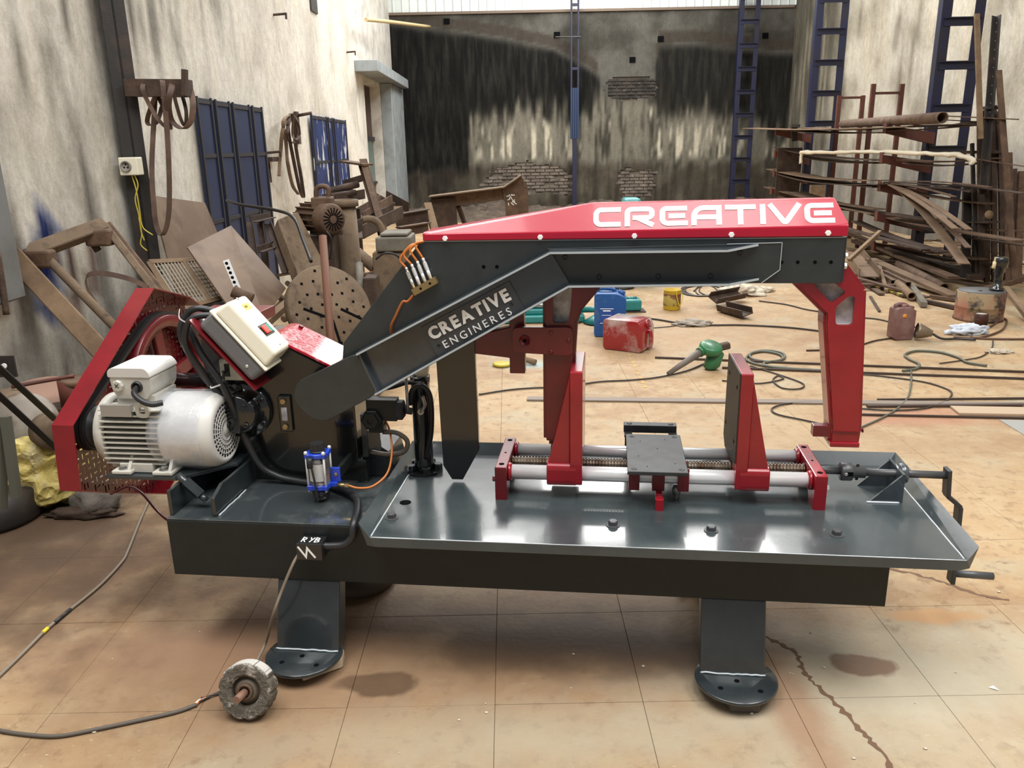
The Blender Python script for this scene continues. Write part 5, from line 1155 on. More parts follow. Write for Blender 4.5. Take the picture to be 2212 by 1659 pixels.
casting('iron_casting', 820, 880, 503, 511.6, 6.02, .3, grey_c, 'flat grey lid on the squat casting', 'lid')
casting('iron_casting', 788, 812, 600, 700, 5.6, .2, rust_d, 'short dark upright casting beside the flanged pipe', 'casting', .1)
def bar(name, p, q, w, h, m, label, cat='bar', kind='beam', grp=None, up=(0, 0, 1), t=.01):
    bm = BM(); A, B = at(*p), at(*q)
    if kind == 'beam': beam(bm, A, B, w, h, up)
    elif kind == 'ch': channel(bm, A, B, w, h, t, up)
    elif kind == 'I': ibeam(bm, A, B, w, h, t, up)
    elif kind == 'tube': cyl(bm, A, B, w, 12)
    elif kind == 'pipe': pipe(bm, A, B, w, w*.82, 16)
    elif kind == 'L': angle_bar(bm, A, B, w, t, up)
    return T1(name, bm, m, label, cat, grp)
bar('steel_channel', (768, 515, 7.4), (856, 470, 8.6), .16, .12, rust_d, 'dark rusty channel slanting up behind the grey castings', kind='ch')
bar('steel_channel', (770, 480, 8.4), (835, 440, 9.6), .15, .1, rust, 'brown channel lying above the dark slanting channel', kind='ch')
bar('bent_channel', (790, 350, 8.5), (866, 615, 7.6), .10, .07, rust, 'brown channel post leaning in front of the second blue door', kind='ch', up=(-1, -.4, 0))
bar('flat_bar', (745, 349, 8.7), (795, 356, 8.4), .12, .02, rust, 'flat brown plate across the top of the leaning channel post')
bar('flat_bar', (744, 396, 8.5), (792, 382, 8.4), .05, .06, rust_d, 'dark cross bar halfway up the leaning channel post')
bar('steel_roller', (712, 413, 8.2), (773, 398, 8.4), .035, 0, rust_d, 'upper dark roller beside the leaning channel post', kind='tube')
bar('steel_roller', (714, 424, 8.1), (768, 416, 8.3), .03, 0, rust_d, 'lower dark roller beside the leaning channel post', kind='tube')
bar('steel_channel', (712, 440, 8.0), (776, 428, 8.6), .14, .09, rust_d, 'dark channel under the two rollers', kind='ch')
bar('steel_channel', (820, 435, 11), (868, 462, 10.4), .2, .14, rust_d, 'dark channel end in the far left corner', kind='ch')
bar('steel_beam', (856, 478, 9.4), (925, 466, 9.6), .12, .16, rust_d, 'dark beam lying left of the rusty gantry', kind='I')
bar('steel_beam', (862, 500, 8.8), (925, 490, 9.0), .10, .10, rust, 'brown beam lying nearer than the dark one left of the gantry', kind='I')
bar('timber_post', (858, 448, 9.8), (885, 600, 9.2), .09, .05, wood, 'short pale timber post left of the gantry')
bar('timber_post', (923, 440, 9.8), (960, 575, 9.3), .09, .05, wood, 'pale timber wedge leaning on the gantry leg')
bar('steel_pipe', (770, 545, 6.9), (812, 580, 6.7), .05, 0, dust, 'dusty pipe stub lying right of the flanged pipe', kind='pipe')
bar('steel_pipe', (776, 570, 5.9), (779, 640, 5.7), .028, 0, grey_c, 'thin grey pipe standing right of the faceplate', kind='pipe')
bm = BM(); tube(bm, [at(784, 474, 7.0), at(805, 474, 7.0), at(820, 486, 7.0), at(828, 505, 7.0)], .03, 10); T1('bent_hose', bm, dust, 'thick dusty hose bent over the castings', 'hose')
bm = BM(); tube(bm, [at(490, 433, 6.6), at(520, 442, 6.4), at(600, 455, 6.1), at(635, 472, 5.9), at(655, 520, 5.7), at(672, 565, 5.5)], .012, 8); T1('black_cable', bm, black_r, 'black cable drooping across the first blue door onto the slab', 'cable')
for pts, lb in (([(812, 560), (832, 547), (858, 552), (872, 575)], 'thin black cable looped over the box casting'), ([(805, 600), (812, 640), (840, 660), (862, 640)], 'loose black cable in front of the box casting'), ([(705, 500), (715, 515), (716, 540), (712, 560)], 'black cable hanging from the rusted motor')):
    bm = BM(); tube(bm, [at(*p, 5.85) for p in pts], .008, 6); T1('black_cable', bm, black_r, lb, 'cable')
rr = random.Random(21)
for k in range(20):
    px, py = rr.uniform(625, 880), rr.uniform(560, 690); y = rr.uniform(5.9, 7.6); c = at(px, py, y)
    c.z = max(.06, min(c.z, .55)); d = Vector((rr.uniform(-1, 1), rr.uniform(-.8, .8), rr.uniform(-.25, .35))).normalized()*rr.uniform(.2, .6)
    a_, b_ = c-d, c+d; a_.z = max(a_.z, .03); b_.z = max(b_.z, .03)
    bm = BM()
    if k % 3: beam(bm, a_, b_, rr.uniform(.02, .07), rr.uniform(.015, .03))
    else: cyl(bm, a_, b_, rr.uniform(.012, .03), 10)
    T1('scrap_bar', bm, rr.choice([rust, rust_d, dust]), 'rusty scrap bar in the heap behind the round faceplate', 'bar', 'scrap bars in the left heap')
for k, (p, q, w, lb) in enumerate((((612, 690, 5.0), (690, 640, 5.3), .022, 'round wooden pole end beside the starter box'), ((570, 700, 5.05), (640, 640, 5.4), .04, 'plank edge below the tilted brown sheet'), ((620, 720, 4.9), (700, 690, 5.1), .05, 'short board under the round faceplate'))):
    bm = BM(); (cyl(bm, at(*p), at(*q), w, 12) if k == 0 else beam(bm, at(*p), at(*q), w*1.6, w)); T1('timber', bm, wood, lb, 'timber')
bm = BM(); box(bm, (fc.x-.5, 4.95, .004), (fc.x+.25, 5.5, (fc-fu*.285).z-.01)); bevel(bm, .02, 1); T1('timber_stack', bm, rust_d, 'dark block under the round faceplate', 'block')
# ---- rusty gantry at the back
gy = 11.2
gt = thing('rusty_gantry', 'rusty brown welded gantry frame with chalk marks, in front of the back wall', 'frame', Vector((at(1035, 500, gy).x, gy, 0)))
bm = BM(); prism(bm, [(at(927, 431, gy).x, at(927, 431, gy).z), (at(982, 427, gy).x, at(982, 427, gy).z), (at(990, 500, gy).x, 0), (at(945, 500, gy).x, 0)], lambda a, b, d: (a, d, b), gy, gy+.25); obj('leg', bm, rust_d, gt)
bm = BM(); prism(bm, [(at(930, 424, gy).x, at(930, 424, gy).z), (at(1088, 404, gy).x, at(1088, 404, gy).z), (at(1088, 431, gy).x, at(1088, 431, gy).z), (at(980, 446, gy).x, at(980, 446, gy).z), (at(930, 433, gy).x, at(930, 433, gy).z)], lambda a, b, d: (a, d, b), gy+.03, gy+.28); obj('beam', bm, rust, gt)
bm = BM(); beam(bm, at(928, 424, gy), at(1087, 404, gy), .34, .014); beam(bm, at(1087, 405, gy), at(1126, 378, gy), .34, .014); obj('cap_plate', bm, dust, gt, kind='stuff')
bm = BM(); prism(bm, [(at(1088, 405, gy).x, at(1088, 405, gy).z), (at(1126, 380, gy).x, at(1126, 380, gy).z), (at(1140, 406, gy).x, at(1140, 406, gy).z), (at(1145, 500, gy).x, 0), (at(1100, 500, gy).x, 0)], lambda a, b, d: (a, d, b), gy-.02, gy+.25); lg_ = obj('leg', bm, rust, gt)
bm = BM()
for (a_, b_) in (((1094, 424), (1112, 421)), ((1100, 420), (1106, 430)), ((1106, 419), (1099, 431)), ((1096, 432), (1102, 430)), ((1106, 431), (1112, 436)), ((1112, 431), (1106, 437)), ((1098, 438), (1099, 444)), ((1104, 438), (1110, 443)), ((1109, 436), (1116, 441))): beam(bm, at(*a_, gy-.025), at(*b_, gy-.025), .010, .002, (0, -1, 0))
obj('chalk_mark', bm, white_p, lg_, kind='stuff')
bm = BM(); beam(bm, at(990, 445, gy+.1), at(1010, 500, gy+.4), .05, .05); obj('brace', bm, rust_d, gt)
# ---- far left foreground: dusty motor with belts, can, bag, stone
gm = thing('dusty_motor', 'dust covered grey motor with a pulley, at the left edge', 'motor', fl(70, 1010))
m0, m1 = at(28, 905, 3.9), at(112, 932, 3.55); ax = (m1-m0).normalized(); L = (m1-m0).length
grim = mat('grimy_grey', (.23, .20, .165), .7, layers=(((.36, .33, .28), 5, .45, .65), ((.12, .08, .055), 8, .5, .7)))
def gl_(name, prof, m): bm = BM(); lathe(bm, m0, ax, prof, 28); return obj(name, bm, m, gm)
gl_('body', [(0, -.1), (.14, -.1), (.15, -.08), (.15, L*.35), (0, L*.35)], dust); gl_('end_shield', [(.15, L*.351), (.145, L*.42), (.12, L*.58), (.07, L*.68), (0, L*.68)], grim); gl_('shaft', [(.02, L*.69), (.02, L*.9), (0, L*.9)], rust_d); gl_('pulley', [(0, L*.91), (.085, L*.91), (.078, L*.99), (.085, L*1.07), (0, L*1.07)], dust)
bm = BM(); c = at(60, 985, 3.8); box(bm, (c.x-.22, 3.62, .006), (c.x+.2, 4.05, .30)); bevel(bm, .01, 1); obj('stand', bm, rust_d, gm)
for k, (p, q, lb) in enumerate((((-12, 785, 3.05), (118, 905, 3.5), 'upper black drive belt running out of the left edge'), ((-12, 845, 3.05), (140, 985, 3.5), 'lower black drive belt running out of the left edge'))):
    bm = BM(); ribbon(bm, [at(*p), lerp(at(*p), at(*q), .5), at(*q)], .028, .018, (.6, .8, 0)); T1('drive_belt', bm, black_r, lb, 'belt')
bm = BM(); c = at(90, 868, 4.1); lathe(bm, c, (.1, -.3, 1), [(.0, .05), (.10, .045), (.22, .02), (.27, -.02), (.24, -.03), (0, -.03)], 28); T1('dusty_cover', bm, mat('pink_dust', (.33, .20, .15), .85), 'dusty pinkish domed cover on top of the dusty motor', 'cover')
ca = thing('red_tin', 'dark red rusty tin behind the belt guard', 'tin', at(165, 870, 4.0)); c0_ = at(172, 872, 4.0); c1_ = at(172, 818, 4.0)
bm = BM(); lathe(bm, c0_, (0, 0, 1), [(0, 0), (.085, 0), (.085, (c1_-c0_).length), (.078, (c1_-c0_).length), (.078, .02), (0, .02)], 24); obj('body', bm, rust_r, ca)
bm = BM(); lathe(bm, c1_, (0, 0, 1), [(.087, -.02), (.091, -.01), (.091, .003), (.08, .005), (.0, .006)], 24); obj('lid', bm, rust, ca)
bm = BM(); box(bm, (c0_.x-.2, 3.92, .006), (c0_.x+.2, 4.3, c0_.z-.002)); T1('rusty_crate', bm, rust_d, 'dark rusty crate under the red tin and the domed cover', 'crate')
bm = BM(); tube(bm, [at(25, 836, 3.9), at(90, 824, 3.95), at(160, 812, 4.0)], .010, 8); T1('red_rod', bm, rust_r, 'thin red brown rod lying across to the red tin', 'rod')
bm = BM(); beam(bm, at(12, 900, 3.0), at(36, 1075, 2.95), .03, .03); beam(bm, at(2, 900, 3.02), at(4, 1100, 2.95), .03, .03); T1('green_stand', bm, mat('worn_green', (.075, .075, .056), .7), 'worn greenish stand leg at the left edge', 'stand')
bm = BM(); c = fl(10, 1120); lathe(bm, (c.x-.06, c.y, .004), (0, 0, 1), [(0, 0), (.21, 0), (.22, .02), (.20, .12), (.16, .14), (0, .14)], 32); T1('iron_weight', bm, blk_s, 'black round iron weight at the left edge below the stand leg', 'weight')
bm = BM(); c = at(16, 792, 3.6); box(bm, (c.x-.06, c.y, c.z-.05), (c.x+.035, c.y+.01, c.z+.05)); T1('wall_plate', bm, blk_s, 'small black plate with a bright hole at the left edge', 'plate')
bm = BM(); c = at(10, 790, 3.59); cyl(bm, c, c+Vector((0, -.006, 0)), .012, 12); T1('bright_rivet', bm, white_p, 'bright rivet on the small black plate', 'rivet')
bm = BM(); tube(bm, [onx(-6, 545, XL+.135), onx(6, 620, XL+.135), onx(14, 680, XL+.135)], .016, 8); T1('red_pipe', bm, rust_d, 'dark red pipe end above the left edge plate', 'pipe')
bag_m = mat('yellow_sacking', (.50, .40, .12), .55, layers=(((.20, .15, .06), 9, .5, .68), ((.62, .55, .33), 6, .5, .68)), bump=.3, bscale=40)
bm = BM(); c = fl(120, 1075); blob(bm, (c.x, c.y, .15), (.25, .20, .19), .30, 1.7, 3, 5)
for v in bm.verts:
    p = v.co-Vector((c.x, c.y, .12)); q = abs(noise.noise(v.co*7.5))+.6*abs(noise.noise(v.co*15+Vector((4, 0, 0)))); v.co = Vector((c.x, c.y, .12))+p*(1.10-.34*q)
    v.co.z = max(v.co.z, .004)
for f in bm.faces: f.smooth = False
sk = T1('yellow_sack', bm, bag_m, 'crumpled yellow plastic sack below the belt guard', 'sack')
bm = BM(); c = fl(212, 1100); blob(bm, (c.x, c.y, .06), (.11, .09, .09), .5, 1.6, 8, 3); T1('stone_lump', bm, mat('stone', (.16, .14, .12), .9, bump=.4), 'grey stone lump right of the yellow sack', 'stone')
bm = BM(); c = fl(160, 1115); blob(bm, (c.x+.05, c.y, .015), (.16, .05, .03), .4, 2.5, 5, 3); T1('dark_rag', bm, rust_d, 'flat dark rag under the yellow sack', 'rag')

bm = BM(); nx, ny = 90, 14; g = []
for i in range(nx+1):
    row = []
    for j in range(ny+1):
        x = XL+.05+(6.6-XL)*i/nx; y = 17.9+2.6*j/ny; e = ss(0, .35, j/ny)
        row.append(bm.verts.new((x, y, -.004+(.14+.2*noise.noise(Vector((x*1.1, y, 3)))+.10*noise.noise(Vector((x*5, y*5, 1))))*e)))
    g.append(row)
for i in range(nx):
    for j in range(ny): bm.faces.new((g[i][j], g[i+1][j], g[i+1][j+1], g[i][j+1]))
rub = T1('rubble_bank', bm, mat('rubble', (.07, .05, .036), .95, layers=(((.13, .10, .072), 5, .45, .65), ((.06, .045, .035), 8, .5, .7)), bump=.8, bscale=18), 'low bank of brown rubble along the foot of the back wall', 'rubble'); rub['kind'] = 'stuff'

rst = thing('roller_stand', 'dark four legged stand under the two rollers', 'stand', Vector((at(742, 440, 8.3).x, 8.3, 0)))
for px, y in ((716, 8.05), (733, 8.45), (756, 8.2), (772, 8.55)):
    q = at(px, 446, y); bm = BM(); box(bm, (q.x-.025, y-.025, .002), (q.x+.025, y+.025, q.z-.02)); obj('leg', bm, rust_d, rst)
# ================================================================== right side, floor litter
# ---- lattice columns
def column(name, y, pL, pR, py, lw, pitch, z0, ztop, label, tower=True):
    a = at(pL, py, y).x; b = at(pR, py, y).x
    t = thing(name, label, 'column', Vector(((a+b)/2, y, 0)))
    for s, x in ((1, a), (-1, b)):
        bm = BM(); x0 = x if s > 0 else x-lw
        box(bm, (x0, y, 0), (x0+lw, y+.012, ztop)); box(bm, (x0 if s > 0 else x0+lw-.012, y+.012, 0), (x0+.012 if s > 0 else x0+lw, y+.11, ztop)); obj('leg', bm, navy, t)
    z = z0; rung = None
    while z < ztop-.1:
        bm = BM(); box(bm, (a+lw*.3, y-.013, z), (b-lw*.3, y-.001, z+.10)); box(bm, (a+lw*.3, y-.06, z+.088), (b-lw*.3, y-.0135, z+.10)); obj('rung', bm, navy, t); z += pitch
    return t, a, b
cB, bA_, bB_ = column('lattice_column', 10.8, 1990, 2078, 400, .125, .505, .38, 5.6, 'nearest navy lattice column, behind the steel rack on the right')
cA, aA_, aB_ = column('lattice_column', 15.1, 1734, 1800, 400, .125, .505, .30, 5.9, 'middle navy lattice column, at the far end of the steel rack')
cC, c1, c2 = column('lattice_column', 20.25, 1576, 1618, 425, .11, .51, .1, 6.0, 'farthest navy lattice column, against the back wall')
pst = thing('tie_post', 'slim navy post in the middle of the back wall, thicker in its upper half', 'post', Vector((at(1241, 430, 20.3).x, 20.3, 0)))
xm = at(1241, 300, 20.3).x
bm = BM(); box(bm, (xm-.05, 20.25, 0), (xm+.05, 20.33, at(1241, 300, 20.3).z)); obj('lower_post', bm, navy, pst)
bm = BM(); z0, z1 = at(1241, 300, 20.3).z, at(1241, 190, 20.3).z
for k in range(4): box(bm, (xm-.10+.053*k, 20.24, z0+.001), (xm-.10+.053*k+.035, 20.32, z1))
box(bm, (xm-.10, 20.27, z0), (xm+.1, 20.3, z1)); obj('spliced_bars', bm, mat('navy_light', (.012, .03, .085), .5), pst, kind='stuff')
for s in (-.10, .06): bm = BM(); box(bm, (xm+s, 20.25, z1), (xm+s+.04, 20.33, 6.0)); obj('upper_bar', bm, navy, pst)
for py in (148, 80, 10): z = at(1241, py, 20.25).z; bm = BM(); box(bm, (xm-.06, 20.25, z-.03), (xm+.06, 20.29, z+.03)); obj('tie', bm, navy, pst)
bm = BM(); cyl(bm, at(1200, 80, 20.3), at(1255, 80, 20.24), .018, 8); obj('wall_tie', bm, blk_s, pst)
# ---- cantilever arms welded to the columns: parts of those columns
def arms(t, xc, y, tips, ln, m):
    for (px, py) in tips:
        tip = at(px, py, y-.10); bm = BM(); L = xc+.05
        v = box(bm, (tip.x, y-.10, tip.z-.075), (L, y-.02, tip.z+.02))
        for q in v:
            if q.co.x > tip.x+.1: q.co.z -= .10+(.05 if q.co.z < tip.z-.02 else 0)
        obj('arm', bm, m, t); bm = BM(); box(bm, (tip.x-.012, y-.105, tip.z-.08), (tip.x-.001, y-.015, tip.z+.05)); obj('arm_stop', bm, m, t)
arms(cB, bA_, 10.8, [(1916, 274), (1908, 338), (1904, 400), (1897, 465), (1890, 528)], .5, rust_r)
arms(cA, aA_, 15.1, [(1678, 282), (1676, 330), (1674, 372), (1668, 410), (1664, 450)], .5, rust_r)
# ---- stock lying on the arms
def strip(p, q, w, t, m, label, sag=.0, cat='plate', grp=None):
    A, B = at(*p), at(*q); bm = BM(); side = Vector((B.y-A.y, A.x-B.x, 0)).normalized()
    pts = [lerp(A, B, i/6)-Vector((0, 0, sag*math.sin(PI*i/6))) for i in range(7)]
    ribbon(bm, pts, w, t, side, 2); return T1('steel_strip', bm, m, label, cat, grp)
strip((1622, 277, 16.2), (1990, 273, 10.0), .34, .012, tan_s, 'wide brown plate on the top arms of the rack', .03)
strip((1700, 283, 15.0), (2090, 268, 9.0), .20, .01, rust_d, 'dark strip on the top arms beside the big pipe')
strip((1860, 283, 11.4), (2110, 270, 9.2), .15, .01, rust_d, 'short dark plate under the big pipe', .02)
strip((2030, 250, 9.4), (2200, 258, 8.9), .07, .012, rust, 'brown bar sticking out right of the big pipe')
strip((2020, 258, 9.5), (2170, 266, 9.1), .05, .01, rust_d, 'thin dark bar sticking out below the brown one')
bm = BM(); pipe(bm, at(1820, 268, 13.4), at(2036, 254, 9.0), .060, .050, 24); T1('steel_pipe', bm, rust, 'big open brown pipe on the top arms of the rack', 'pipe')
bm = BM(); tube(bm, [at(1731, 352, 13.6), at(1731, 335, 13.6), at(1736, 329, 13.5), at(1800, 329, 12.4), at(1900, 328, 10.9), at(2000, 332, 9.7), at(2070, 336, 9.2), at(2100, 345, 9.0), at(2098, 356, 9.0)], .027, 8)
for v in bm.verts: v.co += Vector((noise.noise(v.co*9), noise.noise(v.co*9+Vector((3, 0, 0))), noise.noise(v.co*9+Vector((0, 7, 0)))))*.024
T1('wrapped_bar', bm, mat('cloth_wrap', (.66, .60, .48), .9, bump=.3), 'bar wrapped in pale cloth on the second arms of the rack', 'bar')
strip((2085, 340, 9.2), (2230, 362, 8.4), .03, .008, rust, 'thin rod end running right of the wrapped bar')
strip((1685, 318, 15.5), (1905, 346, 10.8), .25, .01, rust_d, 'dark plate on the second arms under the wrapped bar', .05)
strip((2000, 330, 10.0), (2160, 328, 9.2), .25, .03, rust_d, 'stack of dark flats right of the nearest column')
strip((1672, 365, 15.6), (1905, 390, 10.8), .30, .010, tan_s, 'brown plate on the third arms of the rack', .06)
strip((1676, 372, 15.3), (1915, 398, 10.6), .22, .010, rust_d, 'dark plate on the third arms below the brown plate', .08)
for k, (q, w, m) in enumerate((((2138, 404, 8.6), .06, rust), ((2100, 415, 8.9), .05, rust_d), ((2215, 418, 8.2), .10, rust_d), ((2062, 425, 9.0), .05, rust))): strip((1912, 393+k, 10.8), q, w, .01, m, ['brown flat bar fanning right from the third arm', 'dark flat bar fanning right from the third arm', 'wide dark bar fanning far right from the third arm', 'short brown bar fanning right from the third arm'][k], -.03)
for k, (q, w, m, s) in enumerate((((2064, 494, 8.3), .07, tan_s, -.03), ((2093, 496, 8.2), .07, tan_s, -.04), ((2083, 570, 8.0), .11, tan_s, -.06), ((2092, 535, 8.0), .06, rust, -.05))):
    strip((1918+6*k, 396, 10.7), q, w, .01, m, ['first drooping flat bar, falling from the third arm', 'second drooping flat bar, to the right of the first', 'widest drooping flat bar, reaching lowest of the four', 'narrow drooping flat bar beside the widest'][k], s)
strip((1658, 404, 15.8), (1900, 452, 10.8), .16, .01, rust, 'brown strip on the fourth arms of the rack', .04)
strip((1800, 436, 12.6), (2205, 520, 8.0), .16, .014, rust, 'long brown bar slanting down right from the fourth arms', .05)
strip((1820, 440, 12.4), (2215, 530, 8.2), .10, .012, rust_d, 'long dark bar lying beside the slanting brown bar', .08)
strip((1690, 425, 14.8), (1900, 460, 10.9), .20, .012, rust_d, 'dark plate on the fourth arms of the rack', .04)
strip((1830, 500, 12.0), (2060, 600, 8.6), .12, .03, rust, 'heavy brown bar lying on the lowest arm', .02)
strip((1760, 470, 13.0), (2000, 540, 9.2), .10, .02, rust_d, 'dark bar lying low in the rack', .02)
bm = BM(); a_, b_ = at(1676, 320, 15.0), at(1732, 322, 14.9); box(bm, (a_.x, 14.86, .02), (b_.x, 14.88, a_.z)); T1('steel_plate', bm, rust_d, 'upright dark brown plate at the far end of the rack', 'plate')
bm = BM(); a_ = at(1752, 395, 17); b_ = at(1790, 395, 17); box(bm, (a_.x, 17, .02), (b_.x, 17.05, a_.z)); T1('board', bm, wood, 'tan board standing behind the middle column', 'board')
bm = BM(); beam(bm, at(1715, 272, 14.4), at(1716, 305, 14.4), .09, .05); beam(bm, at(1708, 272, 14.4), at(1726, 272, 14.4), .12, .05); T1('hanging_clamp', bm, blk_s, 'small black clamp hanging from the top plate', 'clamp')
# red oxide loop stands
def loop(pl, pr, pt, pbar, y, label):
    t = thing('loop_stand', label, 'stand', Vector((at(pl, 300, y).x, y, 0)))
    for p in (pl, pr):
        a_ = at(p, pt, y); bm = BM(); box(bm, (a_.x-.03, y, 0), (a_.x+.03, y+.05, a_.z)); obj('post', bm, rust_r, t)
    a_, b_ = at(pl, pbar, y), at(pr, pbar, y); bm = BM(); box(bm, (a_.x+.03, y+.005, a_.z-.02), (b_.x-.03, y+.04, a_.z+.015)); obj('top_rail', bm, rust_r, t)
loop(1815, 1866, 206, 211, 13.6, 'left red oxide loop stand rising behind the rack')
loop(1889, 1951, 181, 201, 12.4, 'right red oxide loop stand rising behind the rack')
# planks, bars and angles leaning at the right edge
YR = 9.3
def lean(p, q, w, t, m, label, up=(0, -1, 0)): return bar('leaning_bar', p, q, w, t, m, label, 'bar', up=up)
lean((2110, 30, 9.2), (2118, 300, 9.0), .05, .03, wood, 'curved wooden pole standing right of the nearest column')
bm = BM(); a_, b_ = at(2152, 36, 9.4), at(2124, 420, 8.9); angle_bar(bm, a_, b_, .06, .008, (.3, -1, 0)); ab = T1('slotted_angle', bm, blk_s, 'tall dark slotted angle leaning at the right edge', 'angle')
for i in range(12): bm = BM(); p = lerp(a_, b_, .04+.05*i)+Vector((.012, -.004, 0)); box(bm, (p.x-.012, p.y-.01, p.z-.012), (p.x+.012, p.y-.006, p.z+.012)); obj('hole', bm, white_p, ab)
lean((2157, 152, 9.2), (2192, 610, 8.4), .065, .02, rust, 'broad brown plank leaning at the right edge')
for k, (x0, y0, x1, y1, w, m, lb) in enumerate(((2118, 240, 2120, 600, .07, rust_d, 'dark plank leftmost of the upright cluster'), (2132, 232, 2132, 610, .06, rust_d, 'dark plank second in the upright cluster'), (2146, 228, 2148, 610, .06, rust_d, 'dark plank third in the upright cluster, topped by a plate'), (2160, 240, 2166, 610, .06, rust_d, 'dark plank rightmost of the upright cluster'), (2100, 310, 2108, 600, .035, blk_s, 'thin black bar left of the upright cluster'), (2176, 330, 2180, 620, .10, rust, 'wide brown plank standing right of the upright cluster'), (2208, 370, 2196, 640, .08, rust, 'brown plank at the very right edge'), (2188, 365, 2200, 620, .08, rust_d, 'dark plank second from the right edge'), (2090, 400, 2085, 600, .10, blk_s, 'broad black plank behind the nearest column foot'), (2116, 400, 2110, 600, .12, rust_d, 'broad dark plank low behind the cluster'))):
    lean((x0, y0, 9.3+.04*(k % 3)), (x1, y1, 8.9+.06*(k % 4)), w, .03, m, lb)
bm = BM(); c = at(2136, 464, 8.7); lathe(bm, c, (0, -1, .2), [(0, 0), (.045, 0), (.045, .01), (0, .01)], 20); T1('tin_lid', bm, wood, 'small tan tin lid hung on the upright planks', 'lid')
for px in (2136, 2150): bm = BM(); c = at(px, 236, 9.15); box(bm, (c.x-.05, 9.1, c.z), (c.x+.04, 9.22, c.z+.03)); T1('end_plate', bm, blk_s, 'small black plate on top of the upright cluster, %s one' % ('left' if px < 2140 else 'right'), 'plate')
# ---- scrap heap on the floor below the rack
def heap(p, q, w, h, m, kind, lb, z0=None, z1=None):
    A, B = fl(*p, z0 or h/2+.01), fl(*q, z1 or h/2+.01); bm = BM()
    if kind == 'b': beam(bm, A, B, w, h)
    if kind == 't':
        d, s, u = frame_of(B-A); t = w*.1
        for k in (-1, 1): beam(bm, A+s*k*(w-t)/2, B+s*k*(w-t)/2, t, h); beam(bm, A+u*k*(h-t)/2, B+u*k*(h-t)/2, w, t)
    if kind == 'c': channel(bm, A, B, w, h, .01)
    if kind == 'p': pipe(bm, A, B, w/2, w*.4, 16)
    return T1({'b': 'flat_bar', 't': 'square_tube', 'c': 'steel_channel', 'p': 'steel_pipe'}[kind], bm, m, lb, {'b': 'bar', 't': 'tube', 'c': 'channel', 'p': 'pipe'}[kind])
heap((1838, 545), (1878, 598), .22, .09, tan_s, 'c', 'open tan channel lying right of the hood', .12, .10)
heap((1834, 562), (1902, 500), .05, .04, wood, 'b', 'wooden stick propped on the open tan channel', .18, .50)
heap((1880, 560), (2062, 640), .13, .03, tan_s, 'b', 'long tan plank lying across the floor heap', .16, .05)
heap((1898, 592), (1931, 612), .075, .075, tan_s, 't', 'short square tube with an open end in the floor heap')
heap((1896, 582), (1962, 615), .06, .06, rust, 't', 'brown square tube behind the short open one', .08, .08)
heap((1878, 608), (1960, 640), .10, .02, mat('yellow_black', (.40, .30, .04), .7, layers=(((.05, .035, .02), 11, .48, .55),)), 'b', 'narrow plank with yellow paint at the front of the heap')
heap((1940, 612), (1970, 640), .085, .085, wood, 'p', 'short round tube lying in the heap')
heap((1968, 618), (1996, 658), .06, .05, grey_c, 'b', 'grey square bar pointing forward from the heap')
heap((1942, 570), (2040, 622), .10, .10, rust, 'p', 'long brown round pipe in the heap', .10, .07)
heap((1996, 604), (2050, 622), .07, .05, wood, 'b', 'tan bar behind the long plank')
heap((2000, 650), (2100, 672), .05, .03, rust_d, 'b', 'dark bar at the front right of the heap')
heap((2010, 640), (2120, 655), .05, .03, rust, 'b', 'brown bar beside the burnt drum')
heap((1898, 570), (1915, 628), .035, .03, wood, 'b', 'thin stick standing forward across the square tubes', .14, .03)
heap((1850, 600), (1905, 635), .06, .02, rust, 'b', 'brown flat bar at the left of the heap')
heap((1880, 640), (1900, 672), .025, .01, rust_d, 'b', 'thin dark strip lying in front of the heap')
heap((1955, 545), (2110, 600), .14, .05, rust_d, 'b', 'wide dark beam at the back of the heap', .12, .12)
heap((1850, 520), (1990, 570), .16, .05, rust_d, 'b', 'dark plank furthest back in the heap', .10, .14)
heap((2080, 640), (2215, 600), .08, .05, rust, 'b', 'brown bar slanting up right of the burnt drum', .05, .15)
heap((2172, 622), (2225, 690), .05, .04, wood, 'b', 'tan strip crossing right of the burnt drum', .20, .04)
for k in range(26):
    r2 = random.Random(400+k); p = (r2.uniform(1840, 2200), r2.uniform(520, 625)); c = fl(*p, .03); d = Vector((r2.uniform(.2, 1), r2.uniform(-1, .3), 0)).normalized()*r2.uniform(.15, .7)
    bm = BM(); beam(bm, c-d+Vector((0, 0, r2.uniform(0, .12))), c+d, r2.uniform(.03, .10), .02); T1('scrap_bar', bm, r2.choice([rust, rust_d, wood]), 'rusty offcut in the floor heap below the steel rack', 'bar', 'offcuts below the rack')
# ---- burnt drum with pump, can, rag
dr = thing('burnt_drum', 'short scorched tan drum on the right', 'drum', fl(2112, 700))
c = fl(2112, 689); R_ = .20
burnt = mat('scorched_tan', (.27, .19, .10), .7, layers=(((.03, .022, .016), 6, .46, .57), ((.30, .13, .08), 4, .5, .65)))
H_ = .255
bm = BM(); lathe(bm, c, (0, 0, 1), [(0, 0), (R_*1.03, 0), (R_*1.03, .02), (R_, .03), (R_, .12), (R_*1.015, .125), (R_, .13), (R_, H_), (R_*.97, H_+.005), (0, H_+.005)], 40); obj('shell', bm, burnt, dr)
bm = BM(); lathe(bm, c+Vector((0, 0, H_+.0055)), (0, 0, 1), [(0, 0), (R_*.95, 0), (R_*.95, .004), (0, .004)], 40); obj('lid', bm, mat('sooty_lid', (.10, .10, .10), .6), dr)
bm = BM(); cyl(bm, c+Vector((-.03, -.03, H_+.0096)), c+Vector((-.03, -.03, H_+.011)), .018, 12); obj('bung_hole', bm, hole_b, dr)
pm = c+Vector((.115, -.03, H_+.011))
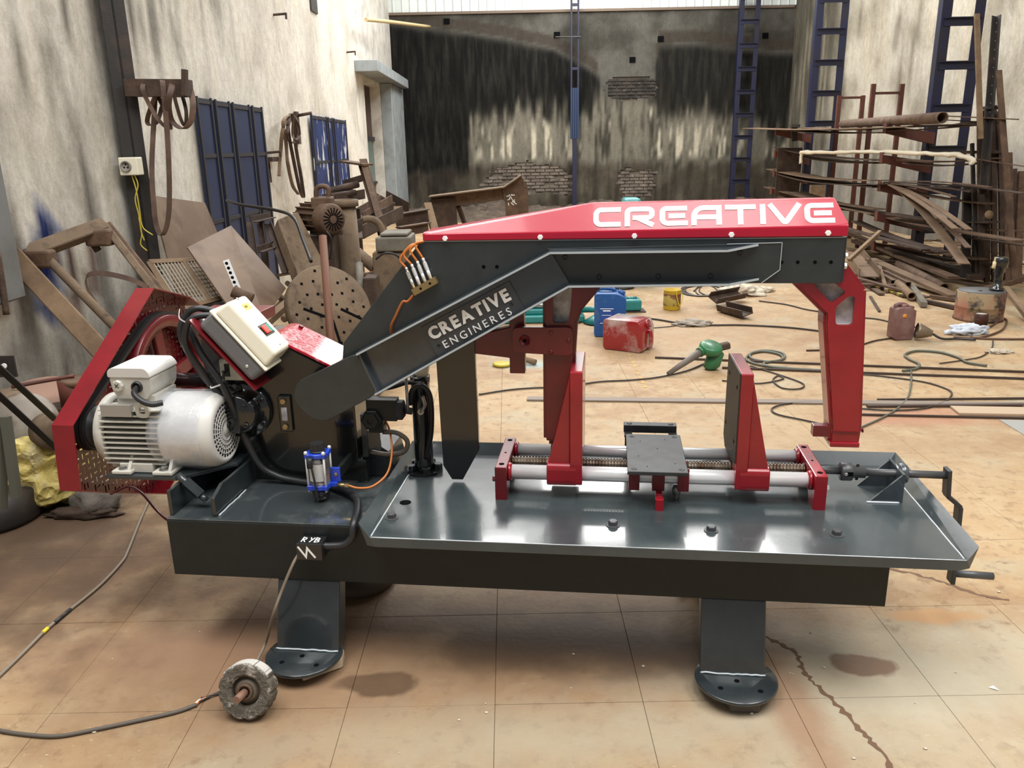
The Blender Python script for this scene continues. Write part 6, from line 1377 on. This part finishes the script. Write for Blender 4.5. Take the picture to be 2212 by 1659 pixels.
pu = thing('black_pump', 'black hand pump with a cream valve, standing on the scorched drum', 'pump', pm)
bm = BM(); lathe(bm, pm, (0, 0, 1), [(0, 0), (.06, 0), (.06, .02), (.035, .03), (.035, .16), (.045, .165), (.045, .20), (.06, .205), (.06, .29), (.05, .30), (0, .30)], 20); obj('barrel', bm, black_p, pu)
bm = BM(); cyl(bm, pm+Vector((-.06, -.01, .20)), pm+Vector((-.06, -.01, .26)), .016, 10); cyl(bm, pm+Vector((-.075, -.01, .215)), pm+Vector((-.03, -.01, .215)), .014, 10); cyl(bm, pm+Vector((-.06, -.01, .26)), pm+Vector((-.06, -.01, .30)), .008, 8); obj('valve', bm, mat('cream_valve', (.62, .52, .30), .5), pu, kind='stuff')
ti = thing('paint_tin', 'small dark paint tin in front of the scorched drum', 'tin', fl(2117, 708)); c = fl(2117, 703)
bm = BM(); lathe(bm, c, (0, 0, 1), [(0, 0), (.055, 0), (.055, .105), (.05, .11), (.05, .10), (0, .10)], 24); obj('body', bm, mat('dark_tin', (.05, .015, .012), .5, layers=(((.35, .33, .30), 13, .62, .68),)), ti)
bm = BM(); lathe(bm, c+Vector((0, 0, .1005)), (0, 0, 1), [(0, 0), (.049, 0), (.049, .004), (0, .004)], 20); obj('paint', bm, cream, ti)
bm = BM(); c = fl(2090, 722); blob(bm, (c.x, c.y, .03), (.16, .06, .055), .5, 2.6, 17, 4); T1('pale_rag', bm, mat('pale_cloth', (.55, .60, .68), .85), 'crumpled pale blue rag in front of the paint tin', 'rag')
lp = thing('bell_lamp', 'small metal bell shaped work lamp lying on the floor', 'lamp', fl(1995, 715)); c = fl(1985, 715, .075)
bm = BM(); lathe(bm, c, (.85, -.25, -.15), [(.062, -.02), (.066, -.02), (.064, .0), (.05, .04), (.035, .08), (.028, .09), (.028, .10), (0, .10)], 24); obj('shade', bm, mat('tarnished', (.22, .17, .12), .45, metal=.6), lp)
bm = BM(); tube(bm, [c+Vector((.10, -.03, -.02)), c+Vector((.17, -.06, -.055)), c+Vector((.30, -.05, -.06)), c+Vector((.42, -.10, -.06))], .010, 8); obj('lead', bm, dark_pl, lp)
# ---- jerry cans
def jerry(name, c, w, d, h, m, label, ang=0, lying=False):
    t = thing(name, label, 'jerry can', Vector((c.x, c.y, 0.002)))
    Mx = Matrix.Rotation(ang, 4, 'Z')
    def put(bm):
        for v in bm.verts:
            q = v.co.copy()
            if lying: q = Vector((q.z-h/2, q.y, q.x+w/2))
            v.co = Mx @ q+Vector((c.x, c.y, .003))
        return bm
    bm = BM(); prism(bm, rpoly([(-w/2, 0), (w/2, 0), (w/2, h*.9), (w*.22, h), (-w*.5, h)], .03, 3), lambda a, b, dd: (a, dd, b), -d/2, d/2); bevel(bm, .035, 4); put(bm)
    for f in bm.faces: f.smooth = True
    obj('body', bm, m, t)
    bm = BM(); tube(bm, [(-w*.38, 0, h*.97), (-w*.36, 0, h*1.06), (-w*.1, 0, h*1.07), (w*.12, 0, h*1.04), (w*.14, 0, h*.96)], .017, 10); obj('handle', put(bm), m, t)
    bm = BM(); cyl(bm, (w*.33, 0, h*.93), (w*.38, 0, h*1.02), .032, 16); obj('screw_cap', put(bm), m, t)
    bm = BM()
    for z in (.08, .86): box(bm, (-w*.502, -d*.504, h*z), (w*.502, d*.504, h*z+.012))
    bevel(bm, .004, 1); obj('rib', put(bm), m, t, kind='stuff')
    return t, put
blue_j = mat('blue_jerrycan', (.010, .075, .26), .4, coat=.1, layers=(((.05, .17, .30), 8, .5, .72), ((.16, .03, .04), 3, .66, .72)))
jb_, put = jerry('blue_jerry_can', fl(1317, 722), .27, .24, .375, blue_j, 'blue plastic jerry can standing behind the red and white one', -.12)
bm = BM(); box(bm, (-.085, -.127, .12), (.03, -.1215, .25)); obj('label', put(bm), mat('blue_label', (.02, .07, .30), .4), jb_)
bm = BM(); box(bm, (-.085, -.1285, .245), (.03, -.1272, .25)); box(bm, (-.085, -.1285, .12), (.03, -.1272, .124)); box(bm, (-.06, -.1285, .225), (.005, -.1272, .234)); box(bm, (-.07, -.1285, .19), (.01, -.1272, .193)); obj('label_print', put(bm), white_p, jb_, kind='stuff')
redw = mat('red_white_can', (.27, .010, .016), .25, coat=.5, layers=(((.45, .36, .33), 2.2, .5, .62),))
rj, putr = jerry('red_jerry_can', fl(1357, 752), .25, .25, .34, redw, 'red and dusty white jerry can lying on its side', -.55, True)
bm = BM(); cc = fl(1376, 722, .12); beam(bm, Vector((cc.x-.01, cc.y-.02, .135)), Vector((cc.x+.07, cc.y-.015, .14)), .004, .016); obj('label', bm, white_p, rj)
pj, putp = jerry('mauve_jerry_can', fl(1943, 732), .17, .12, .27, mat('mauve_plastic', (.15, .07, .065), .5, layers=(((.24, .15, .135), 6, .45, .7),)), 'dusty mauve plastic can with an orange spot, right of the red arm', .1)
bm = BM(); lathe(bm, Vector((fl(1943, 732).x-.01, fl(1943, 732).y-.066, .205)), (0, -1, 0), [(0, .002), (.016, .001), (.018, -.004)], 12); obj('orange_spot', bm, mat('orange_spot', (.65, .25, .03), .6), pj)
bm = BM(); cyl(bm, Vector((fl(1943, 732).x+.0, fl(1943, 732).y, .262)), Vector((fl(1943, 732).x, fl(1943, 732).y, .295)), .028, 14); obj('spout', bm, mat('mauve_spout', (.25, .13, .11), .5), pj)
# ---- yellow tin, channels, sacks
yt = thing('yellow_paint_tin', 'yellow paint tin with brown artwork and yellow drips, on the floor beyond the jerry cans', 'tin', fl(1451, 668)); c = fl(1451, 668)
bm = BM(); lathe(bm, c, (0, 0, 1), [(0, 0), (.082, 0), (.085, .01), (.085, .19), (.088, .195), (.085, .2), (.08, .2), (.08, .02), (0, .02)], 32); obj('body', bm, mat('tin_yellow', (.50, .34, .02), .4), yt)
bm = BM(); lathe(bm, c, (0, 0, 1), [(.0853, .045), (.0858, .046), (.0858, .16), (.0853, .161)], 32); obj('wrapper', bm, mat('tin_wrapper', (.16, .05, .03), .5, layers=(((.42, .33, .08), 10, .5, .58),)), yt)
bm = BM(); tube(bm, [c+Vector((.085, 0, .17)), c+Vector((.095, -.05, .13)), c+Vector((.06, -.09, .05)), c+Vector((.03, -.092, .13)), c+Vector((.02, -.088, .19))], .005, 6); obj('paint_drip', bm, mat('drip_yellow', (.62, .46, .03), .4), yt)
bar('steel_channel', (1538, 668, 8.0), (1600, 655, 8.35), .12, .06, rust_d, 'upper short rusty channel on the floor behind the slide', kind='ch', up=(0, -.6, .8)).location.z = .03
bar('steel_channel', (1560, 668, 7.8), (1615, 682, 7.4), .12, .06, rust_d, 'lower short rusty channel on the floor behind the slide', kind='ch', up=(0, -.6, .8)).location.z = .01
clothw = mat('cream_sacking', (.56, .50, .40), .9, layers=(((.35, .28, .20), 9, .45, .7),))
for px, py, r_, m, lb, sd in ((1603, 636, (.22, .16, .07), clothw, 'cream sacking heaped on the floor beyond the bow', 4), (1496, 702, (.15, .09, .035), mat('grey_sack', (.32, .28, .23), .9), 'flat grey sack lying in front of the rusty channels', 9), (2158, 762, (.09, .05, .02), clothw, 'flat pale scrap of paper near the right edge', 14), (1650, 630, (.10, .07, .04), clothw, 'small cream rag right of the sacking heap', 19)):
    c = fl(px, py); bm = BM(); blob(bm, (c.x, c.y, r_[2]*.4), r_, .5, 2.4, sd, 4); T1('sacking', bm, m, lb, 'sack')
# ---- teal machines in the background
teal = mat('teal_enamel', (.010, .17, .165), .4, coat=.2, layers=(((.02, .24, .23), 4, .45, .7),))
tm = thing('teal_machine', 'low teal machine bed beyond the left blade arm', 'machine', fl(1180, 700)); c = fl(1175, 698)
def tb_(name, x0, x1, y0, y1, z0, z1, m=teal, bev=.012): bm = BM(); box(bm, (c.x+x0, c.y+y0, z0), (c.x+x1, c.y+y1, z1)); bevel(bm, bev, 2); return obj(name, bm, m, tm)
tb_('bed', -.38, .38, -.02, .35, .004, .07); tb_('table', -.30, .22, .05, .25, .0705, .12); tb_('headstock', -.42, -.25, .02, .3, .0705, .22); tb_('tailstock', .20, .36, .05, .28, .0705, .15)
bm = BM(); cyl(bm, c+Vector((-.25, .12, .155)), c+Vector((.20, .12, .14)), .032, 14); obj('spindle', bm, steel, tm)
bm = BM(); cyl(bm, c+Vector((.36, .05, .11)), c+Vector((.62, .0, .12)), .028, 12); obj('handle_bar', bm, teal, tm)
bm = BM(); lathe(bm, c+Vector((.50, -.05, .004)), (0, 0, 1), [(0, 0), (.12, 0), (.14, .01), (.08, .05), (.03, .08), (0, .08)], 20); obj('hopper', bm, teal, tm)
ty = 9.4; c = Vector((at(1362, 620, ty).x, ty, 0))
td = thing('teal_press', 'tall teal press standing behind the red hood', 'machine', c)
def tp(name, b0, b1, m=teal, bev=.015): bm = BM(); box(bm, (c.x+b0[0], c.y+b0[1], b0[2]), (c.x+b1[0], c.y+b1[1], b1[2])); bevel(bm, bev, 2); return obj(name, bm, m, td)
for s in (-.43, .13): tp('leg', (s, 0, .003), (s+.13, .12, .28))
tp('frame', (-.45, 0, .281), (.30, .22, .48)); tp('head', (-.12, -.02, .481), (.13, .24, .90)); tp('cap', (-.10, -.04, .901), (.10, .22, 1.0), mat('teal_light', (.05, .36, .36), .35, coat=.3), .04)
bm = BM(); lathe(bm, c+Vector((-.12, -.15, .003)), (0, 0, 1), [(0, 0), (.14, 0), (.14, .02), (.07, .05), (.06, .27), (0, .27)], 20); obj('foot_stand', bm, blk_s, td)
bx = thing('teal_motor_box', 'small teal motor housing right of the blue jerry can', 'box', fl(1366, 674)); c = fl(1364, 672)
bm = BM(); box(bm, (c.x-.09, c.y-.08, .012), (c.x+.09, c.y+.08, .125)); bevel(bm, .025, 3); obj('housing', bm, teal, bx)
bm = BM(); box(bm, (c.x-.12, c.y-.09, .002), (c.x+.13, c.y+.09, .011)); obj('base_plate', bm, rust_d, bx)
bm = BM(); cyl(bm, c+Vector((-.06, -.0, .126)), c+Vector((.05, 0, .126)), .02, 10); obj('carry_grip', bm, teal, bx)
bm = BM(); c = fl(1085, 790); lathe(bm, (c.x, c.y, .004), (0, 0, 1), [(0, 0), (.07, 0), (.075, .015), (.06, .02), (0, .018)], 20); T1('yellow_lid', bm, mat('lid_yellow', (.45, .36, .03), .5), 'shallow yellow lid on the floor below the connecting rod', 'dish')  # a lid lying loose on the floor
bm = BM(); c = fl(1140, 787); cyl(bm, c+Vector((-.09, .05, .05)), c+Vector((.06, -.03, .022)), .022, 10); cyl(bm, c+Vector((-.09, .05, .03)), c+Vector((-.09, .05, .12)), .015, 8); T1('wooden_mallet', bm, wood, 'small wooden handled mallet lying beyond the left blade arm', 'mallet')
# ---- green blower
gb = thing('green_blower', 'green hand blower with a long grey nozzle, on the floor by the right jaw', 'blower', fl(1530, 805)); c = fl(1540, 798)
grn = mat('blower_green', (.02, .15, .055), .4, coat=.2, layers=(((.03, .10, .05), 8, .45, .7),))
bm = BM(); lathe(bm, c+Vector((0, 0, .006)), (0, 0, 1), [(0, 0), (.04, 0), (.06, .02), (.06, .11), (.05, .12), (0, .12)], 20)
for v in bm.verts: v.co.x += (v.co.z)*.3-.02
obj('motor_barrel', bm, grn, gb)
bm = BM(); lathe(bm, c+Vector((-.03, -.0, .13)), (.15, -.3, 1), [(0, 0), (.07, 0), (.085, .02), (.085, .05), (.07, .065), (0, .065)], 24); obj('fan_scroll', bm, grn, gb)
bm = BM(); beam(bm, c+Vector((0, .02, .15)), c+Vector((.12, .03, .175)), .06, .05); bevel(bm, .012); obj('grip', bm, rust_d, gb)
bm = BM(); cyl(bm, c+Vector((-.10, -.03, .145)), c+Vector((-.36, -.16, .018)), .030, 16, .016); obj('nozzle', bm, mat('nozzle_grey', (.13, .11, .095), .5), gb)
bm = BM(); cyl(bm, c+Vector((-.085, -.02, .15)), c+Vector((-.115, -.038, .138)), .036, 16); obj('nozzle_collar', bm, grn, gb)
# ---- hoses, cables and rods on the floor
def floor_line(name, pts, r, m, label, cat='cable', k=6, flat=1.0):
    bm = BM(); tube(bm, [fl(*p, r+.002) for p in pts], r, 8, k, flat=flat); return T1(name, bm, m, label, cat)
cable_m = mat('brown_black_cable', (.035, .025, .018), .5); hose_g = mat('grey_green_hose', (.10, .105, .08), .5); rod_m = mat('dark_rod', (.055, .035, .025), .6)
cab = floor_line
cab('hose_coil', [(1700, 795), (1640, 788), (1612, 776), (1625, 762), (1655, 757), (1690, 763), (1692, 775), (1660, 781), (1625, 775), (1622, 764), (1650, 759), (1685, 766), (1688, 777), (1650, 784), (1670, 793), (1760, 799), (1790, 800)], .0095, hose_g, 'grey green hose coiled on the floor right of the jaw', 'hose', 8)
cab('air_hose', [(2132, 790), (2090, 783), (2070, 772), (2030, 761), (1980, 758), (1955, 766), (1965, 776), (1985, 786), (1980, 796), (1950, 801)], .0095, hose_g, 'grey green hose looping right of the red arm', 'hose', 8)
cab('cable', [(1968, 800), (1968, 830), (1960, 860), (1935, 885), (1900, 905), (1855, 925)], .006, hose_g, 'thin grey cable running towards the crank side', k=8)
cab('cable', [(1815, 925), (1740, 908), (1680, 895), (1668, 882), (1700, 872), (1760, 868), (1800, 872)], .0055, cable_m, 'black cable looped left of the red arm foot', k=8)
cab('cable', [(1855, 882), (1920, 886), (1990, 883), (2040, 868), (2056, 850), (2040, 838), (1990, 824), (1900, 812), (1855, 808)], .0055, cable_m, 'black cable looped right of the red arm foot', k=8)
cab('cable', [(1620, 790), (1660, 802), (1720, 822), (1737, 832), (1725, 840), (1690, 838), (1670, 822), (1680, 812), (1692, 818), (1660, 826), (1625, 828), (1560, 822)], .0055, cable_m, 'black cable tangled right of the jaw', k=8)
cab('cable', [(1035, 852), (1100, 842), (1150, 838), (1180, 837)], .0062, cable_m, 'black cable left of the left jaw', k=8)
cab('cable', [(1262, 829), (1300, 824), (1360, 821), (1420, 815), (1480, 802), (1520, 786)], .0062, cable_m, 'black cable from the left jaw to the green blower', k=8)
cab('cable', [(1240, 700), (1262, 692), (1280, 687)], .0085, cable_m, 'black hose end left of the blue jerry can')
cab('cable', [(1366, 684), (1420, 690), (1470, 698), (1530, 702), (1600, 702), (1700, 707), (1780, 716)], .0085, cable_m, 'black cable running right from the jerry cans', k=8)
cab('cable', [(1400, 709), (1440, 706), (1470, 702)], .0045, cable_m, 'thin wire behind the red and white jerry can')
cab('cable', [(1640, 650), (1700, 658), (1740, 668), (1778, 674)], .0068, cable_m, 'black cable from the sacking to the red arm', k=8)
cab('cable', [(1862, 686), (1900, 690), (1940, 700), (1970, 705), (1985, 708)], .0068, cable_m, 'black cable behind the mauve can', k=8)
cab('cable', [(1860, 745), (1890, 736), (1920, 731), (1960, 722), (1985, 715)], .0068, cable_m, 'black cable in front of the mauve can', k=8)
cab('air_hose', [(2060, 728), (2110, 730), (2160, 715), (2175, 695), (2165, 688), (2140, 705), (2100, 722), (2140, 732), (2400, 731)], .0085, mat('red_brown_hose', (.10, .05, .03), .5), 'red brown hose curling by the pale rag', 'hose', 8)
cab('cable', [(2145, 735), (2142, 752), (2120, 770), (2080, 778), (2030, 785)], .005, cable_m, 'thin cable from the paper scrap', k=8)
for k in range(5):
    r2 = random.Random(k); pts = [(1520+50*math.cos(a_*1.3+k)*r2.uniform(.6, 1.1)+8*k-10, 627+13*math.sin(a_*1.3+k)) for a_ in range(8)]
    cab('cable', pts, .0062, cable_m, ['cable loop leftmost in the tangle beyond the yellow tin', 'second cable loop in the tangle beyond the yellow tin', 'middle cable loop in the tangle beyond the yellow tin', 'fourth cable loop in the tangle beyond the yellow tin', 'cable loop rightmost in the tangle beyond the yellow tin'][k], k=6)
def rod(p, q, w, h, m, label): bm = BM(); beam(bm, fl(*p, h/2+.002), fl(*q, h/2+.002), w, h); return T1('steel_rod', bm, m, label, 'rod')
rod((1415, 772), (2520, 815), .014, .014, rod_m, 'farthest long rod on the floor behind the vise')
rod((1560, 794), (2520, 829), .014, .014, rod_m, 'second long rod on the floor behind the vise')
rod((1139, 861), (2520, 877), .07, .01, mat('flat_grey_bar', (.20, .16, .13), .6), 'long flat grey bar lying across the floor behind the vise')
rod((1895, 863), (2480, 858), .012, .012, rod_m, 'short rod right of the red arm, upper one')
rod((1873, 877), (2480, 873), .03, .014, rod_m, 'short flat rod right of the red arm, with a yellow end')
rod((1850, 895), (2480, 909), .012, .012, rod_m, 'nearest rod lying right of the red arm')
rod((2062, 886), (2420, 893), .14, .012, mat('tan_plate', (.42, .32, .22), .6), 'tan flat plate among the rods at the right edge')
rod((1742, 757), (1780, 756), .012, .012, rod_m, 'short rod piece beside the hose coil')
bm = BM(); p_ = [fl(2158, 906, .004), fl(2230, 908, .004), fl(2230, 950, .004)]; slabp(bm, p_, .006); T1('grey_plate', bm, mat('floor_grey_plate', (.30, .30, .28), .5), 'grey steel plate corner at the right edge of the floor', 'plate')
ydash = mat('yellow_line', (.56, .36, .10), .8, layers=(((.38, .26, .14), 22, .42, .55),))
bm = BM()
for i in range(9):
    t = i/9; a_, b_ = lerp(fl(1358, 765, .0012), fl(1396, 841, .0012), t), lerp(fl(1358, 765, .0012), fl(1396, 841, .0012), t+.07); beam(bm, a_, b_, .025, .0008)
ym = obj('floor_marking', bm, ydash, floor, kind='stuff')
# ---- foreground: mains cables, wheel, chips, shims
cg = mat('grey_cable', (.22, .18, .135), .6)
bm = BM(); A = MW(.098, .03, .385); pts = [A, MW(.085, .0, .36), MW(.05, -.02, .28), MW(.02, -.04, .20), fl(575, 1385, .05), fl(556, 1425, .02), fl(540, 1452, .009), fl(520, 1475, .008)]
tube(bm, pts, .0048, 8, 8); T1('mains_cable', bm, cg, 'thin grey cable hanging from the black junction box to the floor', 'cable')
bm = BM(); tube(bm, [fl(p[0], p[1], .007) for p in ((322, 1080), (300, 1130), (276, 1190), (262, 1215), (215, 1265), (150, 1318), (100, 1360), (50, 1410), (-10, 1468), (-150, 1600), (-260, 1640))], .0058, 8, 8); fc_ = T1('mains_cable', bm, cg, 'grey cable running along the floor out of the left edge, with yellow tape', 'cable')
bm = BM(); cyl(bm, fl(92, 1367, .0078), fl(103, 1357, .0078), .0068, 10); obj('yellow_tape', bm, mat('yellow_tape', (.75, .60, .03), .5), fc_)
bm = BM(); cyl(bm, fl(118, 1345, .0078), fl(152, 1316, .0078), .0066, 10); obj('black_tape', bm, dark_pl, fc_)
bm = BM(); tube(bm, [fl(p[0], p[1], .007) for p in ((-260, 1500), (-140, 1545), (-10, 1576), (60, 1587), (125, 1590), (200, 1577), (300, 1556), (380, 1538), (425, 1522))], .0058, 8, 8); nc = T1('mains_cable', bm, mat('dark_grey_cable', (.10, .085, .07), .6), 'dark cable across the bottom left corner ending in bare wires', 'cable')
for k, (m, pts) in enumerate(((orange, ((424, 1522), (434, 1512), (446, 1506))), (white_p, ((422, 1520), (430, 1513), (440, 1509))), (dark_pl, ((430, 1516), (450, 1506), (475, 1494))), (dark_pl, ((434, 1508), (455, 1503), (478, 1496))))):
    bm = BM(); tube(bm, [fl(p[0], p[1], .008) for p in pts], .0028, 6); obj('wire', bm, m, nc)
# rough wheel standing on its rim
wb0 = fl(535, 1556); wn = Vector((-.10, -.93, .30)).normalized(); wr = .083; wc = wb0+Vector((0, .03, wr*.99))
rw = thing('rough_wheel', 'dusty notched wheel with a worn hub, standing on the floor before the left leg', 'wheel', wb0)
chalky = mat('chalky_rubber', (.10, .085, .065), .9, layers=(((.34, .31, .27), 30, .55, .68),), bump=.8, bscale=90)
bm = BM(); n = 60; d_, s_, u_ = frame_of(wn); rg = []
for i in range(n):
    a_ = 2*PI*i/n; r = wr*(1+.02*noise.noise(Vector((math.cos(a_)*2, math.sin(a_)*2, 1)))-(.06 if i % 5 == 0 else 0)); v_ = s_*math.cos(a_)+u_*math.sin(a_)
    rg.append([bm.verts.new(wc+v_*rr_+wn*h_) for rr_, h_ in ((wr*.52, .014), (wr*.62, .022), (r*.92, .024), (r, .015), (r, -.024), (r*.9, -.03), (wr*.5, -.03))])
for i in range(n):
    A, B = rg[i], rg[(i+1) % n]
    for q in range(6): bm.faces.new((A[q], A[q+1], B[q+1], B[q]))
    bm.faces.new((A[6], A[0], B[0], B[6]))
obj('tyre', bm, chalky, rw)
bm = BM(); r2 = random.Random(2)
for i in range(16):
    a_ = -.5+i*.115+r2.uniform(-.03, .03); v_ = s_*math.cos(a_+1.2)+u_*math.sin(a_+1.2); p = wc+v_*(wr*.97); beam(bm, p-wn*.02, p+wn*.018, r2.uniform(.008, .014), .007, v_)
obj('pale_rim_lumps', bm, mat('pale_lumps', (.60, .58, .54), .9, bump=.5), rw, kind='stuff')  # pale lumps along the upper rim
bm = BM(); lathe(bm, wc, wn, [(wr*.53, -.02), (wr*.53, .002), (wr*.40, .004), (wr*.38, .012), (wr*.30, .014), (0, .014)], 36); obj('hub', bm, mat('hub_brown', (.11, .085, .06), .6), rw)
bm = BM(); lathe(bm, wc, wn, [(wr*.20, .015), (wr*.29, .015), (wr*.28, .024), (wr*.2, .024), (wr*.2, .015)], 24); obj('ring', bm, rust, rw)
bm = BM(); cyl(bm, wc+wn*.015, wc+wn*.065+Vector((-.006, 0, -.008)), .0115, 14); obj('pin', bm, mat('pin_rust', (.22, .12, .08), .6), rw)
# shims under the feet
bm = BM(); o_ = MW(.17, -.04, 0); prism(bm, [(-.06, -.05), (.055, .02), (.05, .08), (-.05, .07)], lambda a, b, d: tuple(o_+Vector((a, b, d))), .001, .0385); bevel(bm, .006, 1); T1('wedge_block', bm, mat('cream_block', (.55, .45, .32), .9, bump=.4), 'cream rubble block under the left front foot plate', 'block')
bm = BM(); o_ = MW(1.462, -.075, 0); prism(bm, [(-.045, -.03), (.04, -.035), (.05, .0), (.045, .08), (-.04, .08), (-.05, .0)], lambda a, b, d: tuple(o_+Vector((a, b, d))), .001, .0385); bevel(bm, .004, 1); T1('packing_block', bm, mat('dark_block', (.10, .085, .07), .8), 'small dark packing block under the right front foot plate', 'block')
bm = BM(); c = fl(775, 1262); lathe(bm, (c.x, c.y+.03, .001), (0, 0, 1), [(0, 0), (.135, 0), (.14, .02), (.135, .038), (0, .038)], 32); T1('round_pad', bm, mat('brown_pad', (.11, .08, .055), .9, bump=.3), 'round brown pad under the rear left foot', 'pad')
bm = BM(); c = MW(1.40, .62, 0); box(bm, (c.x-.09, c.y-.06, .001), (c.x+.05, c.y+.1, .0385)); bevel(bm, .005, 1); T1('packing_block', bm, mat('pale_block', (.26, .20, .15), .9), 'pale packing block under the rear right foot', 'block')
bm = BM(); c = fl(2146, 1489); slabp(bm, [c+Vector((-.012, .006, .002)), c+Vector((.012, -.008, .002)), c+Vector((.004, .01, .005))], .001); T1('paper_scrap', bm, white_p, 'tiny folded paper scrap on the bare floor at right', 'paper')
r2 = random.Random(77)
chip = mat('pale_chip', (.62, .55, .44), .9)
for k in range(26):
    p = (r2.uniform(40, 2180), r2.uniform(1230, 1650)); c = fl(*p); s = r2.uniform(.002, .005)
    bm = BM(); blob(bm, (c.x, c.y, s*.5), (s*1.4, s, s*.7), .4, 2, k, 1, False); T1('grit_chip', bm, chip, 'tiny pale chip of grit on the floor', 'chip', 'grit chips on the floor')

for k, (p, q, w, m, lb) in enumerate((((1700, 279, 15.2), (1930, 286, 11.0), .40, rust_d, 'wide dark plate low on the top arms'), ((1750, 276, 14.5), (1925, 276, 10.9), .30, rust, 'brown plate edge on the top arms behind the pipe'), ((1990, 268, 10.3), (2115, 264, 9.2), .28, rust_d, 'dark plate end poking past the nearest column at the top'),
    ((1745, 338, 14.3), (1915, 352, 10.9), .35, rust_d, 'long dark plate at the back of the second arms'), ((1950, 345, 10.6), (2150, 342, 9.2), .20, rust, 'brown flat on the second arms right of the column'), ((1960, 352, 10.4), (2120, 352, 9.4), .16, rust_d, 'dark flat below the brown flat on the second arms'),
    ((1735, 378, 14.4), (1912, 404, 10.8), .34, rust_d, 'wide dark plate at the back of the third arms'), ((1950, 400, 10.5), (2190, 408, 8.8), .18, rust_d, 'dark bar running right past the nearest column at knee height'), ((1935, 405, 10.6), (2140, 440, 8.9), .10, rust, 'brown flat slanting right below the knee height bar'),
    ((1720, 415, 14.4), (1905, 462, 10.8), .30, rust, 'brown plate at the back of the fourth arms'), ((1925, 462, 10.5), (2150, 480, 8.9), .18, rust_d, 'dark plate running right on the fourth arms'), ((1960, 470, 10.2), (2212, 500, 8.6), .10, rust, 'brown bar below the dark plate on the fourth arms'),
    ((1850, 478, 11.6), (2040, 545, 9.0), .14, rust_d, 'dark bar slanting low through the rack'), ((1880, 505, 10.9), (2120, 560, 8.8), .16, rust, 'broad brown bar just above the floor heap'), ((1920, 535, 10.2), (2180, 575, 8.7), .14, rust_d, 'broad dark bar just above the floor heap'))):
    strip(p, q, w, .016, m, lb, .03)
